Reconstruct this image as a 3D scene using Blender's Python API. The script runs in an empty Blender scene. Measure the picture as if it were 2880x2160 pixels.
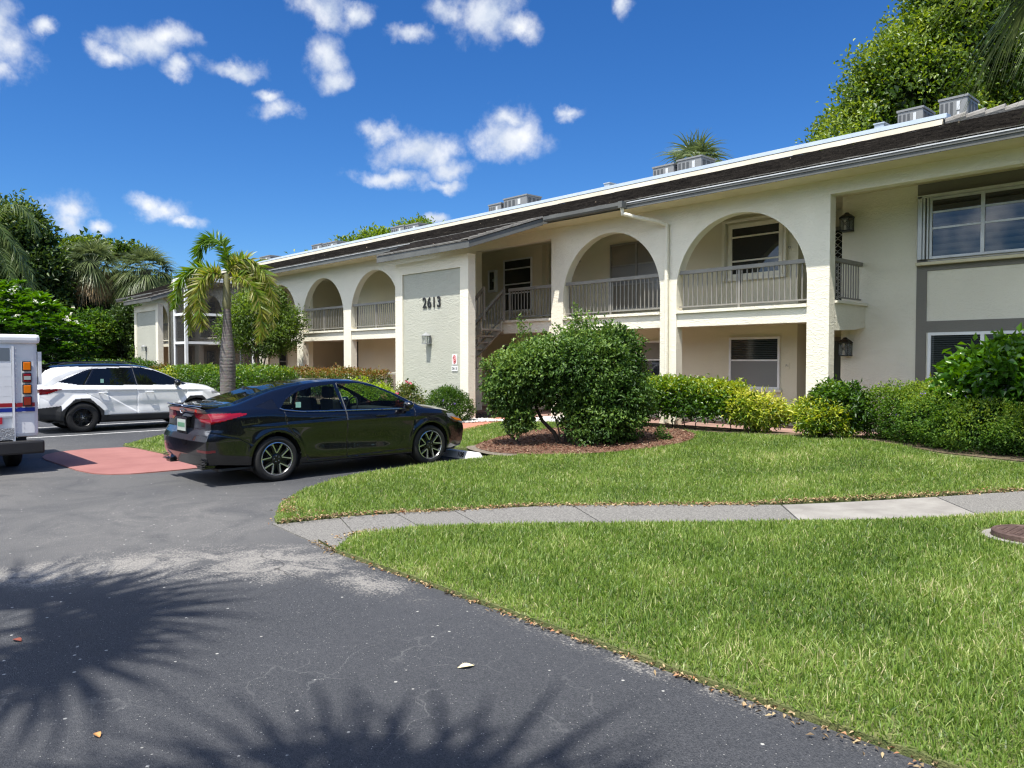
import bpy, bmesh, math, random
import numpy as np
from mathutils import Vector, Matrix, noise
R=math.radians; PI=math.pi
S=bpy.context.scene
C=S.collection
# ------------------------------------------------------------------ camera
cd=bpy.data.cameras.new("camera"); cam=bpy.data.objects.new("camera",cd); C.objects.link(cam)
cam.location=(0,0,1.72); cam.rotation_euler=(R(90-1.721),0,R(47.1))
cd.sensor_width=36; cd.lens=27.04; cd.clip_start=0.05; cd.clip_end=5000
S.camera=cam
# ------------------------------------------------------------------ light
SUNV=Vector((0.14,-0.42,1)).normalized()
S.view_settings.view_transform='Standard'; S.view_settings.look='None'; S.view_settings.gamma=1
S.view_settings.exposure=0.80
S.cycles.use_denoising=True; S.cycles.denoising_prefilter='ACCURATE'; S.cycles.denoising_input_passes='RGB_ALBEDO_NORMAL'; S.cycles.pixel_filter_type='BLACKMAN_HARRIS'; S.cycles.filter_width=1.25
S.cycles.max_bounces=8; S.cycles.transparent_max_bounces=12
S.cycles.sample_clamp_indirect=6
w=bpy.data.worlds.new("World"); S.world=w; w.use_nodes=True
sl=bpy.data.lights.new("sun",'SUN'); sl.energy=4.4; sl.angle=R(0.53); sl.color=(1,0.955,0.88)
so=bpy.data.objects.new("sun",sl); C.objects.link(so); so.rotation_euler=SUNV.to_track_quat('Z','Y').to_euler(); so.location=(0,0,40)
def world_nodes():
    nt=w.node_tree; N=nt.nodes; L=nt.links; N.clear()
    out=N.new('ShaderNodeOutputWorld'); bg=N.new('ShaderNodeBackground'); bg2=N.new('ShaderNodeBackground'); mx=N.new('ShaderNodeMixShader')
    sky=N.new('ShaderNodeTexSky'); sky.sky_type='NISHITA'; sky.sun_disc=False
    sky.sun_elevation=math.asin(SUNV.z); sky.sun_rotation=math.atan2(SUNV.x,SUNV.y)
    sky.air_density=1.0; sky.dust_density=0.0; sky.ozone_density=3.0; sky.altitude=0
    hs=N.new('ShaderNodeHueSaturation'); hs.inputs['Saturation'].default_value=1.25
    L.new(sky.outputs[0],hs.inputs['Color']); tint=N.new('ShaderNodeMix'); tint.data_type='RGBA'; tint.blend_type='MULTIPLY'; tint.inputs[0].default_value=1; tint.inputs[7].default_value=(0.66,0.97,1.34,1); L.new(hs.outputs[0],tint.inputs[6]); L.new(tint.outputs[2],bg.inputs['Color']); bg.inputs['Strength'].default_value=0.060
    tc=N.new('ShaderNodeTexCoord')
    nz=N.new('ShaderNodeTexNoise'); nz.inputs['Scale'].default_value=16; nz.inputs['Detail'].default_value=6; nz.inputs['Roughness'].default_value=0.6
    L.new(tc.outputs['Generated'],nz.inputs['Vector'])
    def vm(op,a,b=None,c=None):
        n=N.new('ShaderNodeVectorMath'); n.operation=op
        for i,v in enumerate((a,b,c)):
            if v is None: continue
            if hasattr(v,'links'): L.new(v,n.inputs[i])
            else: n.inputs[i].default_value=v
        return n
    def mt(op,a,b=None,clamp=False):
        n=N.new('ShaderNodeMath'); n.operation=op; n.use_clamp=clamp
        for i,v in enumerate((a,b)):
            if v is None: continue
            if hasattr(v,'links'): L.new(v,n.inputs[i])
            else: n.inputs[i].default_value=v
        return n.outputs[0]
    ofs=vm('SUBTRACT',nz.outputs['Color'],(0.5,0.5,0.5)).outputs[0]
    ofs=vm('SCALE',ofs); ofs.inputs['Scale'].default_value=0.042; ofs=ofs.outputs[0]
    V=vm('ADD',tc.outputs['Generated'],ofs).outputs[0]
    CL=[(-0.9338,0.1656,0.317,0.0308,0.0298),(-0.9295,0.1533,0.3355,0.0245,0.0294),(-0.9407,0.1604,0.2989,0.0224,0.0175),(-0.8947,0.2835,0.345,0.0424,0.0169),(-0.9073,0.2567,0.333,0.022,0.0115),(-0.8847,0.3045,0.3529,0.0267,0.0149),(-0.8891,0.3216,0.3258,0.0163,0.0109),(-0.8691,0.3649,0.3339,0.0343,0.0111),(-0.8653,0.3767,0.3307,0.0223,0.0083),(-0.7992,0.4494,0.3991,0.0345,0.0211),(-0.7811,0.4779,0.4018,0.0224,0.0123),(-0.8155,0.4581,0.3538,0.0216,0.0295),(-0.8183,0.4669,0.3353,0.0218,0.0126),(-0.8558,0.4226,0.2983,0.0258,0.0126),(-0.693,0.5987,0.4017,0.0457,0.0285),(-0.7151,0.5679,0.4076,0.0284,0.017),(-0.7503,0.537,0.3856,0.0285,0.0097),(-0.6721,0.6276,0.3929,0.0315,0.0172),(-0.7829,0.5665,0.2572,0.0511,0.0252),(-0.8039,0.5265,0.2765,0.0326,0.0131),(-0.7697,0.5995,0.2192,0.0256,0.0085),(-0.7086,0.6499,0.2749,0.041,0.0289),(-0.7065,0.6441,0.2931,0.0209,0.015),(-0.8022,0.5522,0.227,0.0453,0.0109),(-0.7629,0.6016,0.2368,0.0304,0.0152),(-0.6477,0.6977,0.3062,0.0178,0.0083),(-0.9327,0.3159,0.1743,0.0293,0.0147),(-0.9365,0.3004,0.1808,0.0201,0.0123),(-0.9279,0.335,0.1637,0.0228,0.008),(-0.9586,0.2275,0.1714,0.0226,0.0215),(-0.9623,0.2244,0.1537,0.0189,0.0162),(-0.9547,0.2561,0.1514,0.0176,0.0088),(-0.5738,0.7105,0.4074,0.0113,0.0135),(-0.7817,0.5976,0.1784,0.016,0.0074),(-0.919,0.1919,0.3443,0.013,0.008),(-0.8584,0.4068,0.3124,0.017,0.0068)]
    # unseen clouds added behind and beside the viewer to fill the shaded facade
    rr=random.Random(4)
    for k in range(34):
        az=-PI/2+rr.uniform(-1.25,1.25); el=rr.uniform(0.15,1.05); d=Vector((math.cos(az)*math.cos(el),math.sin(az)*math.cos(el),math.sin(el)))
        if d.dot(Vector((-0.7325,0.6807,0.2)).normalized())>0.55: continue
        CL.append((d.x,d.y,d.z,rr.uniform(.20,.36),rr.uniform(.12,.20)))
    acc=None
    for (x,y,z,a,b) in CL:
        d=Vector((x,y,z)).normalized(); r=Vector((-d.y,d.x,0)).normalized()*-1; u=r.cross(d).normalized()
        if u.z<0: u=-u
        df=vm('SUBTRACT',V,tuple(d)).outputs[0]
        e1=vm('DOT_PRODUCT',df,tuple(r/a)).outputs['Value']; e2=vm('DOT_PRODUCT',df,tuple(u/b)).outputs['Value']; e3=vm('DOT_PRODUCT',df,tuple(d/0.2)).outputs['Value']
        cb=N.new('ShaderNodeCombineXYZ'); L.new(e1,cb.inputs[0]); L.new(e2,cb.inputs[1]); L.new(e3,cb.inputs[2])
        ln=vm('LENGTH',cb.outputs[0]).outputs['Value']
        m=mt('SUBTRACT',1.38,ln)
        acc=m if acc is None else mt('MAXIMUM',acc,m)
    nz2=N.new('ShaderNodeTexNoise'); nz2.inputs['Scale'].default_value=24; nz2.inputs['Detail'].default_value=10; nz2.inputs['Roughness'].default_value=0.6
    L.new(tc.outputs['Generated'],nz2.inputs['Vector'])
    n2=mt('MULTIPLY',mt('SUBTRACT',nz2.outputs['Fac'],0.53),2.5)
    dn=mt('ADD',acc,n2)
    mr=N.new('ShaderNodeMapRange'); mr.interpolation_type='SMOOTHSTEP'; mr.inputs['From Min'].default_value=0.0; mr.inputs['From Max'].default_value=1.45; mr.inputs['To Max'].default_value=0.98
    L.new(dn,mr.inputs['Value'])
    nz3=N.new('ShaderNodeTexNoise'); nz3.inputs['Scale'].default_value=22; nz3.inputs['Detail'].default_value=5
    L.new(V,nz3.inputs['Vector'])
    cr=N.new('ShaderNodeValToRGB'); cr.color_ramp.elements[0].position=0.3; cr.color_ramp.elements[0].color=(0.56,0.64,0.78,1); cr.color_ramp.elements[1].position=0.62; cr.color_ramp.elements[1].color=(0.92,0.94,0.97,1)
    L.new(nz3.outputs['Fac'],cr.inputs['Fac']); L.new(cr.outputs[0],bg2.inputs['Color']); dd=vm('DOT_PRODUCT',tc.outputs['Generated'],(0,-1,0.25)).outputs['Value']; ms=N.new('ShaderNodeMapRange'); ms.inputs['From Min'].default_value=0.0; ms.inputs['From Max'].default_value=0.3; ms.inputs['To Min'].default_value=0.64; ms.inputs['To Max'].default_value=1.9; L.new(dd,ms.inputs['Value']); L.new(ms.outputs[0],bg2.inputs['Strength'])  # clouds on the unseen side made brighter, as added fill on the facade
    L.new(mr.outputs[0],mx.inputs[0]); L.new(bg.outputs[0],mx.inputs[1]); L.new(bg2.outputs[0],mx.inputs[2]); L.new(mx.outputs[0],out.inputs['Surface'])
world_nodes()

# ------------------------------------------------------------------ helpers
def new_mat(name):
    m=bpy.data.materials.new(name); m.use_nodes=True; nt=m.node_tree
    return m,nt,nt.nodes,nt.links,nt.nodes['Principled BSDF']
def rgb(c): return (c[0],c[1],c[2],1)
def mat(name,col,rough=0.6,metal=0.0,var=0.0,vscale=3.0,bump=0.0,bscale=40.0,spec=0.5,coat=0.0,col2=None,detail=4,stretch=None):
    m,nt,N,L,b=new_mat(name)
    b.inputs['Roughness'].default_value=rough; b.inputs['Metallic'].default_value=metal; b.inputs['Specular IOR Level'].default_value=spec
    b.inputs['Base Color'].default_value=rgb(col)
    if coat: b.inputs['Coat Weight'].default_value=coat; b.inputs['Coat Roughness'].default_value=0.02
    tc=N.new('ShaderNodeTexCoord'); src=tc.outputs['Object']
    if stretch:
        mp=N.new('ShaderNodeMapping'); mp.inputs['Scale'].default_value=stretch; L.new(src,mp.inputs['Vector']); src=mp.outputs[0]
    if var>0 or col2:
        nz=N.new('ShaderNodeTexNoise'); nz.inputs['Scale'].default_value=vscale; nz.inputs['Detail'].default_value=detail; nz.inputs['Roughness'].default_value=0.6
        L.new(src,nz.inputs['Vector'])
        cr=N.new('ShaderNodeValToRGB'); cr.color_ramp.elements[0].position=0.35; cr.color_ramp.elements[1].position=0.65
        c2=col2 or tuple(min(1,c*(1+var)) for c in col); c1=col if col2 else tuple(c*(1-var) for c in col)
        cr.color_ramp.elements[0].color=rgb(c1); cr.color_ramp.elements[1].color=rgb(c2)
        L.new(nz.outputs['Fac'],cr.inputs['Fac']); L.new(cr.outputs[0],b.inputs['Base Color'])
    if bump>0:
        nb=N.new('ShaderNodeTexNoise'); nb.inputs['Scale'].default_value=bscale; nb.inputs['Detail'].default_value=5; L.new(src,nb.inputs['Vector'])
        bp=N.new('ShaderNodeBump'); bp.inputs['Strength'].default_value=bump; bp.inputs['Distance'].default_value=0.02
        L.new(nb.outputs['Fac'],bp.inputs['Height']); L.new(bp.outputs[0],b.inputs['Normal'])
    return m
def stucco(name,col,strength=0.55):
    """skip-trowelled stucco: curved ridges with smooth pans between"""
    m,nt,N,L,b=new_mat(name); b.inputs['Roughness'].default_value=0.85; b.inputs['Specular IOR Level'].default_value=0.25
    tc=N.new('ShaderNodeTexCoord')
    mp=N.new('ShaderNodeMapping'); mp.inputs['Scale'].default_value=(5,5,8.5); L.new(tc.outputs['Object'],mp.inputs['Vector'])
    n1=N.new('ShaderNodeTexNoise'); n1.inputs['Scale'].default_value=1.0; n1.inputs['Detail'].default_value=3; n1.inputs['Distortion'].default_value=1.6; L.new(mp.outputs[0],n1.inputs['Vector'])
    a=N.new('ShaderNodeMath'); a.operation='SUBTRACT'; a.inputs[1].default_value=0.5; L.new(n1.outputs['Fac'],a.inputs[0])
    a2=N.new('ShaderNodeMath'); a2.operation='ABSOLUTE'; L.new(a.outputs[0],a2.inputs[0])
    mr=N.new('ShaderNodeMapRange'); mr.inputs['From Max'].default_value=0.075; mr.inputs['To Min'].default_value=1; mr.inputs['To Max'].default_value=0; L.new(a2.outputs[0],mr.inputs['Value'])
    n2=N.new('ShaderNodeTexNoise'); n2.inputs['Scale'].default_value=2.2; L.new(tc.outputs['Object'],n2.inputs['Vector'])
    n3=N.new('ShaderNodeTexNoise'); n3.inputs['Scale'].default_value=70; L.new(tc.outputs['Object'],n3.inputs['Vector'])
    mu=N.new('ShaderNodeMath'); mu.operation='MULTIPLY'; L.new(mr.outputs[0],mu.inputs[0]); L.new(n2.outputs['Fac'],mu.inputs[1])
    ad=N.new('ShaderNodeMath'); ad.operation='MULTIPLY_ADD'; ad.inputs[1].default_value=0.08; L.new(n3.outputs['Fac'],ad.inputs[0]); L.new(mu.outputs[0],ad.inputs[2])
    bp=N.new('ShaderNodeBump'); bp.inputs['Strength'].default_value=strength; bp.inputs['Distance'].default_value=0.03
    L.new(ad.outputs[0],bp.inputs['Height']); L.new(bp.outputs[0],b.inputs['Normal'])
    n4=N.new('ShaderNodeTexNoise'); n4.inputs['Scale'].default_value=0.9; n4.inputs['Detail'].default_value=6; L.new(tc.outputs['Object'],n4.inputs['Vector'])
    cr=N.new('ShaderNodeValToRGB'); cr.color_ramp.elements[0].position=0.3; cr.color_ramp.elements[1].position=0.7
    cr.color_ramp.elements[0].color=rgb([c*0.92 for c in col]); cr.color_ramp.elements[1].color=rgb(col)
    L.new(n4.outputs['Fac'],cr.inputs['Fac']); L.new(cr.outputs[0],b.inputs['Base Color'])
    return m
def link(name,me,parent=None):
    o=bpy.data.objects.new(name,me); C.objects.link(o)
    if parent is not None: o.parent=parent
    return o
def tag(o,label=None,cat=None,group=None,kind=None):
    if label: o['label']=label
    if cat: o['category']=cat
    if group: o['group']=group
    if kind: o['kind']=kind
    return o
def thing(name,label,cat,loc=(0,0,0),rz=0,group=None):
    o=bpy.data.objects.new(name,None); C.objects.link(o); o.location=loc; o.rotation_euler=(0,0,rz); o.empty_display_size=.2
    return tag(o,label,cat,group)
def mesh_np(name,v,f,m,parent=None,attr=None,smooth=False,midx=None):
    """v (N,3); f (M,k) int array; m material or list"""
    me=bpy.data.meshes.new(name); v=np.asarray(v,dtype=np.float32); f=np.asarray(f,dtype=np.int32)
    k=f.shape[1]; me.vertices.add(len(v)); me.vertices.foreach_set('co',v.ravel())
    me.loops.add(f.size); me.loops.foreach_set('vertex_index',f.ravel())
    me.polygons.add(len(f)); me.polygons.foreach_set('loop_start',np.arange(0,f.size,k,dtype=np.int32)); me.polygons.foreach_set('loop_total',np.full(len(f),k,dtype=np.int32))
    if smooth: me.polygons.foreach_set('use_smooth',np.ones(len(f),dtype=bool))
    for mm in (m if isinstance(m,(list,tuple)) else [m]): me.materials.append(mm)
    if midx is not None: me.polygons.foreach_set('material_index',np.asarray(midx,dtype=np.int32))
    if attr is not None:
        a=me.attributes.new('v','FLOAT','POINT'); a.data.foreach_set('value',np.asarray(attr,dtype=np.float32))
    me.update(calc_edges=True)
    return link(name,me,parent)
class MB:
    def __init__(s): s.v=[]; s.f=[]; s.mi=[]; s.cur=0
    def add(s,vs,fs):
        o=len(s.v); s.v+= [tuple(p) for p in vs]; s.f+=[tuple(i+o for i in q) for q in fs]; s.mi+=[s.cur]*len(fs); return s
    def box(s,x0,x1,y0,y1,z0,z1):
        if x0>x1:x0,x1=x1,x0
        if y0>y1:y0,y1=y1,y0
        if z0>z1:z0,z1=z1,z0
        return s.add([(x0,y0,z0),(x1,y0,z0),(x1,y1,z0),(x0,y1,z0),(x0,y0,z1),(x1,y0,z1),(x1,y1,z1),(x0,y1,z1)],
            [(0,3,2,1),(4,5,6,7),(0,1,5,4),(1,2,6,5),(2,3,7,6),(3,0,4,7)])
    def quad(s,a,b,c,d): return s.add([a,b,c,d],[(0,1,2,3)])
    def prism(s,pts,axis,a,b):
        """polygon pts (2-D) extruded along axis from a to b"""
        n=len(pts)
        def P(p,t):
            return {'x':(t,p[0],p[1]),'y':(p[0],t,p[1]),'z':(p[0],p[1],t)}[axis]
        vs=[P(p,a) for p in pts]+[P(p,b) for p in pts]
        fs=[tuple(range(n))[::-1],tuple(range(n,2*n))]+[(i,(i+1)%n,(i+1)%n+n,i+n) for i in range(n)]
        return s.add(vs,fs)
    def tube(s,pts,rad,seg=8,cap=True,flat=1.0):
        pts=[Vector(p) for p in pts]; n=len(pts); rad=rad if isinstance(rad,(list,tuple)) else [rad]*n
        vs=[]; fs=[]; ref=Vector((0,0,1))
        d0=(pts[1]-pts[0]).normalized()
        if abs(d0.z)>0.95: ref=Vector((1,0,0))
        for i,p in enumerate(pts):
            d=(pts[min(i+1,n-1)]-pts[max(i-1,0)]).normalized()
            a=d.cross(ref); 
            if a.length<1e-4: a=d.orthogonal()
            a.normalize(); b=a.cross(d).normalized()
            for k in range(seg):
                t=2*PI*k/seg; vs.append(p+a*math.cos(t)*rad[i]+b*math.sin(t)*rad[i]*flat)
        for i in range(n-1):
            for k in range(seg): fs.append((i*seg+k,i*seg+(k+1)%seg,(i+1)*seg+(k+1)%seg,(i+1)*seg+k))
        if cap: fs.append(tuple(range(seg))); fs.append(tuple(range((n-1)*seg,n*seg))[::-1])
        return s.add(vs,fs)
    def lathe(s,prof,center,axis='z',seg=32):
        """prof list of (r,h)"""
        c=Vector(center); vs=[]; fs=[]; n=len(prof)
        for (r,h) in prof:
            for k in range(seg):
                t=2*PI*k/seg; a,b=math.cos(t)*r,math.sin(t)*r
                vs.append(c+Vector({'z':(a,b,h),'x':(h,a,b),'y':(a,h,b)}[axis]))
        for i in range(n-1):
            for k in range(seg): fs.append((i*seg+k,i*seg+(k+1)%seg,(i+1)*seg+(k+1)%seg,(i+1)*seg+k))
        return s.add(vs,fs)
    def build(s,name,m,parent=None,bevel=0,smooth=False,fixn=False):
        me=bpy.data.meshes.new(name); me.from_pydata(s.v,[],s.f)
        for mm in (m if isinstance(m,(list,tuple)) else [m]): me.materials.append(mm)
        me.polygons.foreach_set('material_index',s.mi)
        if fixn or bevel:
            bm=bmesh.new(); bm.from_mesh(me); bmesh.ops.remove_doubles(bm,verts=bm.verts,dist=1e-5) if fixn else None
            if fixn: bmesh.ops.recalc_face_normals(bm,faces=bm.faces)
            if bevel: bmesh.ops.bevel(bm,geom=[e for e in bm.edges if e.is_manifold and e.calc_face_angle(0)>0.5],offset=bevel,segments=2,affect='EDGES',profile=0.6,clamp_overlap=True)
            bm.to_mesh(me); bm.free()
        if smooth: me.polygons.foreach_set('use_smooth',[True]*len(me.polygons))
        me.update()
        return link(name,me,parent)
def text_mesh(name,body,size,m,parent,mw,extrude=0.004,offset=0.0,sx=1.0,bold=0.0):
    cu=bpy.data.curves.new(name,'FONT'); cu.body=body; cu.size=size; cu.extrude=extrude; cu.align_x='CENTER'; cu.align_y='CENTER'; cu.offset=bold; cu.space_character=1.02
    t=bpy.data.objects.new('tmp',cu); C.objects.link(t); bpy.context.view_layer.update()
    me=bpy.data.meshes.new_from_object(t.evaluated_get(bpy.context.evaluated_depsgraph_get())); bpy.data.objects.remove(t)
    me.materials.clear(); me.materials.append(m)
    me.transform(Matrix.Diagonal((sx,1,1,1))); me.transform(mw)
    o=link(name,me,parent); return o
FRONT=Matrix(((1,0,0,0),(0,0,-1,0),(0,1,0,0),(0,0,0,1)))  # text readable from -Y
def face_y(x,y,z): return Matrix.Translation((x,y,z))@FRONT
def sm(t): t=np.clip(t,0,1); return t*t*(3-2*t)
def gz(X,Y):
    return 0.17*sm((np.asarray(Y,float)-8.3)/6.0)*(0.25+0.75*sm((np.asarray(X,float)+20)/9.0))
def inpoly(x,y,poly):
    x=np.asarray(x);y=np.asarray(y); r=np.zeros(x.shape,bool); n=len(poly); j=n-1
    for i in range(n):
        xi,yi=poly[i]; xj,yj=poly[j]
        c=((yi>y)!=(yj>y))&(x<(xj-xi)*(y-yi)/((yj-yi) if yj!=yi else 1e-9)+xi); r^=c; j=i
    return r
def smooth_poly(p,it=2):
    for _ in range(it):
        q=[]
        for i in range(len(p)):
            a=p[i];b=p[(i+1)%len(p)]; q+=[(a[0]*.75+b[0]*.25,a[1]*.75+b[1]*.25),(a[0]*.25+b[0]*.75,a[1]*.25+b[1]*.75)]
        p=q
    return p
def sheet(name,poly,m,dz,kind='structure',terrain=True,thick=0.0,sub=0.6,label=None,parent=None):
    """a flat or terrain-following sheet with an optional skirt"""
    bm=bmesh.new(); vs=[bm.verts.new((p[0],p[1],0)) for p in poly]; f=bm.faces.new(vs)
    if f.normal.z<0: f.normal_flip()
    bm.normal_update()
    if bm.faces[:][0].normal.z<0: bmesh.ops.reverse_faces(bm,faces=bm.faces[:])
    if terrain:
        xs=[p[0] for p in poly]; ys=[p[1] for p in poly]
        for ax,lo,hi in ((0,min(xs),max(xs)),(1,min(ys),max(ys))):
            n=min(60,int((hi-lo)/sub))
            for k in range(1,n+1):
                c=lo+(hi-lo)*k/(n+1); co=(c,0,0) if ax==0 else (0,c,0); no=(1,0,0) if ax==0 else (0,1,0)
                bmesh.ops.bisect_plane(bm,geom=bm.verts[:]+bm.edges[:]+bm.faces[:],plane_co=co,plane_no=no)
    for v in bm.verts: v.co.z=dz+(float(gz(v.co.x,v.co.y)) if terrain else 0)
    if thick:
        be=[e for e in bm.edges if len(e.link_faces)==1]
        r=bmesh.ops.extrude_edge_only(bm,edges=be)
        for v in [g for g in r['geom'] if isinstance(g,bmesh.types.BMVert)]: v.co.z-=thick
    me=bpy.data.meshes.new(name); bm.to_mesh(me); bm.free(); me.materials.append(m)
    o=link(name,me,parent)
    if kind: o['kind']=kind
    if label: o['label']=label
    return o

# ------------------------------------------------------------------ materials of the setting
def asphalt():
    m,nt,N,L,b=new_mat('asphalt'); b.inputs['Roughness'].default_value=0.82; b.inputs['Specular IOR Level'].default_value=0.35
    tc=N.new('ShaderNodeTexCoord'); P=tc.outputs['Object']
    def noise_(s,d=4,r=.6,dist=0,vec=None):
        n=N.new('ShaderNodeTexNoise'); n.inputs['Scale'].default_value=s; n.inputs['Detail'].default_value=d; n.inputs['Roughness'].default_value=r; n.inputs['Distortion'].default_value=dist; L.new(vec or P,n.inputs['Vector']); return n.outputs['Fac']
    def mr(v,a,b_,c=0,d=1,sm_=False):
        n=N.new('ShaderNodeMapRange'); n.inputs['From Min'].default_value=a; n.inputs['From Max'].default_value=b_; n.inputs['To Min'].default_value=c; n.inputs['To Max'].default_value=d
        if sm_: n.interpolation_type='SMOOTHSTEP'
        L.new(v,n.inputs['Value']); return n.outputs[0]
    def mth(op,a,b_=None):
        n=N.new('ShaderNodeMath'); n.operation=op
        for i,v in enumerate((a,b_)):
            if v is None: continue
            if hasattr(v,'links'): L.new(v,n.inputs[i])
            else: n.inputs[i].default_value=v
        n.use_clamp=(op in('MULTIPLY','MAXIMUM')) ; return n.outputs[0]
    def mix(f,a,b_):
        n=N.new('ShaderNodeMix'); n.data_type='RGBA'
        if hasattr(f,'links'): L.new(f,n.inputs[0])
        else: n.inputs[0].default_value=f
        for i,v in ((6,a),(7,b_)):
            if hasattr(v,'links'): L.new(v,n.inputs[i])
            else: n.inputs[i].default_value=rgb(v)
        return n.outputs[2]
    def blob(cx,cy,ax,ay,rot,soft=1.0):
        mp=N.new('ShaderNodeMapping'); mp.vector_type='TEXTURE'; mp.inputs['Location'].default_value=(cx,cy,0); mp.inputs['Rotation'].default_value=(0,0,rot); mp.inputs['Scale'].default_value=(ax,ay,1000)
        L.new(P,mp.inputs['Vector']); n=N.new('ShaderNodeVectorMath'); n.operation='LENGTH'; L.new(mp.outputs[0],n.inputs[0]); return mr(n.outputs['Value'],1.0,0.15,0,1,True)
    big=noise_(0.5,5); col=mix(mr(big,.35,.65),(0.026,0.029,0.034),(0.040,0.043,0.049))
    # sealed near the lens, greyer and worn farther off
    old=mth('MULTIPLY',mr(noise_(0.35,6,.7),.42,.6),mr(noise_(9,3),.3,.6,.45,1)); 
    far=blob(-14,1.2,9.5,5.5,0.0); far2=blob(-8.6,2.8,3.6,3.4,0.5)
    oldm=mth('MULTIPLY',mth('MAXIMUM',far,far2),mr(noise_(0.9,6,.7,1.0),.34,.56,.40,1))
    col=mix(oldm,col,(0.155,0.150,0.140))
    # pale exposed aggregate
    w1=mth('MAXIMUM',blob(-6.45,2.65,2.6,1.15,0.85),blob(-7.1,1.4,1.3,0.8,0.9)); w1=mth('MAXIMUM',w1,blob(-5.6,3.15,1.9,0.50,0.1)); w1=mth('MAXIMUM',w1,mth('MULTIPLY',blob(-2.6,3.45,3.2,0.20,0.0),.6)); w1=mth('MAXIMUM',w1,mth('MULTIPLY',far2,0.42))
    wm=mth('MULTIPLY',w1,mr(noise_(2.3,7,.75,.8),.32,.62,.15,1.15))
    ag=noise_(48,4,.8); pick=mr(mth('ADD',mth('MULTIPLY',wm,0.37),ag),.68,.82)
    col=mix(mth('MULTIPLY',pick,.8),col,(0.40,0.375,0.33))
    # aggregate grains
    vo=N.new('ShaderNodeTexVoronoi'); vo.inputs['Scale'].default_value=150; L.new(P,vo.inputs['Vector'])
    rn=N.new('ShaderNodeSeparateColor'); L.new(vo.outputs['Color'],rn.inputs[0])
    col=mix(mr(rn.outputs[0],0,1,0,.7),col,(0.095,0.097,0.103))
    chip=mth('MULTIPLY',mr(rn.outputs[1],.985,.99),mr(vo.outputs['Distance'],.5,.3)); col=mix(chip,col,(0.42,0.41,0.38))
    v2=N.new('ShaderNodeTexVoronoi'); v2.inputs['Scale'].default_value=22; L.new(P,v2.inputs['Vector']); r2=N.new('ShaderNodeSeparateColor'); L.new(v2.outputs['Color'],r2.inputs[0])
    ch2=mth('MULTIPLY',mr(r2.outputs[0],.972,.977),mr(v2.outputs['Distance'],.24,.14)); col=mix(ch2,col,(0.5,0.49,0.45))
    # fine pale cracks
    dv=N.new('ShaderNodeVectorMath'); dv.operation='ADD'; nn=N.new('ShaderNodeTexNoise'); nn.inputs['Scale'].default_value=3.0; nn.inputs['Detail'].default_value=5; L.new(P,nn.inputs['Vector'])
    sc=N.new('ShaderNodeVectorMath'); sc.operation='SCALE'; sc.inputs['Scale'].default_value=0.35; L.new(nn.outputs['Color'],sc.inputs[0]); L.new(P,dv.inputs[0]); L.new(sc.outputs[0],dv.inputs[1])
    vc=N.new('ShaderNodeTexVoronoi'); vc.feature='DISTANCE_TO_EDGE'; vc.inputs['Scale'].default_value=2.3; L.new(dv.outputs[0],vc.inputs['Vector'])
    reg=mth('MULTIPLY',mth('MAXIMUM',blob(-3.3,2.4,1.7,1.2,0.7),blob(-4.6,1.0,1.3,.6,.6)),mr(noise_(2.2,3),.45,.58))
    ck=mth('MULTIPLY',mr(vc.outputs['Distance'],0.012,0.002),reg); col=mix(mth('MULTIPLY',ck,.5),col,(0.20,0.20,0.195))
    # one dark crack in the worn patch
    vd=N.new('ShaderNodeTexVoronoi'); vd.feature='DISTANCE_TO_EDGE'; vd.inputs['Scale'].default_value=0.75; L.new(dv.outputs[0],vd.inputs['Vector'])
    dk=mth('MULTIPLY',mr(vd.outputs['Distance'],0.008,0.002),blob(-6.2,2.4,1.3,1.1,.6)); col=mix(dk,col,(0.02,0.02,0.02))
    L.new(col,b.inputs['Base Color'])
    bp=N.new('ShaderNodeBump'); bp.inputs['Strength'].default_value=0.75; bp.inputs['Distance'].default_value=0.006
    hh=mth('ADD',vo.outputs['Distance'],mth('MULTIPLY',noise_(240,2),1.0)); L.new(hh,bp.inputs['Height']); L.new(bp.outputs[0],b.inputs['Normal'])
    return m
M={}
M['asphalt']=asphalt()
M['soil']=mat('soil',(0.085,0.062,0.036),.95,col2=(0.16,0.125,0.07),vscale=14,bump=.6,bscale=60)
M['thatch']=mat('thatch',(0.07,0.10,0.022),.95,col2=(0.16,0.165,0.06),vscale=22,bump=.7,bscale=90)
M['concrete']=mat('concrete',(0.21,0.195,0.175),.9,col2=(0.30,0.285,0.255),vscale=2.2,bump=.35,bscale=120,detail=8)
M['concrete_old']=mat('concrete_old',(0.10,0.095,0.088),.92,col2=(0.27,0.26,0.235),vscale=70,bump=.6,bscale=110,detail=3)
M['pink']=mat('pink_paint',(0.26,0.105,0.09),.75,col2=(0.33,0.145,0.125),vscale=1.3,bump=.2,bscale=90,detail=8)
M['redwalk']=mat('red_walk',(0.40,0.15,0.10),.8,col2=(0.48,0.20,0.14),vscale=2)
M['white_line']=mat('white_line',(0.42,0.42,0.41),.7,col2=(0.68,0.68,0.66),vscale=11)
M['rock']=mat('white_rock',(0.62,0.60,0.56),.8,var=.25,vscale=18)
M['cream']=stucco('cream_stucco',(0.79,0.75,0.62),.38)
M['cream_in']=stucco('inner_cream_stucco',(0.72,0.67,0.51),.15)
M['sage']=stucco('sage_stucco',(0.46,0.465,0.395),.5)
M['taupe_st']=stucco('taupe_stucco',(0.20,0.19,0.165),.25)
M['taupe']=mat('taupe_paint',(0.215,0.205,0.18),.55,var=.12,vscale=4)
M['soffit']=mat('soffit',(0.66,0.60,0.42),.8,var=.06,vscale=2)
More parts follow.
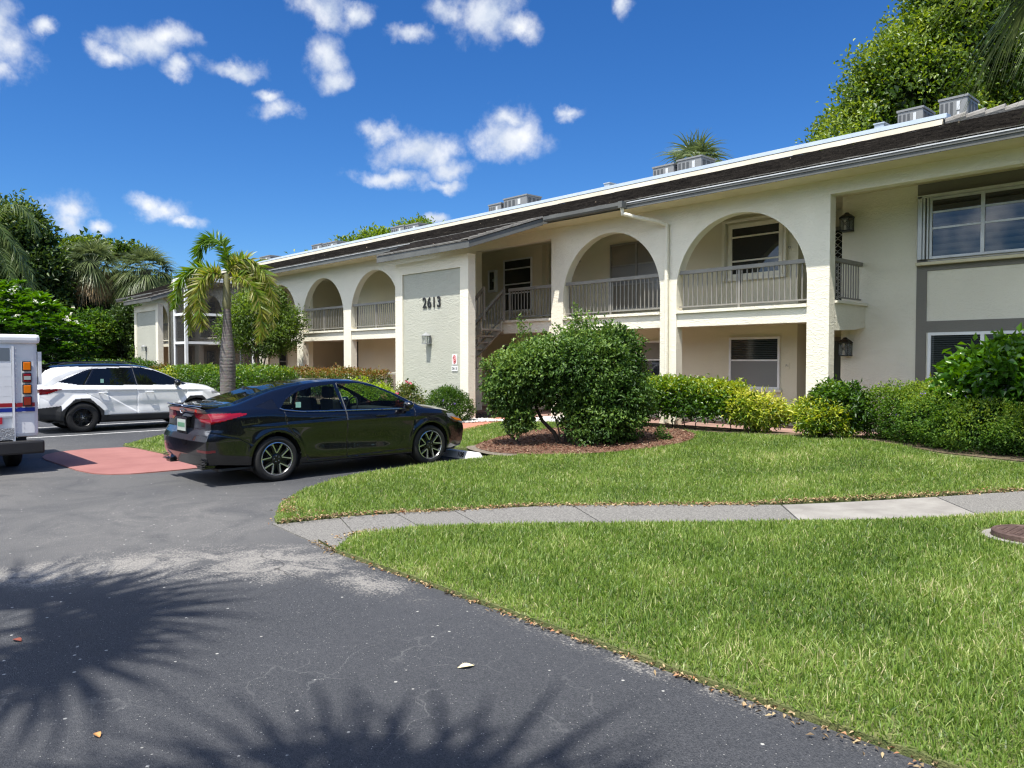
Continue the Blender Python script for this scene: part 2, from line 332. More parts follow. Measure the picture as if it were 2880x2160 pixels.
M['fascia']=mat('fascia_paint',(0.10,0.103,0.096),.6,var=.15,vscale=1.5)
M['white']=mat('white_paint',(0.78,0.79,0.78),.5,var=.05,vscale=3)
M['alum']=mat('aluminium',(0.55,0.56,0.56),.4,metal=.2,var=.1)
M['floor']=mat('walk_floor',(0.30,0.19,0.155),.8,var=.15,vscale=2)
def roof_mat(name,c1,c2,c3):
    m,nt,N,L,b=new_mat(name); b.inputs['Roughness'].default_value=.95; b.inputs['Specular IOR Level'].default_value=.08
    tc=N.new('ShaderNodeTexCoord'); n1=N.new('ShaderNodeTexNoise'); n1.inputs['Scale'].default_value=2.2; n1.inputs['Detail'].default_value=10; n1.inputs['Roughness'].default_value=.8; mp=N.new('ShaderNodeMapping'); mp.inputs['Scale'].default_value=(1.0,3.2,3.2); L.new(tc.outputs['Object'],mp.inputs['Vector']); L.new(mp.outputs[0],n1.inputs['Vector'])
    cr=N.new('ShaderNodeValToRGB'); e=cr.color_ramp.elements; e[0].position=.36; e[0].color=rgb(c1); e[1].position=.62; e[1].color=rgb(c2); x=e.new(.78); x.color=rgb(c3)
    L.new(n1.outputs['Fac'],cr.inputs['Fac'])
    v=N.new('ShaderNodeTexVoronoi'); v.inputs['Scale'].default_value=9; L.new(tc.outputs['Object'],v.inputs['Vector']); s=N.new('ShaderNodeSeparateColor'); L.new(v.outputs['Color'],s.inputs[0])
    a=N.new('ShaderNodeMapRange'); a.inputs['From Min'].default_value=.985; a.inputs['From Max'].default_value=.99; L.new(s.outputs[0],a.inputs['Value'])
    d=N.new('ShaderNodeMapRange'); d.inputs['From Min'].default_value=.25; d.inputs['From Max'].default_value=.2; L.new(v.outputs['Distance'],d.inputs['Value'])
    mu=N.new('ShaderNodeMath'); mu.operation='MULTIPLY'; L.new(a.outputs[0],mu.inputs[0]); L.new(d.outputs[0],mu.inputs[1])
    mx=N.new('ShaderNodeMix'); mx.data_type='RGBA'; L.new(mu.outputs[0],mx.inputs[0]); L.new(cr.outputs[0],mx.inputs[6]); mx.inputs[7].default_value=(.42,.33,.24,1); L.new(mx.outputs[2],b.inputs['Base Color'])
    br=N.new('ShaderNodeTexNoise'); br.inputs['Scale'].default_value=30; L.new(tc.outputs['Object'],br.inputs['Vector']); bp=N.new('ShaderNodeBump'); bp.inputs['Strength'].default_value=.6; bp.inputs['Distance'].default_value=.02; L.new(br.outputs['Fac'],bp.inputs['Height']); L.new(bp.outputs[0],b.inputs['Normal'])
    return m
M['roof']=roof_mat('roof_tile',(0.006,0.005,0.0045),(0.028,0.024,0.020),(0.15,0.13,0.105))
M['roof_pale']=roof_mat('roof_tile_pale',(0.16,0.15,0.135),(0.27,0.26,0.24),(0.38,0.37,0.34))
M['roof_edge']=roof_mat('roof_edge_tile',(0.06,0.058,0.052),(0.19,0.185,0.17),(0.33,0.32,0.30))
M['membrane']=mat('roof_membrane',(0.40,0.365,0.285),.8,col2=(0.50,0.46,0.37),vscale=1.2)
M['cap_metal']=mat('roof_cap_metal',(0.36,0.42,0.48),.35,var=.06,metal=.1)
M['gravel_roof']=mat('flat_roof',(0.4,0.4,0.38),.9,var=.1)
def glass(name,col=(0.015,0.018,0.02),rough=0.03,slats=None,slat_col=(0.2,0.2,0.19),spec=0.6):
    m,nt,N,L,b=new_mat(name); b.inputs['Base Color'].default_value=rgb(col); b.inputs['Roughness'].default_value=rough; b.inputs['Specular IOR Level'].default_value=spec; b.inputs['IOR'].default_value=1.6
    if slats:
        tc=N.new('ShaderNodeTexCoord'); sp=N.new('ShaderNodeSeparateXYZ'); L.new(tc.outputs['Object'],sp.inputs[0])
        mu=N.new('ShaderNodeMath'); mu.operation='MULTIPLY'; mu.inputs[1].default_value=slats; L.new(sp.outputs[2],mu.inputs[0])
        fr=N.new('ShaderNodeMath'); fr.operation='FRACT'; L.new(mu.outputs[0],fr.inputs[0])
        mr=N.new('ShaderNodeMapRange'); mr.inputs['From Min'].default_value=.25; mr.inputs['From Max'].default_value=.6; L.new(fr.outputs[0],mr.inputs['Value'])
        mx=N.new('ShaderNodeMix'); mx.data_type='RGBA'; L.new(mr.outputs[0],mx.inputs[0]); mx.inputs[6].default_value=rgb(col); mx.inputs[7].default_value=rgb(slat_col); L.new(mx.outputs[2],b.inputs['Base Color'])
    return m
M['win_dark']=glass('window_pane_dark')
M['win_band']=glass('window_pane_banded_shade',(0.012,0.013,0.014),.03,7.5,(0.05,0.052,0.05))
M['win_blind']=glass('window_pane_blind',(0.008,0.010,0.011),.12,22,(0.035,0.042,0.042))
M['win_blind2']=glass('window_pane_grey_blind',(0.03,0.035,0.035),.12,22,(0.09,0.10,0.10))
M['win_curt']=glass('window_pane_curtain',(0.20,0.18,0.145),.15,None)
M['win_lower']=glass('window_pane_screen',(0.20,0.20,0.20),.25,None)
M['black']=mat('black_metal',(0.012,0.012,0.012),.45)
M['dark']=mat('dark_recess',(0.02,0.018,0.016),.9)
# ================================================================== THE SETTING
gp=[]; 
sheet('ground',[(-400,-300),(300,-300),(300,500),(-400,500)],mat('far_ground',(0.07,0.085,0.03),.95,var=.3,vscale=.3),-0.06,terrain=False)
sheet('road',[(-120,-1.3),(40,-1.3),(40,3.75),(-6.9,3.75),(-7.6,4.6),(-9.3,6.2),(-9.9,9.25),(-120,9.25)],M['asphalt'],0.0,terrain=False)
BED=[(-11.62,9.84),(-11.1,9.35),(-10.1,9.15),(-8.96,10.0),(-8.4,11.4),(-8.45,12.7),(-9.3,13.9),(-10.6,14.2),(-11.9,13.2),(-12.35,12.2),(-12.15,11.1)]
BED=smooth_poly(BED,2)
SW_T=[(x*.972,y*.972) for x,y in [(-7.75,3.75),(-7.63,4.29),(-7.38,4.94),(-7.01,5.48),(-6.61,6.38),(-4.89,8.35),(-4.30,9.41),(-2.71,11.5)]]+[(1.0,16.1)]
SW_B=[(2.2,15.5),(-1.75,10.6),(-2.36,9.75),(-2.9,8.95),(-3.6,8.0),(-4.35,7.1),(-5.75,5.45),(-6.35,4.6),(-6.5,3.95),(-6.1,3.5)]
LAWN_T=[(-7.75,3.72),(-8.5,4.15),(-9.2,4.8),(-9.75,5.6),(-10.0,6.4),(-10.1,7.3),(-10.15,8.4),(-10.2,9.3),(-11.2,9.35),(-12.6,9.2),(-13.1,10.2),(-14.0,11.4),(-14.75,13.2),(-14.9,15.2),(1.5,15.6),(1.0,16.5)]+SW_T[::-1][1:]
LAWN_B=[(-6.55,3.58),(-6.1,3.5),(14,3.5),(16,17),(2.2,15.5)]+SW_B[1:]
LAWN_W=[(-16.65,4.78),(-14.15,4.9),(-14.1,9.2),(-15.0,11.6),(-16.0,13.0),(-16.3,15.4),(-19.2,15.4),(-19.35,9.2),(-19.2,7.2),(-18.6,6.3)]
LAWN_L=[(-19.35,9.25),(-19.2,15.4),(-80,15.4),(-80,9.25)]
sheet('lawn_ground',LAWN_T,M['thatch'],0.035,thick=.1)
sheet('lawn_ground',LAWN_B,M['thatch'],0.035,thick=.1)
sheet('lawn_ground',LAWN_W,M['thatch'],0.030,thick=.1)
sheet('lawn_ground',LAWN_L,M['soil'],0.022,thick=.1)
sheet('verge',[(-60,-1.35),(40,-1.35),(40,-9),(-60,-9)],M['thatch'],0.03,terrain=False,thick=.1)
sheet('garden_bed',[(-10.5,14.0),(-8.8,14.2),(-7.2,14.9),(-6.3,15.05),(-4.4,13.75),(-2.8,13.4),(2.5,13.4),(2.5,17.3),(-5.2,17.3),(-7.0,15.3),(-12.4,15.2),(-12.4,14.2)],M['soil'],0.046,sub=.5)
MUL=mat('mulch',(0.10,0.040,0.024),.95,col2=(0.20,0.12,0.075),vscale=34,bump=1.0,bscale=70)
sheet('mulch_bed',BED,MUL,0.058,sub=.5)
sheet('sandy_patch',smooth_poly([(-11.6,9.5),(-11.0,9.15),(-10.0,8.95),(-9.75,9.25),(-10.3,9.7),(-11.2,10.0)],2),mat('sand',(0.12,0.10,0.075),.95,col2=(0.22,0.19,0.15),vscale=25,bump=.5,bscale=100),0.051,sub=.5)
# side walk in slabs
slabs=[]
import bisect
def lerp(a,b,t): return (a[0]+(b[0]-a[0])*t,a[1]+(b[1]-a[1])*t)
TT=[(-7.62,3.62),(-7.38,4.30),(-7.12,4.85),(-6.78,5.4),(-6.1,6.62),(-4.42,8.42),(-3.30,10.10),(-2.2,11.75),(1.0,16.1)]
BB=[(-6.15,3.50),(-6.47,3.95),(-6.32,4.62),(-6.0,5.12),(-5.2,6.1),(-3.85,7.72),(-2.62,9.36),(-1.5,10.95),(2.2,15.5)]
for i in range(len(TT)-1):
    a,b,c_,d=TT[i],TT[i+1],BB[i+1],BB[i]
    g=.005; q=[lerp(a,b,g),lerp(a,b,1-g),lerp(d,c_,1-g),lerp(d,c_,g)]
    sheet('sidewalk',q,M['concrete'] if i in(5,7) else M['concrete_old'],0.034 if i>2 else (.030 if i==2 else (.022 if i==1 else .012)),sub=.4,thick=.04 if i>1 else .015)
# pink painted landing and the path from it to the stairs
sheet('painted_landing',smooth_poly([(-13.0,3.18),(-14.6,3.14),(-15.5,3.1),(-16.2,3.35),(-16.5,3.9),(-16.4,4.45),(-16.3,4.82),(-14.1,4.92),(-13.2,4.95),(-12.4,4.95),(-12.35,4.2),(-12.45,3.5)],1),M['pink'],0.016,terrain=False,thick=.03)
sheet('walkway',[(-14.08,4.93),(-12.4,4.96),(-12.4,9.1),(-12.75,9.9),(-13.75,11.4),(-14.7,13.2),(-14.85,15.4),(-16.05,15.4),(-16.0,13.0),(-15.1,11.8),(-14.1,9.2)],M['redwalk'],0.040,sub=.6,thick=.06)
for x0,y0,y1 in ((-19.92,3.6,8.95),(-22.78,3.4,8.95),(-25.6,3.4,8.95),(-28.4,3.4,8.95)):
    o=sheet('parking_line',[(x0,y0),(x0+.11,y0),(x0+.11,y1),(x0,y1)],M['white_line'],0.004,terrain=False)
# white rock strip by the wall panel
rng=np.random.default_rng(7)
def rocks(name,poly,n,size,m,dz=.05,seed=1,label=None):
    r=np.random.default_rng(seed); xs=[p[0] for p in poly]; ys=[p[1] for p in poly]
    X=r.uniform(min(xs),max(xs),n*3); Y=r.uniform(min(ys),max(ys),n*3); k=inpoly(X,Y,poly); X=X[k][:n]; Y=Y[k][:n]; n=len(X)
    base=np.array([(1,0,0),(-1,0,0),(0,1,0),(0,-1,0),(0,0,1),(0,0,-1)],float); F=np.array([(0,2,4),(2,1,4),(1,3,4),(3,0,4),(2,0,5),(1,2,5),(3,1,5),(0,3,5)])
    s=r.uniform(.5,1.2,(n,1,1))*size*r.uniform(.6,1.2,(n,1,3))*np.array([1,1,.6]); a=r.uniform(0,6.3,n)
    V=base[None]*s+r.normal(0,.15*size,(n,6,3)); ca,sa=np.cos(a)[:,None],np.sin(a)[:,None]
    V=np.stack([V[...,0]*ca-V[...,1]*sa,V[...,0]*sa+V[...,1]*ca,V[...,2]],-1); V[...,0]+=X[:,None]; V[...,1]+=Y[:,None]; V[...,2]+=(gz(X,Y)+dz+size*.2)[:,None]
    f=(F[None]+np.arange(n)[:,None,None]*6).reshape(-1,3)
    o=mesh_np(name,V.reshape(-1,3),f,m); tag(o,label,None,None,'stuff'); return o
rocks('white_gravel',[(-16.4,12.55),(-15.25,12.3),(-14.95,13.0),(-13.2,14.6),(-12.6,15.1),(-14.6,15.3),(-14.8,13.6),(-15.9,13.4),(-16.9,13.0)],1500,.055,M['rock'],.05,3,'white landscaping stones beside the red walkway and wall panel')
rocks('white_gravel',[(-14.6,13.3),(-14.5,15.2),(-12.3,15.3),(-12.0,14.2),(-13.0,13.9)],1000,.055,M['rock'],.05,4,'white landscaping stones behind the big round shrub')
rocks('dark_gravel',[(-19.4,13.6),(-16.1,13.6),(-16.1,15.5),(-19.4,15.5)],700,.05,mat('dark_stone',(0.06,0.05,0.045),.9,var=.3,vscale=8),.03,5,'dark stones and soil under the stairs')

# ================================================================== THE BUILDING
B=thing('apartment_building','two storey cream stucco apartment building with arched balconies and a dark tile roof','building',(0,0,0))
YA,YB=15.6,15.85; ZS,ZC,ZT=2.54,2.86,5.5; SP=3.42; RA=1.64
ARC=[-9.31,-13.07]+[-24.22-3.82*k for k in range(7)]
mb=MB()
def arch_bay(xc):
    n=40
    for k in range(n):
        a0=PI*k/n; a1=PI*(k+1)/n
        x0,z0=xc-RA*math.cos(a0),SP+RA*math.sin(a0); x1,z1=xc-RA*math.cos(a1),SP+RA*math.sin(a1)
        mb.quad((x0,YA,z0),(x1,YA,z1),(x1,YA,ZT),(x0,YA,ZT)); mb.quad((x1,YB,z1),(x0,YB,z0),(x0,YB,ZT),(x1,YB,ZT)); mb.quad((x0,YA,z0),(x0,YB,z0),(x1,YB,z1),(x1,YA,z1))
    mb.box(xc-RA,xc+RA,YA+.03,YB,ZS,ZC)      # spandrel
    mb.box(xc-RA-.0,xc+RA,YA-.035,YB+.01,ZC,ZC+.07)  # ledge
for xc in ARC: arch_bay(xc)
def pier(x0,x1,z1=ZT): mb.box(x0,x1,YA,YB,-.05,z1)
edges=[]
xs=sorted(ARC)
# piers between arches
ivs=[]
prev=None
for xc in xs: ivs.append((xc-RA,xc+RA))
ivs.append((-18.45,-15.16)); ivs.append((-7.19,1.2)); ivs.append((-51.5,-49.6)); ivs.sort()
cur=-52.2
for a,b in ivs: 
    pier(cur,a); cur=b
pier(cur,2.2)
mb.box(-18.45,-15.16,YA,YB,5.14,ZT); mb.box(-7.19,1.2,YA,YB,5.14,ZT)
mb.box(-17.2,-15.16,YA+.03,YB,ZS,ZC); mb.box(-17.25,-15.16,YA-.035,YB+.01,ZC,ZC+.07)
mb.box(-51.5,-49.6,YA+.03,YB,ZS,ZC); mb.box(-51.5,-49.6,YA,YB,4.9,ZT)
mb.build('arcade_wall',M['cream'],B)
# gallery end: curved corbel under the stub rail
c=MB(); c.prism([(15.86,2.36),(16.2,2.37),(16.9,2.40),(17.39,2.46),(17.39,2.93),(15.86,2.93)],'x',-7.40,-7.20); c.box(-7.44,-7.14,15.86,17.38,2.932,2.985); c.build('balcony_end_wall',M['cream'],B)
# floors and ceilings
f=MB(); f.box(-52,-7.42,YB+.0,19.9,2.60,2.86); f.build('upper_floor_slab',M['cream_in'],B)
f=MB(); f.box(-52,2.1,YB,17.4,5.42,5.5); f.box(-52,2.1,17.41,19.9,5.42,5.5); f.build('gallery_ceiling',M['soffit'],B)
f=MB(); f.box(-52,2.1,15.25,19.9,-.1,.17); f.build('ground_floor',M['floor'],B)
# inner walls with alcoves and window openings kept as walls behind proud frames
iw=MB(); YI=17.4
segs=[(-7.73,2.1),(-17.33+.0,-8.78),(-28.27,-18.5),(-36.6,-32.16),(-47.5,-39.6),(-52,-49.5)]
segs=[(-7.73,2.1),(-16.1,-8.78),(-28.27,-17.33),(-36.6,-32.16),(-47.0,-39.6),(-52,-48.4)]
for a,b in segs: iw.box(a,b,YI,YI+.2,.0,5.43)
iw.box(-52,2.1,19.3,19.5,0,5.43)
for a in (-8.78,-7.73,-17.33,-16.1,-28.27,-32.16,-39.6,-36.6,-48.4,-47.0):
    iw.box(a-.1 if a in(-8.78,-16.1-9,-32.16,-39.6,-47) else a-.0,a+.0 if a in(-8.78,-32.16,-39.6,-47) else a+.1,YI+.201,19.3,0,5.43)
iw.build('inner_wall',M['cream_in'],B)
iw=MB(); iw.box(-7.732,2.1,YI-.012,YI-.001,.0,5.43); iw.build('end_wing_wall',M['cream'],B)
# shell that closes the building
sh=MB(); sh.box(2.1,2.3,15.6,27,0,5.5); sh.box(-52.4,-52.2,15.6,27,0,5.5); sh.box(-52.4,2.3,27,27.2,0,5.5); sh.build('outer_wall',M['cream'],B)
# taupe bands round the end wing windows
t=MB(); y0=YI-.035
t.box(-6.13,-5.93,y0,YI-.013,0,5.42); t.box(-5.929,2.0,y0,YI-.013,3.60,3.80); t.box(-5.929,2.0,y0,YI-.013,2.315,2.55); t.box(-5.929,2.0,y0,YI-.013,5.13,5.42); t.build('window_surround',M['taupe_st'],B)
def window(x0,x1,z0,z1,y,fm,panes,mx=(),mz=(),fw=.055,dep=.05,sill=True,name='window',pm=None):
    fr=MB(); fr.box(x0,x0+fw,y-dep,y-.002,z0,z1); fr.box(x1-fw,x1,y-dep,y-.002,z0,z1); fr.box(x0+fw,x1-fw,y-dep,y-.002,z1-fw,z1); fr.box(x0+fw,x1-fw,y-dep,y-.002,z0,z0+fw)
    for a in mx: fr.box(a-.035,a+.035,y-dep*.95,y-.004,z0+fw,z1-fw)
    for a in mz: fr.box(x0+fw,x1-fw,y-dep*.8,y-.006,a-.02,a+.02)
    o=fr.build(name,fm,B)
    if pm is None: pm=[panes]
    zs=[z0+fw]+list(mz)+[z1-fw]
    for k in range(len(zs)-1):
        p=MB(); p.box(x0+fw,x1-fw,y-dep*.45,y-.01,zs[k],zs[k+1]-.001); p.build('pane',pm[k%len(pm)],o)
    if sill:
        s=MB(); s.box(x0-.05,x1+.05,y-.09,y-.003,z0-.07,z0-.002); s.build('sill',M['cream'],o)
    return o
W=window
o=W(-5.88,1.6,3.84,5.10,YI-.02,M['alum'],None,mx=(-4.90,-3.3,-1.2),mz=(4.47,4.80),pm=[M['win_band']],fw=.05,sill=False)
k=MB(); k.box(-6.08,-6.00,YI-.16,YI-.04,3.84,5.14); k.box(-5.99,-5.95,YI-.13,YI-.04,3.84,5.12); k.box(-5.92,-5.89,YI-.11,YI-.04,3.84,5.12); k.box(-6.1,1.8,YI-.16,YI-.036,5.105,5.16); k.build('shutter_track',M['alum'],o)
k=MB(); k.box(-6.12,1.9,YI-.17,YI-.036,3.715,3.775); k.build('sill',M['soffit'],o)
W(-5.88,1.6,1.06,2.31,YI-.02,M['white'],None,mx=(-4.87,-3.3,-1.3),pm=[M['win_blind2']],fw=.06,sill=False)
p=MB(); p.box(-5.76,-4.91,YI-.055,YI-.05,1.12,2.25); p.build('pane',M['win_blind'],B)
o=W(-10.62,-9.15,3.80,5.14,YI,M['cream'],None,mz=(4.22,4.82,),pm=[M['win_dark']],fw=.10)
k=MB(); k.box(-10.76,-10.68,YI-.13,YI-.002,3.75,5.2); k.box(-9.09,-9.03,YI-.13,YI-.002,3.75,5.2); k.box(-10.76,-9.03,YI-.13,YI-.002,5.2,5.25); k.build('shutter_track',M['cream'],o)
W(-10.58,-9.20,1.03,2.31,YI,M['white'],None,mz=(1.735,),pm=[M['win_lower'],M['win_blind']])
W(-14.5,-12.1,3.2,5.08,YI,M['taupe'],None,mx=(-13.55,),mz=(3.9,4.45),pm=[M['win_curt'],M['win_lower'],M['win_curt']])
W(-14.3,-12.1,1.1,2.28,YI,M['white'],None,mx=(-13.52,),mz=(1.75,),pm=[M['win_dark'],M['win_curt']])
W(-19.1,-17.76,3.35,5.07,YI,M['white'],None,mz=(3.95,4.25,4.75),pm=[M['win_dark']],fw=.045)
W(-19.1,-17.76,1.1,2.28,YI,M['white'],None,mz=(1.75,),pm=[M['win_dark']],fw=.045)
for zz in (1.0,3.75):
    W(-35.5,-34.7,zz+.05,zz+1.3,YI,M['taupe'],None,mz=(zz+.7,),pm=[M['win_dark']],fw=.05)
    W(-44.6,-43.4,zz+.05,zz+1.3,YI,M['taupe'],None,mz=(zz+.7,),pm=[M['win_dark']],fw=.05)
    W(-29.75+1.55,-29.75+2.2,zz-.2,zz+1.35,19.3,M['taupe'],None,pm=[M['win_blind']],fw=.05)
k=MB(); k.box(-29.6,-28.3,17.9,17.95,2.95,5.35); k.box(-29.6,-28.3,17.9,17.95,.2,2.55); k.build('louvre_panel',mat('louvre',(0.10,0.095,0.08),.7,var=.3,vscale=3),B)
# doors
DOOR=mat('door_paint',(0.15,0.145,0.125),.5); DG=glass('door_glass',(0.10,0.13,0.13),.15); 
def door(x0,z0,y,pm,sc=False,w_=.95):
    fr=MB(); fr.box(x0,x0+.09,y-.06,y-.002,z0,z0+2.12); fr.box(x0+w_-.09,x0+w_,y-.06,y-.002,z0,z0+2.12); fr.box(x0+.09,x0+w_-.09,y-.06,y-.002,z0+2.03,z0+2.12); o=fr.build('door',M['taupe'],B)
    p=MB(); p.box(x0+.09,x0+w_-.09,y-.04,y-.004,z0+.02,z0+2.03); p.build('door_panel',pm,o)
    h=MB(); h.box(x0+.15,x0+.18,y-.09,y-.04,z0+.95,z0+1.1); h.build('handle',M['alum'],o)
    if sc:
        g=MB()
        for a in range(3):
            for b_ in range(12):
                cx,cz=x0+.22+a*.25,z0+.15+b_*.16
                g.tube([(cx-.1,y-.05,cz),(cx,y-.05,cz+.07),(cx+.1,y-.05,cz),(cx,y-.05,cz-.07),(cx-.1,y-.05,cz)],.012,4)
        g.build('lattice',M['white'],o)
    return o
door(-8.62,2.87,18.7,M['dark'],True,.85); door(-8.62,.18,18.7,DG,False,.85)
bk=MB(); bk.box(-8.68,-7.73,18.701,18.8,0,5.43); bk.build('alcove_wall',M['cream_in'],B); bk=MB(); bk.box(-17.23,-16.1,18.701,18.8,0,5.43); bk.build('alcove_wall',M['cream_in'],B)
door(-17.15,2.87,18.7,M['dark']); door(-17.15,.18,18.7,M['dark'])
door(-33.2+.1,2.87,19.3,M['dark'],False,1.0); door(-33.2+.1+1.2,.18,19.3,M['dark'],False,1.0)
for z in(.18,2.87): door(-48.1,z,19.3,M['dark'])
# --- railings
def railing(x0,x1,y,z0,z1,parent=B,mid=True,axis='x',posts=()):
    r=MB(); h=z1-z0
    def bx(a0,a1,b0,b1,c0,c1):
        r.box(a0,a1,b0,b1,c0,c1) if axis=='x' else r.box(b0,b1,a0,a1,c0,c1)
    bx(x0,x1,y-.045,y+.045,z1-.085,z1); bx(x0,x1,y-.018,y+.018,z0+.075,z0+.105)
    n=max(2,int(round((x1-x0)/.128)))
    for k in range(1,n):
        x=x0+(x1-x0)*k/n; bx(x-.011,x+.011,y-.0105,y+.0105,z0+.1051,z1-.0851)
    ps=list(posts)+([(x0+x1)/2] if mid else [])
    for p in ps: bx(p-.026,p+.026,y-.024,y+.024,z0,z1-.0855)
    return r.build('railing',M['taupe'],parent)
for xc in ARC: railing(xc-RA+.02,xc+RA-.02,YA+.09,ZC+.07,3.88)
railing(-17.0,-15.18,YA+.09,ZC+.07,3.88,mid=False,posts=(-16.98,))
railing(15.87,17.37,-7.30,2.985,3.90,axis='y',mid=False)
railing(-51.4,-49.7,YA+.09,ZC+.07,3.88)
# --- stairs behind the wall panel
st=MB(); nst=8
for k in range(nst):
    x=-17.1-.27*k; z=2.86-.187*(k+1)
    st.box(x-.29,x,14.6,15.55,z-.05,z)
for k in range(nst-1):
    x=-19.3+.27*k; z=1.36-.18*k
    st.box(x,x+.29,13.6,14.45,z-.05,z)
st.box(-20.6,-19.26,13.6,15.55,1.30,1.36)
st.prism([(-17.05,2.86),(-17.05,2.60),(-19.3,1.05),(-19.3,1.36)],'y',15.40,15.44); st.prism([(-17.05,2.86),(-17.05,2.60),(-19.3,1.05),(-19.3,1.36)],'y',14.62,14.66)
st.prism([(-17.3,.0),(-17.6,.0),(-19.3,1.12),(-19.3,1.36)],'y',13.62,13.66)
st.build('staircase',mat('stair_concrete',(0.36,0.34,0.29),.8,var=.2),B)
def slope_rail(xa,za,xb,zb,y,h=.92):
    r=MB()
    r.prism([(xa,za+h),(xb,zb+h),(xb,zb+h-.10),(xa,za+h-.10)],'y',y-.04,y+.04)
    r.prism([(xa,za+.14),(xb,zb+.14),(xb,zb+.10),(xa,za+.10)],'y',y-.018,y+.018)
    n=int(abs(xa-xb)/.13)
    for k in range(1,n):
        t=k/n; x=xa+(xb-xa)*t; z=za+(zb-za)*t; r.box(x-.011,x+.011,y-.0105,y+.0105,z+.12,z+h-.06)
    for x,z in((xa,za),(xb,zb)): r.box(x-.03,x+.03,y-.028,y+.028,z-.05,z+h)
    return r.build('stair_railing',M['taupe'],B)
slope_rail(-17.0,2.95,-19.2,1.4,14.68); slope_rail(-17.0,2.95,-19.2,1.4,15.47); slope_rail(-19.2,1.4,-17.5,.15,13.72)
railing(-19.2,-17.0,14.5,1.42,2.35,mid=True)
# --- feature wall panels standing in front of the stairs
def panel(x0,x1,top=4.62,y=13.3):
    a=MB(); w0=.37
    a.box(x0,x0+w0,y,y+.25,-.05,top); a.box(x1-w0+.02,x1,y,y+.25,-.05,top); a.box(x0+w0,x1-w0+.02,y,y+.25,top-.34,top)
    o=a.build('feature_wall',M['cream'],B)
    b=MB(); b.box(x0+w0,x1-w0+.02,y+.045,y+.22,-.05,top-.34); b.build('sage_panel',M['sage'],o); return o
panel(-19.5,-16.05); panel(-44.1,-40.4)
# --- roof
SL=.362
def roofz(y): return 5.62+SL*(y-14.85)
XL,XR=-52.8,3.2; YE=14.85; YR=18.25
r=MB(); rp=MB(); nC=12
rj=random.Random(2)
def course(mbx,x0,x1,ya,yb,th=.032,slw=0.0):
    """one course of flat tiles laid between ya and yb with a stepped butt edge"""
    step=.33; n=int((x1-x0)/step); 
    for k in range(n+1):
        a=x0+k*step; b=min(x1,a+step-.006)
        if b<=a: continue
        j=rj.uniform(-.006,.007); z0,z1=roofz(ya)+j,roofz(yb)+j-th*.7
        mbx.add([(a,ya,z0-th),(b,ya,z0-th),(b,ya,z0),(a,ya,z0),(a,yb+.02,z1),(b,yb+.02,z1)],[(0,1,2,3),(3,2,5,4),(0,3,4),(1,5,2)])
for k in range(nC):
    ya=YE+(YR-YE)*k/nC; yb=YE+(YR-YE)*(k+1)/nC
    course(r if k>0 else rp,XL if k else XL,XR,ya,yb,.045 if k==0 else .03)
r.build('roof',M['roof'],B); RF=[o for o in B.children if o.name.startswith('roof')][-1]
rp.build('eave_tiles',M['roof_edge'],RF)
u=MB(); u.quad((XL,YE,5.575),(XR,YE,5.575),(XR,YR,roofz(YR)-.05),(XL,YR,roofz(YR)-.05)); u.quad((XL,YR,roofz(YR)-.05),(XR,YR,roofz(YR)-.05),(XR,27.3,5.6),(XL,27.3,5.6))
u.add([(XR,YE,5.575),(XR,YR,6.8),(XR,27.3,5.6)],[(0,1,2)]); u.add([(XL,YE,5.575),(XL,YR,6.8),(XL,27.3,5.6)],[(0,1,2)]); u.build('roof_deck',M['roof_edge'],RF)
# fascia, soffit
fa=MB(); fa.box(XL,-20.6,YE+.02,YE+.05,5.42,5.60); fa.box(-14.78,XR,YE+.02,YE+.05,5.42,5.60); fa.box(-14.3+2.4,XR,YE-.0,YE+.019,5.50,5.60); fa.box(XL,-45.3,YE,YE+.019,5.5,5.6)
fa.build('fascia',M['fascia'],RF)
de=MB(); de.box(XL,-20.62,YE-.012,YE+.018,5.568,5.582); de.box(-11.88,XR,YE-.012,YE-.001,5.55,5.572); de.build('drip_edge',M['alum'],RF)
so_=MB(); so_.box(XL,XR,YE+.051,YA-.001,5.425,5.44); so_.build('soffit',M['soffit'],B)
gt=MB(); gt.prism([(14.70,5.575),(14.70,5.49),(14.73,5.44),(14.845,5.44),(14.845,5.575),(14.835,5.575),(14.835,5.455),(14.735,5.455),(14.715,5.49),(14.715,5.575)],'x',-14.6,-11.95); gt.box(-12.02,-11.90,14.68,14.86,5.43,5.59); gt.build('gutter',M['fascia'],RF)
dn=MB(); dn.tube([(-11.97,14.78,5.44),(-11.97,14.80,5.30),(-11.75,15.05,5.22),(-11.35,15.4,5.10),(-11.20,15.53,5.02),(-11.20,15.545,4.9),(-11.20,15.545,.2)],.052,8); dn.build('downspout',M['cream'],B)
dn=MB(); dn.tube([(-45.35,14.9,5.4),(-45.35,15.3,5.2),(-45.35,15.53,5.0),(-45.35,15.545,.2)],.05,8); dn.build('downspout',M['cream'],B)
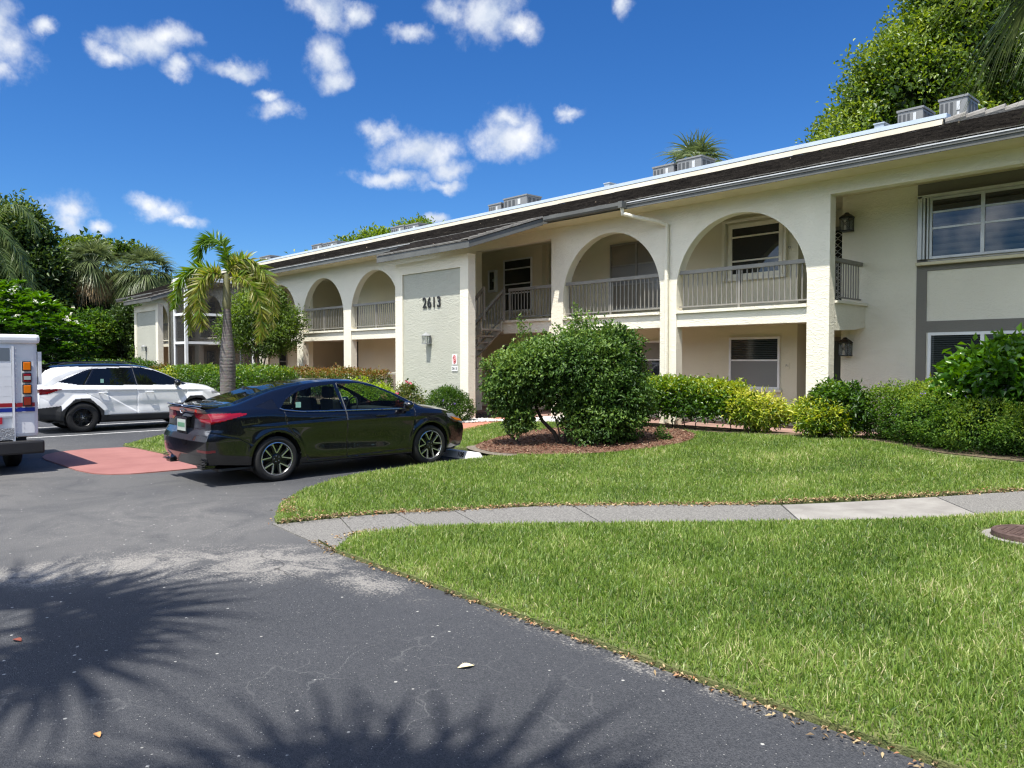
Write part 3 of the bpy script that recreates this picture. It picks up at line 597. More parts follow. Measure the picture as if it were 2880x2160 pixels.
# projecting roof flaps over the feature walls
def flap(x0,x1,dx=.72):
    rf=MB(); rz=MB(); y0=12.85; n=6
    for k in range(n):
        ya=y0+(YE-y0)*k/n; yb=y0+(YE-y0)*(k+1)/n; t=(ya-y0)/(YE-y0)
        a,b=x0-dx*t,x1+dx*t; z0=roofz(ya)+.004; z1=roofz(yb)-.02
        m=(rz if k==0 else rf)
        m.add([(a,ya,z0-.04),(b,ya,z0-.04),(b,ya,z0),(a,ya,z0),(a-dx/n,yb,z1),(b+dx/n,yb,z1)],[(0,1,2,3),(3,2,5,4)])
    rf.build('porch_roof',M['roof'],RF); rz.build('eave_tiles',M['roof_edge'],RF)
    h=MB(); zf=roofz(y0)-.04
    h.box(x0,x1,y0+.02,y0+.05,zf-.18,zf)
    for s,(xa,xb) in ((1,(x1,x1+dx)),(-1,(x0,x0-dx))):
        h.add([(xa,y0+.02,zf-.18),(xa,y0+.02,zf),(xb,YE+.03,roofz(YE)-.045),(xb,YE+.03,roofz(YE)-.22),(xa-s*.03,y0+.05,zf-.18),(xa-s*.03,y0+.05,zf),(xb-s*.03,YE+.06,roofz(YE)-.045),(xb-s*.03,YE+.06,roofz(YE)-.22)],[(0,1,2,3),(4,7,6,5),(0,3,7,4),(1,5,6,2)])
    h.build('fascia',M['fascia'],RF)
    pt=MB()
    for k in range(9):   # pale hip tiles along the right rake
        for s,(xa,xb) in ((1,(x1,x1+dx)),):
            t0=k/9; t1=(k+1)/9
            ya=y0+(YE-y0)*t0; yb=y0+(YE-y0)*t1; x_=xa+(xb-xa)*t0; x2=xa+(xb-xa)*t1
            pt.add([(x_+.02,ya,roofz(ya)+.035),(x_-.30,ya,roofz(ya)+.03),(x2-.30,yb,roofz(yb)+.012),(x2+.02,yb,roofz(yb)+.015),(x_+.02,ya,roofz(ya)-.03),(x2+.02,yb,roofz(yb)-.03),(x_-.3,ya,roofz(ya)-.02)],[(0,1,2,3),(0,3,5,4),(0,4,6,1)])
    pt.build('rake_tiles',M['roof_pale'],RF)
    so2=MB(); so2.quad((x0-dx,YE+.05,5.424),(x1+dx,YE+.05,5.424),(x1-.03,y0+.06,zf-.17),(x0+.03,y0+.06,zf-.17)); so2.quad((x0-dx,YE+.04,5.424),(x1+dx,YE+.04,5.424),(x1+dx,YA,5.424),(x0-dx,YA,5.424)); so2.build('porch_soffit',M['soffit'],RF)
flap(-19.85,-15.5); flap(-44.4,-40.1)
# parapet cap above the tiles
cp=MB(); zr=roofz(YR)-.01
cp.add([(XL,YR-.02,zr-.02),(-5.97,YR-.02,zr-.02),(-5.97,YR+.05,zr+.14),(XL,YR+.05,zr+.14)],[(0,1,2,3)]); cp.add([(-5.97,YR-.02,zr-.02),(-5.97,YR+.05,zr+.14),(-5.97,YR+.6,zr+.1),(-5.97,YR+.6,zr-.2)],[(0,3,2,1)])
cp.build('membrane_flashing',M['membrane'],RF)
for k in range(13):
    x=-7.6-3.1*k; s_=MB(); s_.add([(x,YR-.026,zr-.01),(x+.012,YR-.026,zr-.01),(x+.05,YR+.043,zr+.13),(x+.035,YR+.043,zr+.13)],[(0,1,2,3)])
cp=MB(); cp.add([(XL,YR+.03,zr+.135),(-5.9,YR+.03,zr+.135),(-5.9,YR+.05,zr+.235),(XL,YR+.05,zr+.235),(XL,YR+.3,zr+.245),(-5.9,YR+.3,zr+.245),(-5.9,YR+.3,zr+.0),(-5.9,YR+.03,zr+.0)],[(0,1,2,3),(3,2,5,4),(1,7,6,5,2)]); cp.build('parapet_cap',M['cap_metal'],RF)
fr=MB(); fr.box(XL+.3,-6.0,YR+.3,25,zr-.2,zr+.03); fr.build('flat_roof',M['gravel_roof'],RF)
rt=MB()
for k in range(26):
    x=-5.9+.36*k; z=zr+.0-.006*k
    rt.tube([(x,YR+.06,z+.02),(x+.40,YR+.06,z+.055)],[.10,.125],10)
rt.build('ridge_tiles',M['roof_pale'],RF)

# ------------------------------------------------------------------ fixtures on the building (things of their own)
def wall_lantern(x,y,z,label,group,white=False,s=1.0):
    m=mat('lantern_grey',(0.26,0.27,0.27),.5) if white else M['black']
    t=thing('wall_lantern',label,'wall lamp',(x,y,z),0,group)
    b=MB(); b.box(-.05*s,.05*s,-.02,-.002,-.12*s,.13*s); b.box(-.012,.012,-.1*s,-.02,.06*s,.08*s); b.build('bracket',m,t)
    y=-.13*s; W_=.085*s
    f=MB()
    for sx in(-1,1):
        for sy in(-1,1): f.box(sx*W_-.006,sx*W_+.006,y+sy*W_-.006,y+sy*W_+.006,-.12*s,.10*s)
    f.box(-W_-.01,W_+.01,y-W_-.01,y+W_+.01,-.14*s,-.12*s); 
    for sx in (-1,1):
        f.tube([(sx*W_,y-W_,-.12*s),(0,y-W_,-.01*s),(sx*W_,y-W_,.10*s)],.005,4)
    f.tube([(math.cos(a*.5236)*.022*s,y-W_-.002,-.01*s+math.sin(a*.5236)*.022*s) for a in range(13)],.005,4)
    f.build('cage',m,t)
    g=MB(); g.box(-W_+.008,W_-.008,y-W_+.008,y+W_-.008,-.118*s,.098*s); g.build('lamp_glass',M['lamp_glass'],t)
    r=MB(); r.lathe([(.001,.20*s),(.03*s,.195*s),(.05*s,.17*s),(.085*s,.15*s),(.14*s,.105*s),(.14*s,.095*s),(.001,.095*s)],(0,y,0),'z',8); r.build('cap',m,t)
    return t
mg,nt,N,L,b_=new_mat('lamp_glass'); b_.inputs['Base Color'].default_value=(.75,.78,.76,1); b_.inputs['Roughness'].default_value=.15; b_.inputs['Transmission Weight'].default_value=.85; b_.inputs['IOR'].default_value=1.1; M['lamp_glass']=mg
wall_lantern(-7.56,YI-.013,4.78,'black lantern on the end wing wall beside the upper lattice door','lanterns by the doors',s=1.25)
wall_lantern(-7.56,YI-.013,2.0,'black lantern on the end wing wall beside the lower door','lanterns by the doors',s=1.25)
wall_lantern(-15.9,YI,4.72,'black lantern inside the second arch from the right','lanterns by the doors',s=1.1)
wall_lantern(-17.83,13.345,2.34,'white lantern on the sage panel below the number','panel lanterns',True,1.0)
wall_lantern(-42.3,13.345,2.36,'white lantern on the far left sage panel','panel lanterns',True,1.0)
# big number
NUM=mat('number_black',(0.008,0.008,0.008),.5)
t=thing('house_number','large black number 2613 on the sage wall panel','house number',(-17.72,13.345,3.38))
for i,ch in enumerate('2613'):
    text_mesh('digit',ch,.42,NUM,t,Matrix.Translation((-.335+.225*i,-.022,0))@FRONT,.006,sx=.95,bold=.008)
t=thing('alarm_sign','small white sign with a red fire emblem on the sage panel','sign',(-16.68,13.34,1.76))
b=MB(); b.box(-.11,.11,-.012,-.002,-.14,.14); b.build('sign_plate',M['white'],t)
RED=mat('sign_red',(0.50,0.015,0.025),.5)
def emblem(pts,y,m,nm,par):
    b=MB(); b.prism(pts,'y',y,y+.003); b.build(nm,m,par)
oc=[(.085*math.cos(a*PI/4+PI/8)*(1 if a%2 else 1.0),.125*math.sin(a*PI/4+PI/8)) for a in range(8)]
emblem(oc,-.016,RED,'emblem',t)
rg=MB(); rg.tube([(math.cos(k*PI/12)*.062,-.018,math.sin(k*PI/12)*.088) for k in range(25)],.0045,4); rg.tube([(math.cos(k*PI/12)*.032,-.018,math.sin(k*PI/12)*.045) for k in range(25)],.006,4); rg.build('emblem_ring',M['white'],t)
t=thing('address_plate','small white plate reading 2613 under the red emblem sign','sign',(-16.68,13.34,1.51))
b=MB(); b.box(-.13,.13,-.012,-.002,-.075,.075); b.build('sign_plate',M['white'],t); text_mesh('lettering','2613',.105,NUM,t,Matrix.Translation((0,-.016,0))@FRONT,.002)
for ch,x,z,lb in (('F3',-9.0,4.42,'small unit plate reading F3 beside the arch window'),('F1',-9.02,1.6,'small unit plate reading F1 on the ground floor wall'),('E1',-15.68,4.72,'small unit plate reading E1 beside the lantern in the second arch')):
    t=thing('unit_plate',lb,'sign',(x,YI,z),0,'unit plates'); b=MB(); b.box(-.06,.06,-.012,-.002,-.07,.07); b.build('sign_plate',M['cream_in'],t); text_mesh('lettering',ch,.085,NUM,t,Matrix.Translation((0,-.015,0))@FRONT,.001)
t=thing('extinguisher_cabinet','white framed fire extinguisher cabinet on the upper gallery wall','cabinet',(-19.62,YI,4.42))
b=MB(); b.box(-.19,-.12,-.12,-.002,-.37,.37); b.box(.12,.19,-.12,-.002,-.37,.37); b.box(-.12,.12,-.12,-.002,.30,.37); b.box(-.12,.12,-.12,-.002,-.37,-.30); b.build('frame',M['white'],t)
b=MB(); b.box(-.12,.12,-.10,-.09,-.30,.30); b.build('glass',M['win_dark'],t); b=MB(); b.box(.06,.09,-.125,-.10,-.03,.06); b.build('handle',M['alum'],t)
# roof condensers
ACG=mat('condenser_grey',(0.19,0.195,0.195),.5,var=.06); ACD=mat('condenser_grille',(0.06,0.065,0.07),.6)
def condenser(x0,x1,z1,y,label,d=.75,h=.85):
    t=thing('condenser_unit',label,'air conditioner',((x0+x1)/2,y,z1-h),0,'air conditioners on the roof'); a=(x1-x0)/2
    b=MB(); b.box(-a,a,0,d,.0,h-.05); b.build('casing',ACG,t,bevel=.015)
    b=MB()
    for k in range(3): x=-a+.1*a+k*.34*a; b.box(x,x+.2*a,-.006,-.001,.08,h-.12)
    b.build('grille',ACD,t); b=MB()
    for k in range(3): yy=.08+k*.22; b.box(a+.001,a+.006,yy,yy+.14,.08,h-.12)
    b.build('grille',ACD,t)
    b=MB(); b.box(-a-.02,a+.02,-.02,d+.02,h-.049,h); b.lathe([(.30,h+.001),(.28,h+.03),(.05,h+.04),(.001,h+.04)],(0,d/2,0),'z',20); b.build('fan_guard',ACG,t)
    b=MB(); b.box(.25*a,.48*a,-.009,-.007,h-.32,h-.12); b.box(.3*a,.45*a,-.008,-.006,h-.5,h-.36); b.build('label_plate',M['alum'],t)
    b=MB(); b.box(-a,-a+.08,.05,d-.05,-.35,0); b.box(a-.08,a,.05,d-.05,-.35,0); b.build('stand',M['alum'],t)
Y9=19.5
condenser(-6.45,-5.86,7.76,Y9,'tall grey condenser at the right end of the roof, by the tile ridge')
condenser(-7.37,-6.80,7.72,Y9,'grey condenser left of the tall one at the roof end')
condenser(-13.69,-12.85,7.75,Y9,'grey condenser in front of the fan palm, right one of its pair')
condenser(-14.59,-13.82,7.70,Y9,'grey condenser in front of the fan palm, left one of its pair')
condenser(-21.45,-20.2,7.78,Y9,'wide grey condenser above the second stair roof, right of its pair')
condenser(-22.3,-21.6,7.68,Y9,'smaller condenser above the stair roof, left of its pair')
condenser(-27.8,-26.85,7.62,Y9,'condenser on the roof above the arches, right of the middle pair')
condenser(-28.9,-27.9,7.66,Y9,'condenser on the roof above the arches, left of the middle pair')
condenser(-35.0,-33.6,7.62,Y9,'wide condenser on the far roof against the treetops')
condenser(-36.1,-35.1,7.66,Y9,'pale narrow condenser on the far roof against the treetops')
condenser(-42.2,-40.9,7.65,Y9,'leftmost condenser, just right of the ringed palm crown')
for x,z,lb in ((-7.68,7.42,'blue grey vent box on the roof edge near the right condensers'),(-16.18,7.42,'blue grey vent box on the roof edge left of the fan palm')):
    t=thing('roof_vent',lb,'roof vent',(x,19.2,z-.5),0,'vent boxes on the roof'); b=MB(); b.box(-.11,.11,0,.35,-.2,.5); b.build('duct',M['cap_metal'],t); b=MB(); b.box(-.13,.13,-.02,.37,.5,.53); b.build('lid',M['cap_metal'],t)
# screened porch tower at the far end
SP_=thing('screen_enclosure','tall white framed screened porch in front of the far arches','screen porch',(-35.05,14,0))
b=MB()
X0,X1,Y0,Y1=-.65,.65,-1.5,1.55
for x,y in((X0,Y0),(X1,Y0),(X1,Y1),(X0,Y1)): b.box(x-.06,x+.06,y-.06,y+.06,0,5.35)
for z in(.35,1.28,2.52,3.78,5.3):
    b.box(X0+.06,X1-.06,Y0-.05,Y0+.05,z-.055,z+.055); b.box(X1-.05,X1+.05,Y0+.06,Y1-.06,z-.055,z+.055)
b.build('frame',M['white'],SP_)
msc,nt,N,L,bb=new_mat('insect_screen'); tr=N.new('ShaderNodeBsdfTransparent'); mx=N.new('ShaderNodeMixShader'); mx.inputs[0].default_value=.45; bb.inputs['Base Color'].default_value=(.02,.02,.02,1); bb.inputs['Roughness'].default_value=.8
L.new(tr.outputs[0],mx.inputs[1]); L.new(bb.outputs[0],mx.inputs[2]); L.new(mx.outputs[0],N['Material Output'].inputs['Surface'])
b=MB(); b.box(X0+.06,X1-.06,Y0-.006,Y0+.006,.1,5.3); b.box(X1-.006,X1+.006,Y0+.06,Y1-.06,.1,5.3); b.build('screen',msc,SP_)
b=MB(); b.box(X0-.06,X1+.06,Y0-.06,Y1,5.351,5.41); b.build('top',M['white'],SP_)
# ================================================================== VEHICLES
def carpaint(name,col,rough=.22,metal=0.0,flake=0.0):
    m,nt,N,L,b=new_mat(name); b.inputs['Base Color'].default_value=rgb(col); b.inputs['Roughness'].default_value=rough; b.inputs['Metallic'].default_value=metal
    b.inputs['Coat Weight'].default_value=1.0; b.inputs['Coat Roughness'].default_value=.015; b.inputs['Coat IOR'].default_value=1.5
    tc=N.new('ShaderNodeTexCoord'); n=N.new('ShaderNodeTexNoise'); n.inputs['Scale'].default_value=2.2; n.inputs['Detail'].default_value=2; L.new(tc.outputs['Object'],n.inputs['Vector'])
    bp=N.new('ShaderNodeBump'); bp.inputs['Strength'].default_value=.05; bp.inputs['Distance'].default_value=.03; L.new(n.outputs['Fac'],bp.inputs['Height']); L.new(bp.outputs[0],b.inputs['Normal']); L.new(bp.outputs[0],b.inputs['Coat Normal'])
    return m
V={}
V['black']=carpaint('black_car_paint',(0.003,0.003,0.005)); V['white']=carpaint('white_car_paint',(0.80,0.81,0.81),.3)
V['gloss']=mat('gloss_black_trim',(0.006,0.006,0.007),.12,coat=.5); V['clad']=mat('grey_black_cladding',(0.020,0.021,0.022),.62,var=.1,vscale=5)
V['rubber']=mat('tyre_rubber',(0.014,0.014,0.014),.8,bump=.2,bscale=60); V['rimdark']=mat('rim_black',(0.008,0.008,0.009),.3); V['rimsilver']=mat('machined_rim',(0.62,0.63,0.65),.22,metal=.85)
V['chrome']=mat('chrome',(0.75,0.76,0.78),.12,metal=1.0); V['red']=mat('tail_light_red',(0.24,0.004,0.008),.08,coat=1.0); V['redd']=mat('tail_light_dark_red',(0.10,0.003,0.006),.06,coat=1.0)
V['amber']=mat('amber_lens',(0.80,0.20,0.01),.12,coat=.8); V['clear']=mat('clear_lens',(0.30,0.31,0.33),.08,metal=.3,coat=1.0); V['seat']=mat('seat_cloth',(0.012,0.012,0.013),.9); V['plate']=mat('number_plate_white',(0.40,0.44,0.41),.4); V['green']=mat('plate_green',(0.10,0.22,0.14),.5); V['sticker']=mat('pale_sticker',(0.30,0.55,0.46),.5)
def carglass(name,tint,alpha):
    m,nt,N,L,b=new_mat(name); b.inputs['Base Color'].default_value=(0.005,0.006,0.007,1); b.inputs['Roughness'].default_value=.01; b.inputs['Specular IOR Level'].default_value=.7; b.inputs['IOR'].default_value=1.55
    tr=N.new('ShaderNodeBsdfTransparent'); tr.inputs[0].default_value=rgb(tint); mx=N.new('ShaderNodeMixShader'); fr=N.new('ShaderNodeLayerWeight'); fr.inputs[0].default_value=.5; pw=N.new('ShaderNodeMath'); pw.operation='POWER'; pw.inputs[1].default_value=4.5; L.new(fr.outputs['Facing'],pw.inputs[0])
    mp=N.new('ShaderNodeMapRange'); mp.inputs['To Min'].default_value=alpha; mp.inputs['To Max'].default_value=1.0; L.new(pw.outputs[0],mp.inputs['Value'])
    L.new(mp.outputs[0],mx.inputs[0]); L.new(tr.outputs[0],mx.inputs[1]); L.new(b.outputs[0],mx.inputs[2]); L.new(mx.outputs[0],N['Material Output'].inputs['Surface']); return m
V['glass']=carglass('car_side_glass',(0.62,0.74,0.70),.16); V['glassb']=carglass('car_back_glass',(0.35,0.4,0.4),.45); V['tint']=carglass('car_tinted_glass',(0.10,0.11,0.12),.75)

def gsm(a,s):
    if s<=0: return a
    r=int(3*s)+1; k=np.exp(-.5*(np.arange(-r,r+1)/s)**2); k/=k.sum()
    p=np.concatenate([np.repeat(a[:1],r,0),a,np.repeat(a[-1:],r,0)],0)
    return sum(k[i]*p[i:i+len(a)] for i in range(len(k)))
def car_shell(K,res,y0,y1,sy=.05,sx=.022,rbulge=.05,fbulge=.12,capn=60,rearD=None,frontD=None):
    """K: dict of key tables. returns grid P (nS,nT,3) of the +x half and seg id per column"""
    ys=np.arange(y0,y1+res/2,res); n=len(ys)
    def kk(name):
        t=K[name]; a=np.interp(ys,[q[0] for q in t],[q[1] for q in t]); return gsm(a,(K.get('s_'+name) or sy)/res)
    zt,zbt,w_,wb,wt,zb=kk('zt'),kk('belt'),kk('w'),kk('wb'),kk('wt'),kk('zb')
    zm=np.minimum(K['zw'],zbt-.16)
    cp=[(0*w_,zb),(.72*w_,zb),(.955*w_,zb+.035),(.985*w_,zb+.16),(w_,zm),(.5*(w_+wb)+.018,zbt-.07),(wb,zbt),(wt,zt-K['edge']),(wt*.72,zt-K['edge']*.22),(0*w_,zt)]
    cp=np.stack([np.stack(c,-1) for c in cp],1) # n,10,2
    seglen=np.linalg.norm(np.diff(cp,axis=1),axis=-1).mean(0); cols=[];seg=[]
    for s in range(9):
        m=max(2,int(seglen[s]/res))
        for k in range(m):
            t=k/m; cols.append(cp[:,s]*(1-t)+cp[:,s+1]*t); seg.append(s)
    cols.append(cp[:,9]); seg.append(8)
    G=np.stack(cols,1)  # n,T,2
    T=G.shape[1]; Gt=G.transpose(1,0,2)
    r=int(3*sx/res)+2; lo=Gt[1:r+1][::-1]*np.array([-1,1]); hi=Gt[-r-1:-1][::-1]*np.array([-1,1])
    Gp=np.concatenate([lo,Gt,hi],0); Gp=gsm(Gp,sx/res)[r:r+T]; G=Gp.transpose(1,0,2)
    P=np.zeros((n,T,3)); P[...,0]=G[...,0]; P[...,1]=ys[:,None]; P[...,2]=G[...,1]
    P[:,0,0]=0; P[:,-1,0]=0
    def D(tab,z): return np.interp(z,[q[0] for q in tab],[q[1] for q in tab])
    if rearD is not None: P[...,1]+=D(rearD,P[...,2])*np.clip((y0+.45-P[...,1])/.45,0,1)**1.5
    if frontD is not None: P[...,1]+=D(frontD,P[...,2])*np.clip((P[...,1]-(y1-.5))/.5,0,1)**1.5
    def cap(ring,sign,bulge):
        out=[]; zc=ring[:,2].mean()
        for k in range(1,capn+1):
            q=1-k/capn; rr=ring.copy(); rr[:,0]=ring[:,0]*q; rr[:,1]+=sign*bulge*(1-q**2.6); out.append(rr)
        return np.array(out)
    A=cap(P[0],-1,rbulge)[::-1]; Bc=cap(P[-1],1,fbulge)
    P=np.concatenate([A,P,Bc],0)
    return P,np.array(seg),capn
def grid_faces(P):
    n,T,_=P.shape; i=np.arange(n-1)[:,None]*T+np.arange(T-1)[None]; return np.stack([i,i+T,i+T+1,i+1],-1).reshape(-1,4)
def vnormals(P):
    du=np.gradient(P,axis=0); dv=np.gradient(P,axis=1); nn=np.cross(dv,du); l=np.linalg.norm(nn,axis=-1,keepdims=True); nn/=np.maximum(l,1e-9)
    return nn
def distpoly(y,z,pts,closed=False):
    d=np.full(y.shape,9.); m=len(pts)
    for i in range(m if closed else m-1):
        a=pts[i]; b=pts[(i+1)%m]; ax,az=a;bx,bz=b; l=(bx-ax)**2+(bz-az)**2
        t=np.clip(((y-ax)*(bx-ax)+(z-az)*(bz-az))/max(l,1e-9),0,1); d=np.minimum(d,np.hypot(y-ax-t*(bx-ax),z-az-t*(bz-az)))
    return d
def rrect(pts,r=.05): return pts
def emit(P,seg,capn,regions,seams,creases,arches,parents,body_name='body',body_mat=None):
    """split the shell into named parts by region functions"""
    P=P.copy(); n,T,_=P.shape; yy=P[...,1]; zz=P[...,2]; s=np.concatenate([seg]).astype(int); S2=np.broadcast_to(s[None],(n,T))
    N_=vnormals(P)
    if N_[n//2,int(T*.4),0]<0: N_=-N_
    side=(S2>=2)&(S2<=6)
    for pts,depth,wid in seams:
        d=distpoly(yy,zz,pts); P-=N_*(np.exp(-(d/wid)**2)*depth*side)[...,None]
    for fn in creases: P+=N_*(fn(P[...,0],yy,zz,S2))[...,None]
    F=grid_faces(P); Vv=P.reshape(-1,3); c=Vv[F].mean(1); fs=S2.reshape(-1)[F[:,0]]
    iscap=np.zeros(n-1,int); iscap[:capn]=-1; iscap[n-1-capn:]=1; fc=np.repeat(iscap,T-1)
    alive=np.ones(len(F),bool)
    for (ay,az,ar) in arches:
        alive&=~((np.hypot(c[:,1]-ay,c[:,2]-az)<ar)&(c[:,0]>.50)&(fs<6))
    X,Y,Z=c[:,0],c[:,1],c[:,2]
    FL=F[:,::-1]; 
    def mk(name,mask,m,off,parent,sides):
        outs=[]
        for sg in sides:
            idx=F[mask]; 
            if len(idx)==0: return outs
            uq,inv=np.unique(idx,return_inverse=True); v=(Vv[uq]+N_.reshape(-1,3)[uq]*off).copy(); f=inv.reshape(-1,4)
            if sg=='b': # both halves in one mesh, welded along the centre line
                cen=np.abs(Vv[uq][:,0])<1e-6; v[cen,0]=0; mp=np.arange(len(v))+len(v); mp[cen]=np.where(cen)[0]
                v2=v.copy(); v2[:,0]*=-1; f=np.concatenate([f[:,::-1],mp[f]],0) ; v=np.concatenate([v,v2],0)
            elif sg==-1: v[:,0]*=-1
            else: f=f[:,::-1]
            # drop duplicate seam vertices is unnecessary; smooth shading along the centre line is flat anyway
            outs.append(mesh_np(name,v,f,m,parent,smooth=True))
        return outs
    res={}
    for rg in regions:
        name,m,off,sides,par,fn=rg
        mask=alive&fn(X,Y,Z,fs,fc); alive&=~mask
        if par in res and len(res[par])==len(sides)==2: 
            o=[]
            for sg,pp in zip(sides,res[par]): o+=mk(name,mask,m,off,pp,[sg])
        else: o=mk(name,mask,m,off,(res[par][0] if par in res else parents),sides)
        res[name+'|'+(par or '')]=o; res[rg[0]]=o
        if len(rg[0].split('#'))>1:
            for q in o: q.name=rg[0].split('#')[0]
    mk(body_name,alive,body_mat,0,parents,['b'])
    return res
def pip(poly): return lambda Y,Z: inpoly(Y,Z,poly)
def wheel(par,x,y,zr,rt,rr,width,side,style,seed=0):
    """x = outer face plane; side +1 faces +x"""
    t=MB(); s=side; w2=width
    prof=[(rr,0),(rr+.015,.004),(rt-.045,.012),(rt-.012,-.004),(rt,-.03),(rt,-w2+.03),(rt-.02,-w2+.005),(rr,-w2)]
    rimm=MB(); rimm.cur=0
    rimm.lathe([(rr,-.002),(rr-.012,.0),(rr-.022,-.012),(rr-.03,-.05),(rr-.04,-w2*.8),(.10,-w2*.8),(.001,-w2*.8)],(0,0,0),'x',48)
    rimm.lathe([(.075,-.09),(.072,-.022),(.055,-.016),(.001,-.014)],(0,0,0),'x',24)
    rimm.cur=1 if style=='v' else 0; rimm.lathe([(rr+.001,.001),(rr-.010,.004),(rr-.014,-.003)],(0,0,0),'x',48)
    def bar(a0,r0,a1,r1,w0,w1,d=.035,c=1,dx0=-.02,dx1=-.006):
        rimm.cur=c
        p0=(r0*math.cos(a0),r0*math.sin(a0)); p1=(r1*math.cos(a1),r1*math.sin(a1)); dd=Vector((p1[0]-p0[0],p1[1]-p0[1])).normalized(); nn=Vector((-dd.y,dd.x))
        q=[(p0[0]+nn.x*w0,p0[1]+nn.y*w0),(p0[0]-nn.x*w0,p0[1]-nn.y*w0),(p1[0]-nn.x*w1,p1[1]-nn.y*w1),(p1[0]+nn.x*w1,p1[1]+nn.y*w1)]
        vs=[(dx0 if i<2 else dx1,a,b) for i,(a,b) in enumerate(q)]+[(dx0-d if i<2 else dx1-d,a,b) for i,(a,b) in enumerate(q)]
        rimm.add(vs,[(0,1,2,3),(7,6,5,4)]+[(i,(i+1)%4,(i+1)%4+4,i+4) for i in range(4)])
    ro=seed
    if style=='v':
        for k in range(5):
            a=ro+k*2*PI/5
            for sg in(-1,1):
                bar(a+sg*.05,.082,a+sg*.335,rr-.012,.0065,.0095)
                bar(a+sg*.30,.05,a+sg*.36,rr-.03,.024,.016,c=0,dx0=-.035,dx1=-.03)
            bar(a+.36,rr-.022,a+.60,rr-.016,.010,.002)
        # shallow V apex bars between neighbouring spokes
    else:
        for k in range(6):
            a=ro+k*2*PI/6
            for sg in(-1,1): bar(a+sg*.10,.06,a+sg*.16,rr-.012,.010,.009,c=0)
        rimm.cur=1; rimm.lathe([(.024,-.012),(.001,-.010)],(0,0,0),'x',16)
    for k in range(5):
        a=ro+.3+k*2*PI/5; rimm.cur=1; rimm.lathe([(.007,-.013),(.001,-.011)],(0,.04*math.cos(a),.04*math.sin(a)),'x',8)
    o=rimm.build('wheel',[V['rimdark'],V['rimsilver']],par); t.lathe(prof,(0,0,0),'x',56); t.build('tyre',V['rubber'],o,smooth=True)
    br=MB(); br.lathe([(.12,-.11),(.12,-.10),(.001,-.10)],(0,0,0),'x',24); br.build('brake_disc',mat('brake_disc',(0.2,0.2,0.2),.4,metal=.8) if 'bd' not in V else V['bd'],o)
    o.location=(x,y,zr); 
    if s<0: o.rotation_euler=(0,0,PI)
    return o
V['bd']=mat('brake_disc',(0.16,0.16,0.16),.45,metal=.8)
def arch_liner(par,x1,ay,az,ar,x0=.30):
    for s in(-1,1):
        b=MB(); n=20; vs=[]
        for k in range(n+1):
            a=-.45+(PI+.9)*k/n; vs+= [(s*x0,ay+math.cos(a)*(ar+.005),az+math.sin(a)*(ar+.005)),(s*x1,ay+math.cos(a)*(ar+.005),az+math.sin(a)*(ar+.005))]
        b.add(vs,[(2*k,2*k+1,2*k+3,2*k+2) for k in range(n)]); b.add([v for v in vs if abs(v[0]-s*x0)<1e-6],[tuple(range(n+1))]); b.build('wheel_arch_liner',V['clad'],par)
def headrest_seat(par,x,y,z):
    b=MB(); b.box(x-.24,x+.24,y-.05,y+.45,z-.1,z+.05); b.prism([(y-.18,z+.62),(y-.05,z+.62),(y+.10,z+.02),(y-.06,z+.02)],'x',x-.22,x+.22); b.box(x-.12,x+.12,y-.20,y-.09,z+.64,z+.82); return b.build('seat',V['seat'],par,bevel=.04)

# ---------------------------------------------------------------- black sedan
SD=thing('black_sedan','black four door saloon with silver and black wheels parked nose in by the wheel stop','car',(-11.17,4.985,0))
K=dict(
 zt=[(-.95,1.085),(-.80,1.105),(-.5,1.135),(-.2,1.235),(.1,1.325),(.4,1.385),(.8,1.432),(1.15,1.447),(1.5,1.435),(1.8,1.375),(2.1,1.262),(2.4,1.12),(2.62,1.012),(2.9,.975),(3.2,.925),(3.4,.865),(3.52,.79)],
 belt=[(-.95,.99),(-.6,1.03),(-.1,1.035),(.4,.985),(1.2,.955),(2.0,.935),(2.6,.935),(3.0,.90),(3.35,.82),(3.52,.73)],
 w=[(-.95,.80),(-.8,.855),(-.5,.885),(-.1,.905),(.4,.90),(1.3,.905),(2.3,.905),(2.75,.91),(3.1,.885),(3.35,.82),(3.52,.73)],
 wb=[(-.95,.73),(-.7,.80),(-.3,.845),(.4,.855),(1.3,.86),(2.2,.86),(2.6,.855),(3.0,.82),(3.35,.74),(3.52,.65)],
 wt=[(-.95,.70),(-.6,.70),(-.35,.665),(.0,.60),(.5,.565),(1.2,.565),(1.7,.585),(2.1,.64),(2.5,.71),(2.75,.745),(3.1,.70),(3.35,.60),(3.52,.5)],
 zb=[(-.95,.27),(-.5,.235),(0,.19),(2.7,.175),(3.2,.19),(3.52,.215)],zw=.64,edge=.038)
rearD=[(.2,.06),(.30,.03),(.42,-.02),(.62,-.03),(.70,.0),(.78,.045),(.92,.055),(1.0,.03),(1.06,-.01),(1.1,-.03)]
frontD=[(.2,-.05),(.35,0.0),(.55,.02),(.68,.0),(.78,-.05)]
P,seg,capn=car_shell(K,.009,-.95,3.52,rearD=rearD,frontD=frontD,rbulge=.045,fbulge=.10,capn=80)
gl_r=[(.08,1.025),(.22,1.155),(.42,1.255),(.70,1.325),(1.06,1.365),(1.10,.985),(.42,.995),(.22,1.02)]
gl_f=[(1.17,.982),(1.13,1.368),(1.5,1.365),(1.80,1.30),(2.08,1.185),(2.30,1.055),(2.38,.965),(1.8,.972)]
qtr=[(-.28,1.075),(.02,1.17),(.05,1.03),(-.10,1.03)]
dr_r=[(.13,.99),(.24,1.19),(.5,1.33),(.8,1.40),(1.115,1.42),(1.14,1.0),(1.14,.26),(.50,.26),(.42,.42),(.30,.62),(.16,.80)]
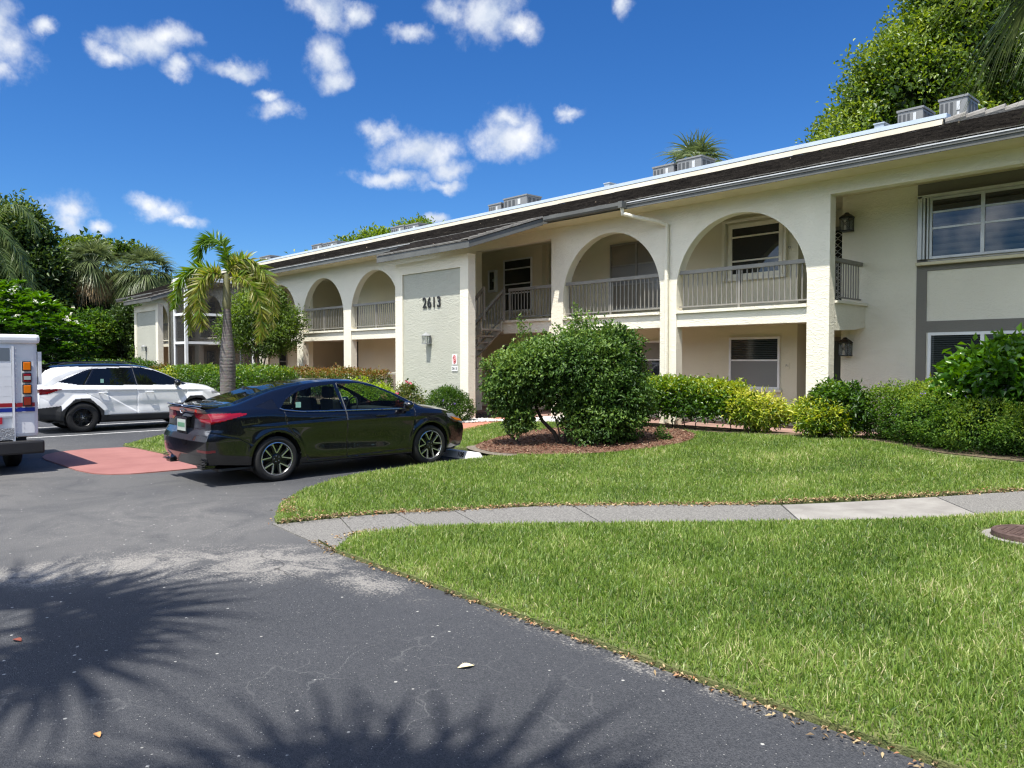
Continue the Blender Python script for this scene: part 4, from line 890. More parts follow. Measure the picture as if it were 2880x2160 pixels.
dr_f=[(1.14,1.42),(1.5,1.40),(1.86,1.31),(2.15,1.19),(2.38,1.04),(2.42,.92),(2.30,.30),(1.14,.26)]
def side(fs): return (fs>=2)&(fs<=7)
def tail_s(X,Y,Z,fs,fc):
    a=np.clip((Y+.93)/.50,0,1) # 0 at corner, 1 at forward tip
    onside=(fc==0)&(Y<-.43)&(Z<1.0-.005*a)&(Z>.850+.125*a)&(fs<7)&(X>.5)
    onrear=(fc==-1)&(X>.36)&(Z<1.0)&(Z>np.interp(X,[.36,.52,.9],[.945,.875,.845]))
    return onside|onrear
def low(t): 
    return lambda X,Y,Z,fs,fc:(Z<np.interp(Y,[q[0] for q in t],[q[1] for q in t]))
regions=[
 ('windshield',V['glass'],-.002,['b'],None,lambda X,Y,Z,fs,fc:(fs>=7)&(Y>1.66)&(Y<2.60)&(X<np.interp(Y,[1.66,2.6],[.555,.70]))),
 ('rear_window',V['glassb'],-.002,['b'],None,lambda X,Y,Z,fs,fc:(fs>=7)&(Y>-.50)&(Y<.60)&(fc==0)&(X<np.interp(Y,[-.5,0,.6],[.63,.55,.52]))),
 ('tail_light#',V['red'],.004,[1,-1],None,lambda X,Y,Z,fs,fc:tail_s(X,Y,Z,fs,fc)&(Z>.885)),
 ('tail_lens#',V['redd'],.003,[1,-1],'tail_light#',lambda X,Y,Z,fs,fc:tail_s(X,Y,Z,fs,fc)),
 ('reflector',V['redd'],.003,[1,-1],None,lambda X,Y,Z,fs,fc:(fc==-1)&(X>.55)&(Z<.505)&(Z>.47)|((fc==0)&(Y<-.86)&(Z<.505)&(Z>.47)&(fs<7)&(X>.5))),
 ('head_light',V['clear'],.003,[1,-1],None,lambda X,Y,Z,fs,fc:((fc>=0)&(Y>3.10)&(Z<.80-.12*(Y-3.4))&(Z>np.interp(Y,[3.1,3.25,3.4,3.6],[.775,.70,.66,.62]))&(fs<7)&(X>.42))),
 ('grille',V['gloss'],-.01,['b'],None,lambda X,Y,Z,fs,fc:(fc==1)&(Z<.70)&(Z>.30)&(X<.42)),
 ('rear_valance',V['gloss'],.0,['b'],None,lambda X,Y,Z,fs,fc:(fc==-1)&(Z<.44)&(X<.66)),
 ('door',V['black'],0,[1,-1],None,lambda X,Y,Z,fs,fc:side(fs)&inpoly(Y,Z,dr_r)&~inpoly(Y,Z,gl_r)&(X>.5)),
 ('window',V['glass'],-.006,[1,-1],'door',lambda X,Y,Z,fs,fc:side(fs)&inpoly(Y,Z,gl_r)&(X>.5)),
 ('door#f',V['black'],0,[1,-1],None,lambda X,Y,Z,fs,fc:side(fs)&inpoly(Y,Z,dr_f)&~inpoly(Y,Z,gl_f)&(X>.5)),
 ('window#f',V['glass'],-.006,[1,-1],'door#f',lambda X,Y,Z,fs,fc:side(fs)&inpoly(Y,Z,gl_f)&(X>.5)),
 ('quarter_trim',V['gloss'],-.002,[1,-1],None,lambda X,Y,Z,fs,fc:side(fs)&inpoly(Y,Z,qtr)&(X>.5)),
 ('side_skirt',V['gloss'],0,[1,-1],None,lambda X,Y,Z,fs,fc:(Z<.255)&(Y>.3)&(Y<2.4)&(fs>=2)),
]
seams=[(dr_r+[dr_r[0]],.007,.006),(dr_f+[dr_f[0]],.007,.006),([(-.55,.97),(-.30,.975),(-.27,.83),(-.50,.82),(-.55,.97)],.003,.005),([(-.93,.74),(-.55,.66),(-.36,.55)],.004,.006),([(2.46,.95),(2.9,.885),(3.1,.83)],.004,.006)]
def cr1(X,Y,Z,S_):
    sd=(S_>=2)&(S_<=6)&(X>.5)
    a=.012*np.exp(-((Z-(.80+.02*np.sin(Y)))/.025)**2)*np.clip((Y+.5)/.6,0,1)*np.clip((2.9-Y)/.6,0,1)
    b=-.020*np.exp(-((Z-(.52+.05*(1.2-Y)))/.13)**2)*np.clip((Y-.35)/.4,0,1)*np.clip((2.2-Y)/.4,0,1)
    fl=.016*sum(np.exp(-((np.hypot(Y-q,Z-.33)-.40)/.05)**2) for q in(0,2.71))*(Z>.3)
    return (a+b+fl)*sd
AR=[(0,.335,.372),(2.71,.335,.372)]
emit(P,seg,capn,regions,seams,[cr1],AR,SD,'body',V['black'])
for ay in(0,2.71): arch_liner(SD,.86,ay,.335,.372)
for s in(1,-1):
    for i,ay in enumerate((0,2.71)): wheel(SD,s*.893,ay,.325,.325,.238,.215,s,'v',seed=.28+i*.1)
b=MB(); b.box(-.80,.80,-.80,3.3,.21,.24); b.box(-.74,.74,-.4,.05,.24,.98); b.box(-.80,.80,.05,2.4,.241,.36); b.build('floor_pan',V['clad'],SD)
b=MB(); b.box(-.72,.72,2.15,2.55,.36,.93); b.build('dashboard',V['seat'],SD,bevel=.04)
b=MB(); b.tube([(-.37+.17*math.cos(k*PI/8),1.98+.05*math.sin(k*PI/8),.93+.17*math.sin(k*PI/8)) for k in range(17)],.014,6); b.build('steering_wheel',V['seat'],SD)
for x in(-.37,.37): headrest_seat(SD,x,1.25,.50)
b=MB(); b.box(-.62,.62,.35,.80,.40,.55); b.prism([(.10,1.08),(.24,1.08),(.42,.52),(.26,.52)],'x',-.62,.62)
for x in(-.4,.4): b.box(x-.11,x+.11,.08,.17,1.09,1.22)
b.build('rear_bench',V['seat'],SD,bevel=.03)
for s in(1,-1):
    m=MB(); m.lathe([(.001,-.09),(.05,-.085),(.085,-.03),(.09,.03),(.075,.07),(.001,.075)],(0,0,0),'y',20); o=m.build('wing_mirror',V['black'],SD,smooth=True); o.location=(s*.985,2.20,1.015); o.scale=(1.15,.75,.72)
    a=MB(); a.box(-.06 if s>0 else -.02,.02 if s>0 else .06,-.03,.03,-.09,.0); oo=a.build('mirror_arm',V['gloss'],SD); oo.location=(s*.93,2.22,1.00)
    for (hy,hz) in((.62,.885),(1.75,.865)):
        h=MB(); h.tube([(s*.897,hy-.10,hz),(s*.925,hy-.07,hz+.004),(s*.928,hy+.05,hz+.002),(s*.90,hy+.10,hz)],.013,6); h.build('door_handle',V['black'],SD,smooth=True)
    ch=MB(); Lp=[(.06,1.045),(.12,1.02),(.22,1.005),(.42,.982),(.8,.972),(1.3,.966),(1.9,.958),(2.36,.952)]
    ch.tube([(s*(.862+.002*i),a_,b__) for i,(a_,b__) in enumerate(Lp)],.007,5); ch.build('chrome_strip',V['chrome'],SD)
    fl=MB(); fl.box(s*.66-.15,s*.66+.15,-1.0,-.93,.27,.275)
    for k in range(4): fl.box(s*.70-.11,s*.70+.11,-.992,-.975,.29+.022*k,.296+.022*k)
    fl.build('valance_fins',V['gloss'],SD)
# spoiler, badge, plate, exhaust
sp=MB(); sp.prism([(-.985,1.092),(-.965,1.102),(-.74,1.095),(-.74,1.055),(-.93,1.068)],'x',-.66,.66); sp.build('boot_spoiler',V['black'],SD,bevel=.006)
for s in(1,-1):
    a=MB(); a.box(s*.60-.09,s*.60+.09,-.99,-.80,.235,.30); a.build('exhaust_trim',V['gloss'],SD,bevel=.012)
b=MB(); b.box(-.155,.155,-1.010,-.985,.735,.895); o=b.build('number_plate',V['plate'],SD); b=MB(); b.box(-.13,.13,-1.013,-1.0105,.79,.85); b.build('plate_lettering',V['green'],o); 
b=MB(); b.box(-.18,.18,-1.004,-.95,.70,.93); b.build('plate_recess',V['gloss'],SD)
b=MB(); b.tube([(.062*math.cos(k*PI/10),-.995,1.035+.055*math.sin(k*PI/10)) for k in range(21)],.009,6); b.box(-.085,.085,-1.003,-.99,1.025,1.045); b.build('badge',V['chrome'],SD)
text_mesh('trim_badge','SR',.055,mat('badge_red',(0.5,0.03,0.02),.4),SD,Matrix.Translation((.50,-.992,1.03))@FRONT,.003)
b=MB(); b.box(.0,.004,.14,.22,1.04,1.12); o=b.build('window_sticker',V['sticker'],SD); o.location=(.838,.18,0)
for s in(1,-1):
    b=MB(); b.prism([(3.17,.775),(3.36,.73),(3.40,.685),(3.25,.72)],'x',s*.775,s*.875); b.build('indicator',V['amber'],SD)
b=MB(); b.lathe([(.03,0),(.02,.05),(.001,.055)],(0,-.1,1.29),'z',8); b.build('roof_antenna',V['gloss'],SD)

# ---------------------------------------------------------------- white suv
SU=thing('white_suv','white sport utility vehicle with black roof and black wheels parked left of the sedan','car',(-21.43,5.0,0))
K2=dict(
 zt=[(-.88,1.20),(-.83,1.36),(-.72,1.54),(-.60,1.615),(0,1.655),(.6,1.665),(1.2,1.65),(1.6,1.585),(1.95,1.45),(2.3,1.27),(2.5,1.165),(2.8,1.13),(3.1,1.085),(3.3,1.02),(3.42,.93)],
 belt=[(-.88,1.10),(-.4,1.15),(.2,1.13),(1.2,1.10),(2.3,1.07),(2.6,1.06),(3.0,1.01),(3.3,.92),(3.42,.84)],
 w=[(-.88,.84),(-.7,.89),(-.3,.925),(.3,.925),(1.3,.92),(2.3,.925),(2.8,.93),(3.1,.90),(3.3,.84),(3.42,.77)],
 wb=[(-.88,.79),(-.6,.85),(-.1,.875),(1.3,.875),(2.3,.875),(2.7,.87),(3.05,.83),(3.3,.75),(3.42,.68)],
 wt=[(-.88,.72),(-.7,.68),(-.4,.66),(.2,.645),(1.2,.645),(1.7,.655),(2.1,.70),(2.5,.77),(2.9,.76),(3.2,.68),(3.42,.58)],
 zb=[(-.88,.33),(-.5,.28),(0,.22),(2.6,.21),(3.1,.24),(3.42,.30)],zw=.72,edge=.05)
P,seg,capn=car_shell(K2,.012,-.88,3.42,rearD=[(.2,.08),(.4,.0),(.6,-.05),(.8,-.02),(1.0,.0),(1.3,0.0)],frontD=[(.2,-.05),(.5,.02),(.8,.0),(.95,-.05)],rbulge=.05,fbulge=.10,capn=60)
sg_q=[(-.42,1.235),(.17,1.45),(.24,1.44),(.06,1.16),(-.05,1.17)]
sg_r=[(.12,1.155),(.33,1.50),(.9,1.545),(1.12,1.545),(1.19,1.135)]
sg_f=[(1.29,1.13),(1.22,1.545),(1.45,1.535),(1.78,1.44),(2.10,1.28),(2.36,1.12)]
arc=[(-.80,1.15),(-.55,1.33),(-.2,1.475),(.3,1.565),(.8,1.59),(1.4,1.58),(1.7,1.51),(1.66,1.48),(1.4,1.555),(.8,1.563),(.3,1.535),(.0,1.46),(-.30,1.36),(-.55,1.19),(-.64,1.12)]
d2r=[(.02,1.10),(.30,1.56),(1.17,1.58),(1.24,1.1),(1.24,.40),(.62,.40),(.52,.62),(.36,.78),(.1,.93)]
d2f=[(1.245,1.1),(1.18,1.58),(1.5,1.57),(1.9,1.42),(2.30,1.20),(2.46,1.03),(2.42,.40),(1.245,.40)]
def arch_clad(X,Y,Z,fs,fc):
    m=np.zeros(X.shape,bool)
    for q in(0,2.68):
        d=np.maximum(np.maximum(np.abs(Y-q)*.98,(Z-.36)),(np.abs(Y-q)+(Z-.36))*.74); m|=(d<.455)&(Z>.2)
    return m&(fs<6)&(X>.5)
regions=[
 ('windshield',V['tint'],-.002,['b'],None,lambda X,Y,Z,fs,fc:(fs>=7)&(Y>1.60)&(Y<2.46)&(X<np.interp(Y,[1.6,2.46],[.60,.73]))),
 ('rear_window',V['tint'],-.002,['b'],None,lambda X,Y,Z,fs,fc:(fs>=7)&(Y<-.66)&(Z>1.22)&(X<.60)),
 ('roof',V['gloss'],0,['b'],None,lambda X,Y,Z,fs,fc:(((fs>=7)&(Y<1.62)&(Z>1.5))|((fs==6)&(Z>1.578)))),
 ('silver_arch',V['alum'] if 'alum' in V else M['alum'],.004,[1,-1],None,lambda X,Y,Z,fs,fc:(fs==6)&inpoly(Y,Z,arc)),
 ('pillar',V['gloss'],-.001,[1,-1],None,lambda X,Y,Z,fs,fc:(fs==6)&inpoly(Y,Z,[(-.5,1.22),(.2,1.53),(1.5,1.57),(1.95,1.42),(2.5,1.13),(2.4,1.10),(0,1.13)])&~inpoly(Y,Z,sg_q)&~inpoly(Y,Z,sg_r)&~inpoly(Y,Z,sg_f)),
 ('quarter_window',V['tint'],-.004,[1,-1],None,lambda X,Y,Z,fs,fc:(fs==6)&inpoly(Y,Z,sg_q)),
 ('tail_light',V['redd'],.004,[1,-1],None,lambda X,Y,Z,fs,fc:((fc==0)&(Y<-.38)&(fs<7)&(X>.5)&(Z<1.06)&(Z>.93+.16*np.clip((Y+.75)/.4,0,1)))|((fc==-1)&(Z>.97)&(Z<1.06))),
 ('cladding',V['clad'],.012,['b'],None,lambda X,Y,Z,fs,fc:arch_clad(X,Y,Z,fs,fc)|((Z<.40+.05*np.clip((Y-1.3)/-1,0,1)*0)&(fs<5)&(fc==0))|((fc==-1)&(Z<.66))|((Y<-.45)&(Z<.64+.1*(Y+.6))&(fs<6))|((Y>3.1)&(Z<.55))),
 ('door',V['white'],0,[1,-1],None,lambda X,Y,Z,fs,fc:side(fs)&inpoly(Y,Z,d2r)&~inpoly(Y,Z,sg_r)&(X>.5)),
 ('window',V['tint'],-.006,[1,-1],'door',lambda X,Y,Z,fs,fc:side(fs)&inpoly(Y,Z,sg_r)&(X>.5)),
 ('door#f',V['white'],0,[1,-1],None,lambda X,Y,Z,fs,fc:side(fs)&inpoly(Y,Z,d2f)&~inpoly(Y,Z,sg_f)&(X>.5)),
 ('window#f',V['tint'],-.006,[1,-1],'door#f',lambda X,Y,Z,fs,fc:side(fs)&inpoly(Y,Z,sg_f)&(X>.5)),
 ('head_light',V['clear'],.003,[1,-1],None,lambda X,Y,Z,fs,fc:((fc>=0)&(Y>3.12)&(Z<.92)&(Z>.86)&(fs<7)&(X>.5))),
 ('grille',V['gloss'],-.01,['b'],None,lambda X,Y,Z,fs,fc:(fc==1)&(Z<.86)&(Z>.40)),
]
def cr2(X,Y,Z,S_):
    sd=(S_>=2)&(S_<=6)&(X>.5)
    # crisp facets: a rising and a falling triangular plane on the doors
    l1=(.46+(1.20-Y)*.62); t1=np.clip((Z-l1)/.03,0,1)*np.clip((Z-.4)/.1,0,1)*np.clip((1.02-Z)/.06,0,1)*np.clip((Y-.35)/.15,0,1)*np.clip((1.35-Y)/.15,0,1)
    shoulder=.014*np.exp(-((Z-(1.03-.02*Y))/.022)**2)
    fl=.030*sum(np.clip(1-np.maximum(np.maximum(np.abs(Y-q)*.98,(Z-.36)),(np.abs(Y-q)+(Z-.36))*.74)/.56,0,.18)/.18 for q in(0,2.68))
    waist=-.016*np.exp(-((Z-.62)/.10)**2)*np.clip((Y-.55)/.5,0,1)*np.clip((2.2-Y)/.5,0,1)
    return (-.013*t1+shoulder+fl+waist)*sd
seams=[(d2r+[d2r[0]],.008,.009),(d2f+[d2f[0]],.008,.009),([(2.5,1.03),(2.9,1.0),(3.15,.95)],.005,.008),([(-.86,.86),(-.6,.70)],.005,.008)]
emit(P,seg,capn,regions,seams,[cr2],[(0,.36,.40),(2.68,.36,.40)],SU,'body',V['white'])
for ay in(0,2.68): arch_liner(SU,.88,ay,.36,.40)
for s in(1,-1):
    for ay in(0,2.68): wheel(SU,s*.925,ay,.36,.36,.225,.225,s,'t',seed=.2)
    r=MB(); r.tube([(s*.60,-.45,1.625),(s*.61,-.3,1.67),(s*.615,.5,1.70),(s*.615,1.1,1.69),(s*.61,1.35,1.635)],.018,6); r.build('roof_rail',V['gloss'],SU)
    m=MB(); m.lathe([(.001,-.10),(.06,-.095),(.095,-.03),(.10,.03),(.08,.08),(.001,.085)],(0,0,0),'y',20); o=m.build('wing_mirror',V['gloss'],SU,smooth=True); o.location=(s*1.03,2.18,1.16); o.scale=(1.15,.8,.85)
    a=MB(); a.box(-.08 if s>0 else -.02,.02 if s>0 else .08,-.03,.03,-.06,.0); oo=a.build('mirror_arm',V['gloss'],SU); oo.location=(s*.95,2.20,1.13)
    for(hy,hz) in((.45,.945),(1.52,.93)):
        h=MB(); h.tube([(s*.93,hy-.10,hz),(s*.962,hy-.06,hz+.004),(s*.965,hy+.06,hz+.002),(s*.935,hy+.10,hz)],.015,6); h.build('door_handle',V['white'],SU,smooth=True)
    b=MB(); b.prism([(-.56,1.03),(-.44,1.05),(-.75,.955),(-.80,.975)],'x',s*.915,s*.935); b.build('tail_lens',V['red'],SU)
b=MB(); b.box(-.80,.80,-.7,3.2,.25,.28); b.box(-.80,.80,-.6,2.4,.281,.75); b.build('floor_pan',V['clad'],SU)
b=MB(); b.box(-.6,.6,1.0,1.35,.75,1.25); b.box(-.6,.6,.1,.4,.75,1.2); b.build('seats',V['seat'],SU,bevel=.05)
b=MB(); b.box(0,.004,0,.07,0,.10); o=b.build('window_sticker',V['sticker'],SU); o.location=(.835,.42,1.18)
b=MB(); b.prism([(-.93,1.60),(-.72,1.64),(-.60,1.63),(-.7,1.585)],'x',-.62,.62); b.build('rear_spoiler',V['gloss'],SU)

# ---------------------------------------------------------------- mail truck
TK=thing('mail_truck','white boxy mail truck with red and blue stripes cut off by the left edge','truck',(-13.72,1.78,0))
VW=mat('truck_white',(0.80,0.81,0.82),.38,var=.05,vscale=2); VRD=mat('stripe_red',(0.33,0.012,0.02),.4); VBL=mat('stripe_blue',(0.01,0.03,0.26),.4); VBK=mat('truck_bumper_black',(0.018,0.018,0.019),.55,var=.2)
W2=.955
b=MB(); b.box(-2.9,-.02,-W2,W2,.55,2.02); b.build('body',VW,TK,bevel=.06); b=MB(); b.prism([(-4.35,.55),(-4.35,1.05),(-4.25,1.15),(-3.5,1.28),(-2.9,2.02),(-2.9,.55)],'y',-W2,W2); b.build('bonnet',VW,TK,bevel=.06)
b=MB(); b.box(-3.0,.025,-W2-.03,W2+.03,1.985,2.125); b.build('roof_cap',VW,TK,bevel=.05)
b=MB(); b.box(-.02,.0,-.60,.60,.86,1.93); 
b.build('rear_door',VW,TK); RDR=[o for o in TK.children if o.name.startswith('rear_door')][0]
b=MB(); 
for k in range(7): b.box(.0005,.006,-.60,.60,.88+.15*k,.88+.15*k+.145)
b.build('door_slats',VW,RDR)
b=MB(); b.box(.0065,.010,-.5,.58,1.72,1.915); b.build('door_window',mat('truck_rear_pane',(0.16,0.19,0.22),.15),RDR)
for s in(-1,1):
    b=MB(); b.box(-.015,.012,s*.62-.015,s*.62+.015,.50,1.95); b.build('rivet_strip',VW,TK)
    b=MB()
    for k in range(19): b.lathe([(.007,.0),(.005,.004),(.001,.005)],(.0125,s*.66,.55+k*.075),'x',6)
    b.build('rivets',M['alum'],TK)
    for z,m in((1.64,V['amber']),(1.46,V['red']),(1.285,V['amber']),(1.10,V['red'])):
        h=MB(); h.box(-.012,.018,-.062,.062,-.075,.075); o=h.build('lamp_housing',VBK,TK,bevel=.012); o.location=(0,s*.80,z)
        l=MB(); l.box(.0185,.034,-.048,.048,-.060,.060); q=l.build('lamp_lens',m,o,bevel=.010)
        if z==1.46: l=MB(); l.box(.0345,.037,-.045,.045,-.028,.028); l.build('clear_lens',V['plate'],o)
def band(z0,z1,m,nm):
    b=MB(); b.box(.0005,.0035,-.955+.05,-.62,z0,z1); b.box(.0005,.0035,.636,.90,z0,z1); b.box(.0065,.0085,-.60,.60,z0,z1); b.box(-2.6,-.08,W2+.0005,W2+.003,z0,z1); b.box(-2.6,-.08,-W2-.003,-W2-.0005,z0,z1); b.build(nm,m,TK)
band(1.02,1.08,VRD,'red_stripe'); band(.945,1.005,VBL,'blue_stripe')
b=MB(); b.box(.007,.009,.18,.47,.745+.02,.865); o=b.build('red_decal',mat('decal_red',(0.5,0.02,0.04),.4),TK); 
text_mesh('lettering','P',.09,M['white'],o,Matrix.Translation((.0095,.41,.815))@Matrix.Rotation(PI/2,4,'Z')@FRONT,.0005,sx=1.3)
b=MB(); b.box(.001,.014,-.62,.62,.52,.70); b.build('tread_plate',mat('tread_plate',(0.38,0.39,0.40),.35,metal=.5,bump=1.0,bscale=55),TK)
b=MB(); b.box(-.05,.14,-1.0,1.0,.30,.50); b.build('rear_bumper',VBK,TK,bevel=.03)
b=MB(); b.box(-3.9,-.1,-.8,.8,.36,.55); b.build('chassis',VBK,TK)
for s in(1,-1):
    for x in(-1.05,-3.5):
        t=MB(); t.lathe([(.10,.0),(.18,.012),(.29,.01),(.33,-.02),(.33,-.17),(.28,-.19),(.10,-.18)],(0,0,0),'y',36); o=t.build('wheel',V['rubber'],TK,smooth=True); o.location=(x,s*.86,.33); o.rotation_euler=(0,0,0 if s>0 else PI)
        t=MB(); t.lathe([(.19,.004),(.16,.01),(.07,-.03),(.001,-.02)],(0,0,0),'y',24); t.build('hub',VW,o)
b=MB(); b.box(-.30,-.02,W2+.001,W2+.05,1.35,1.86); b.build('side_vent',VW,TK)

# ---------------------------------------------------------------- wheel stops
def wheelstop(x,y,label,num=None,L_=1.8,rz=0):
    t=thing('wheel_stop',label,'wheel stop',(x,y,0.0),rz,'concrete wheel stops')
    b=MB(); vs=[]
    for (xx) in(-L_/2,L_/2):
        e=.08*(1 if xx>0 else -1)
        vs+=[(xx,-.10,.0),(xx,.10,.0),(xx-e,.06,.125),(xx-e,-.055,.125)]
    b.add(vs,[(0,3,2,1),(4,5,6,7),(0,4,7,3),(3,7,6,2),(2,6,5,1),(1,5,4,0)]); b.build('block',mat('stop_white_paint',(0.70,0.70,0.68),.75,var=.08,vscale=9,bump=.2),t,bevel=.008)
    if num: text_mesh('lettering',num,.13,NUM,t,Matrix.Translation((-.62+.05,-.079,.066))@Matrix.Rotation(R(-20),4,'X')@FRONT,.0008,sx=1.0,bold=.004)
    return t
b_=wheelstop(-11.0,8.62,'white concrete wheel stop numbered 108 under the black sedan nose',None,1.85)
text_mesh('lettering','108',.12,NUM,b_,Matrix.Translation((.48,-.0815,.068))@Matrix.Rotation(R(-19.8),4,'X')@FRONT,.0008,bold=.004)
wheelstop(-24.2,8.45,'white concrete wheel stop in the empty bay left of the white car',None,1.8)
wheelstop(-21.35,8.75,'white concrete wheel stop under the white car nose',None,1.8)
# ================================================================== VEGETATION
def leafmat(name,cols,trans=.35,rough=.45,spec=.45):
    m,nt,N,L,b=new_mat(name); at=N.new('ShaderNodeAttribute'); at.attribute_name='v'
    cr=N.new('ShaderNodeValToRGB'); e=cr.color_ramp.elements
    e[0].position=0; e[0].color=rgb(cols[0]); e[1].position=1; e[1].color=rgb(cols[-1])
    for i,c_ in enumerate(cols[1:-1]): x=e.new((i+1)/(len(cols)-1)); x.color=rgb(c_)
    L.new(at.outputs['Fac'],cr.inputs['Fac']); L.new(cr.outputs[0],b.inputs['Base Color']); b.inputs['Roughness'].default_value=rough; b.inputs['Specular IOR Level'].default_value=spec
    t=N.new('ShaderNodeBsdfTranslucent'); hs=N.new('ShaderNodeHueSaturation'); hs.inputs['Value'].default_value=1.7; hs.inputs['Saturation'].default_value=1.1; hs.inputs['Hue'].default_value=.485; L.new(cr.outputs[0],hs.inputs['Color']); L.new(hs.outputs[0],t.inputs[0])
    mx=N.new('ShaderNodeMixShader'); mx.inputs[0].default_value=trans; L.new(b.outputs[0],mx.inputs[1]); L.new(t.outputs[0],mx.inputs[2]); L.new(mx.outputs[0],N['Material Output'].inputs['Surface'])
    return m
LM={}
LM['shrub']=leafmat('shrub_leaf',[(0.018,0.046,0.010),(0.044,0.104,0.018),(0.098,0.180,0.032),(0.21,0.31,0.07)],.30,.48,.35)
LM['hedge']=leafmat('hedge_leaf',[(0.018,0.050,0.006),(0.045,0.115,0.012),(0.10,0.20,0.02),(0.30,0.36,0.04)],.35,.35,.6)
LM['yel']=leafmat('variegated_leaf',[(0.03,0.08,0.01),(0.12,0.22,0.02),(0.42,0.47,0.05),(0.66,0.64,0.16)],.35,.4,.5)
LM['lime']=leafmat('lime_leaf',[(0.10,0.19,0.01),(0.22,0.34,0.02),(0.36,0.46,0.03)],.4)
LM['fine']=leafmat('fine_leaf',[(0.014,0.042,0.006),(0.040,0.105,0.012),(0.10,0.19,0.022),(0.22,0.30,0.04)],.38,.55,.25)
LM['red']=leafmat('reddish_leaf',[(0.030,0.060,0.010),(0.07,0.12,0.015),(0.16,0.16,0.03),(0.24,0.10,0.03)],.3,.45)
LM['tree']=leafmat('tree_leaf',[(0.018,0.045,0.007),(0.055,0.110,0.013),(0.12,0.190,0.02),(0.22,0.29,0.04)],.35,.4,.5)
LM['treey']=leafmat('bright_tree_leaf',[(0.045,0.09,0.012),(0.10,0.17,0.02),(0.19,0.28,0.03)],.35,.5)
LM['dark']=leafmat('dark_tree_leaf',[(0.014,0.036,0.008),(0.045,0.088,0.016),(0.11,0.17,0.03)],.25,.5)
LM['big']=leafmat('large_leaf',[(0.020,0.070,0.008),(0.045,0.13,0.012),(0.11,0.24,0.02)],.35,.3,.6)
LM['palm']=leafmat('palm_leaflet',[(0.055,0.14,0.012),(0.12,0.22,0.018),(0.22,0.25,0.035),(0.32,0.28,0.10),(0.44,0.38,0.25)],.35,.4,.5)
LM['sabal']=leafmat('fan_palm_leaf',[(0.035,0.060,0.022),(0.085,0.125,0.045),(0.16,0.20,0.075),(0.36,0.24,0.10),(0.50,0.36,0.18)],.25,.4,.5)
LM['queen']=leafmat('feather_palm_leaflet',[(0.035,0.075,0.018),(0.085,0.135,0.035),(0.17,0.21,0.075)],.3,.4)
LM['grass']=leafmat('grass_blade',[(0.038,0.085,0.012),(0.110,0.195,0.028),(0.215,0.315,0.060),(0.38,0.44,0.15),(0.56,0.50,0.29)],.42,.42,.4)
LM['litter']=leafmat('dry_leaf',[(0.10,0.07,0.04),(0.24,0.17,0.09),(0.46,0.36,0.20),(0.34,0.15,0.07)],.1,.7)
LM['petal_w']=leafmat('white_petal',[(0.70,0.68,0.50),(0.85,0.85,0.80)],.3); LM['petal_p']=leafmat('pink_petal',[(0.55,0.03,0.10),(0.75,0.12,0.22)],.3); LM['petal_v']=leafmat('violet_petal',[(0.16,0.08,0.40),(0.32,0.22,0.60)],.3)
M['bark']=mat('bark',(0.075,0.062,0.050),.9,col2=(0.16,0.14,0.115),vscale=14,bump=.8,bscale=30); M['stem']=mat('shrub_stem',(0.045,0.035,0.028),.9,var=.3,vscale=9)
FW=Vector((-.7325,.6807,0)); RT=Vector((.6807,.7325,0))
def unit(a): return a/np.maximum(np.linalg.norm(a,axis=-1,keepdims=True),1e-9)
def leaf_geo(C_,A,Nn,Ln,Wd,fold=.25):
    """C_ base points, A direction, Nn approx normal, lengths, widths: folded four-corner leaves"""
    A=unit(A); S_=unit(np.cross(A,Nn)); Nn=np.cross(S_,A); Ln=Ln[:,None]; Wd=Wd[:,None]
    m=C_+A*Ln*.45+Nn*Wd*fold; tip=C_+A*Ln-Nn*Ln*.12
    v=np.stack([C_,m+S_*Wd*.5,tip,m-S_*Wd*.5],1); k=len(C_)
    # fold along the midrib
    v[:,0]-=Nn*Wd*fold*.6; v[:,2]-=Nn*Wd*fold*.6
    f=np.array([(0,1,2),(0,2,3)])[None]+np.arange(k)[:,None,None]*4
    return v.reshape(-1,3),f.reshape(-1,3)
def cluster_leaves(r,cent,outw,n,spread,ln,wd,up=.5,vv=None,droop=0.0):
    """n leaves round each cluster centre, turned outward and up"""
    k=len(cent); c=np.repeat(cent,n,0)+r.normal(0,spread,(k*n,3)); o=np.repeat(outw,n,0)
    A=unit(o*.7+r.normal(0,.75,(k*n,3))+np.array([0,0,.15-droop])); Nn=unit(o*.5+np.array([0,0,up*1.3])+r.normal(0,.5,(k*n,3)))
    L_=ln*r.uniform(.6,1.25,k*n); W_=wd*r.uniform(.7,1.2,k*n)
    v,f=leaf_geo(c,A,Nn,L_,W_)
    base=np.repeat(vv if vv is not None else r.uniform(.1,.8,k),n)+r.normal(0,.14,k*n)
    return v,f,np.repeat(np.clip(base,0,1),4)
def fbm(p,s,seed=0.0,oct_=3):
    return np.array([noise.fractal(Vector((x*s+seed,y*s-seed,z*s+2*seed)),1.0,2.0,oct_) for x,y,z in p])
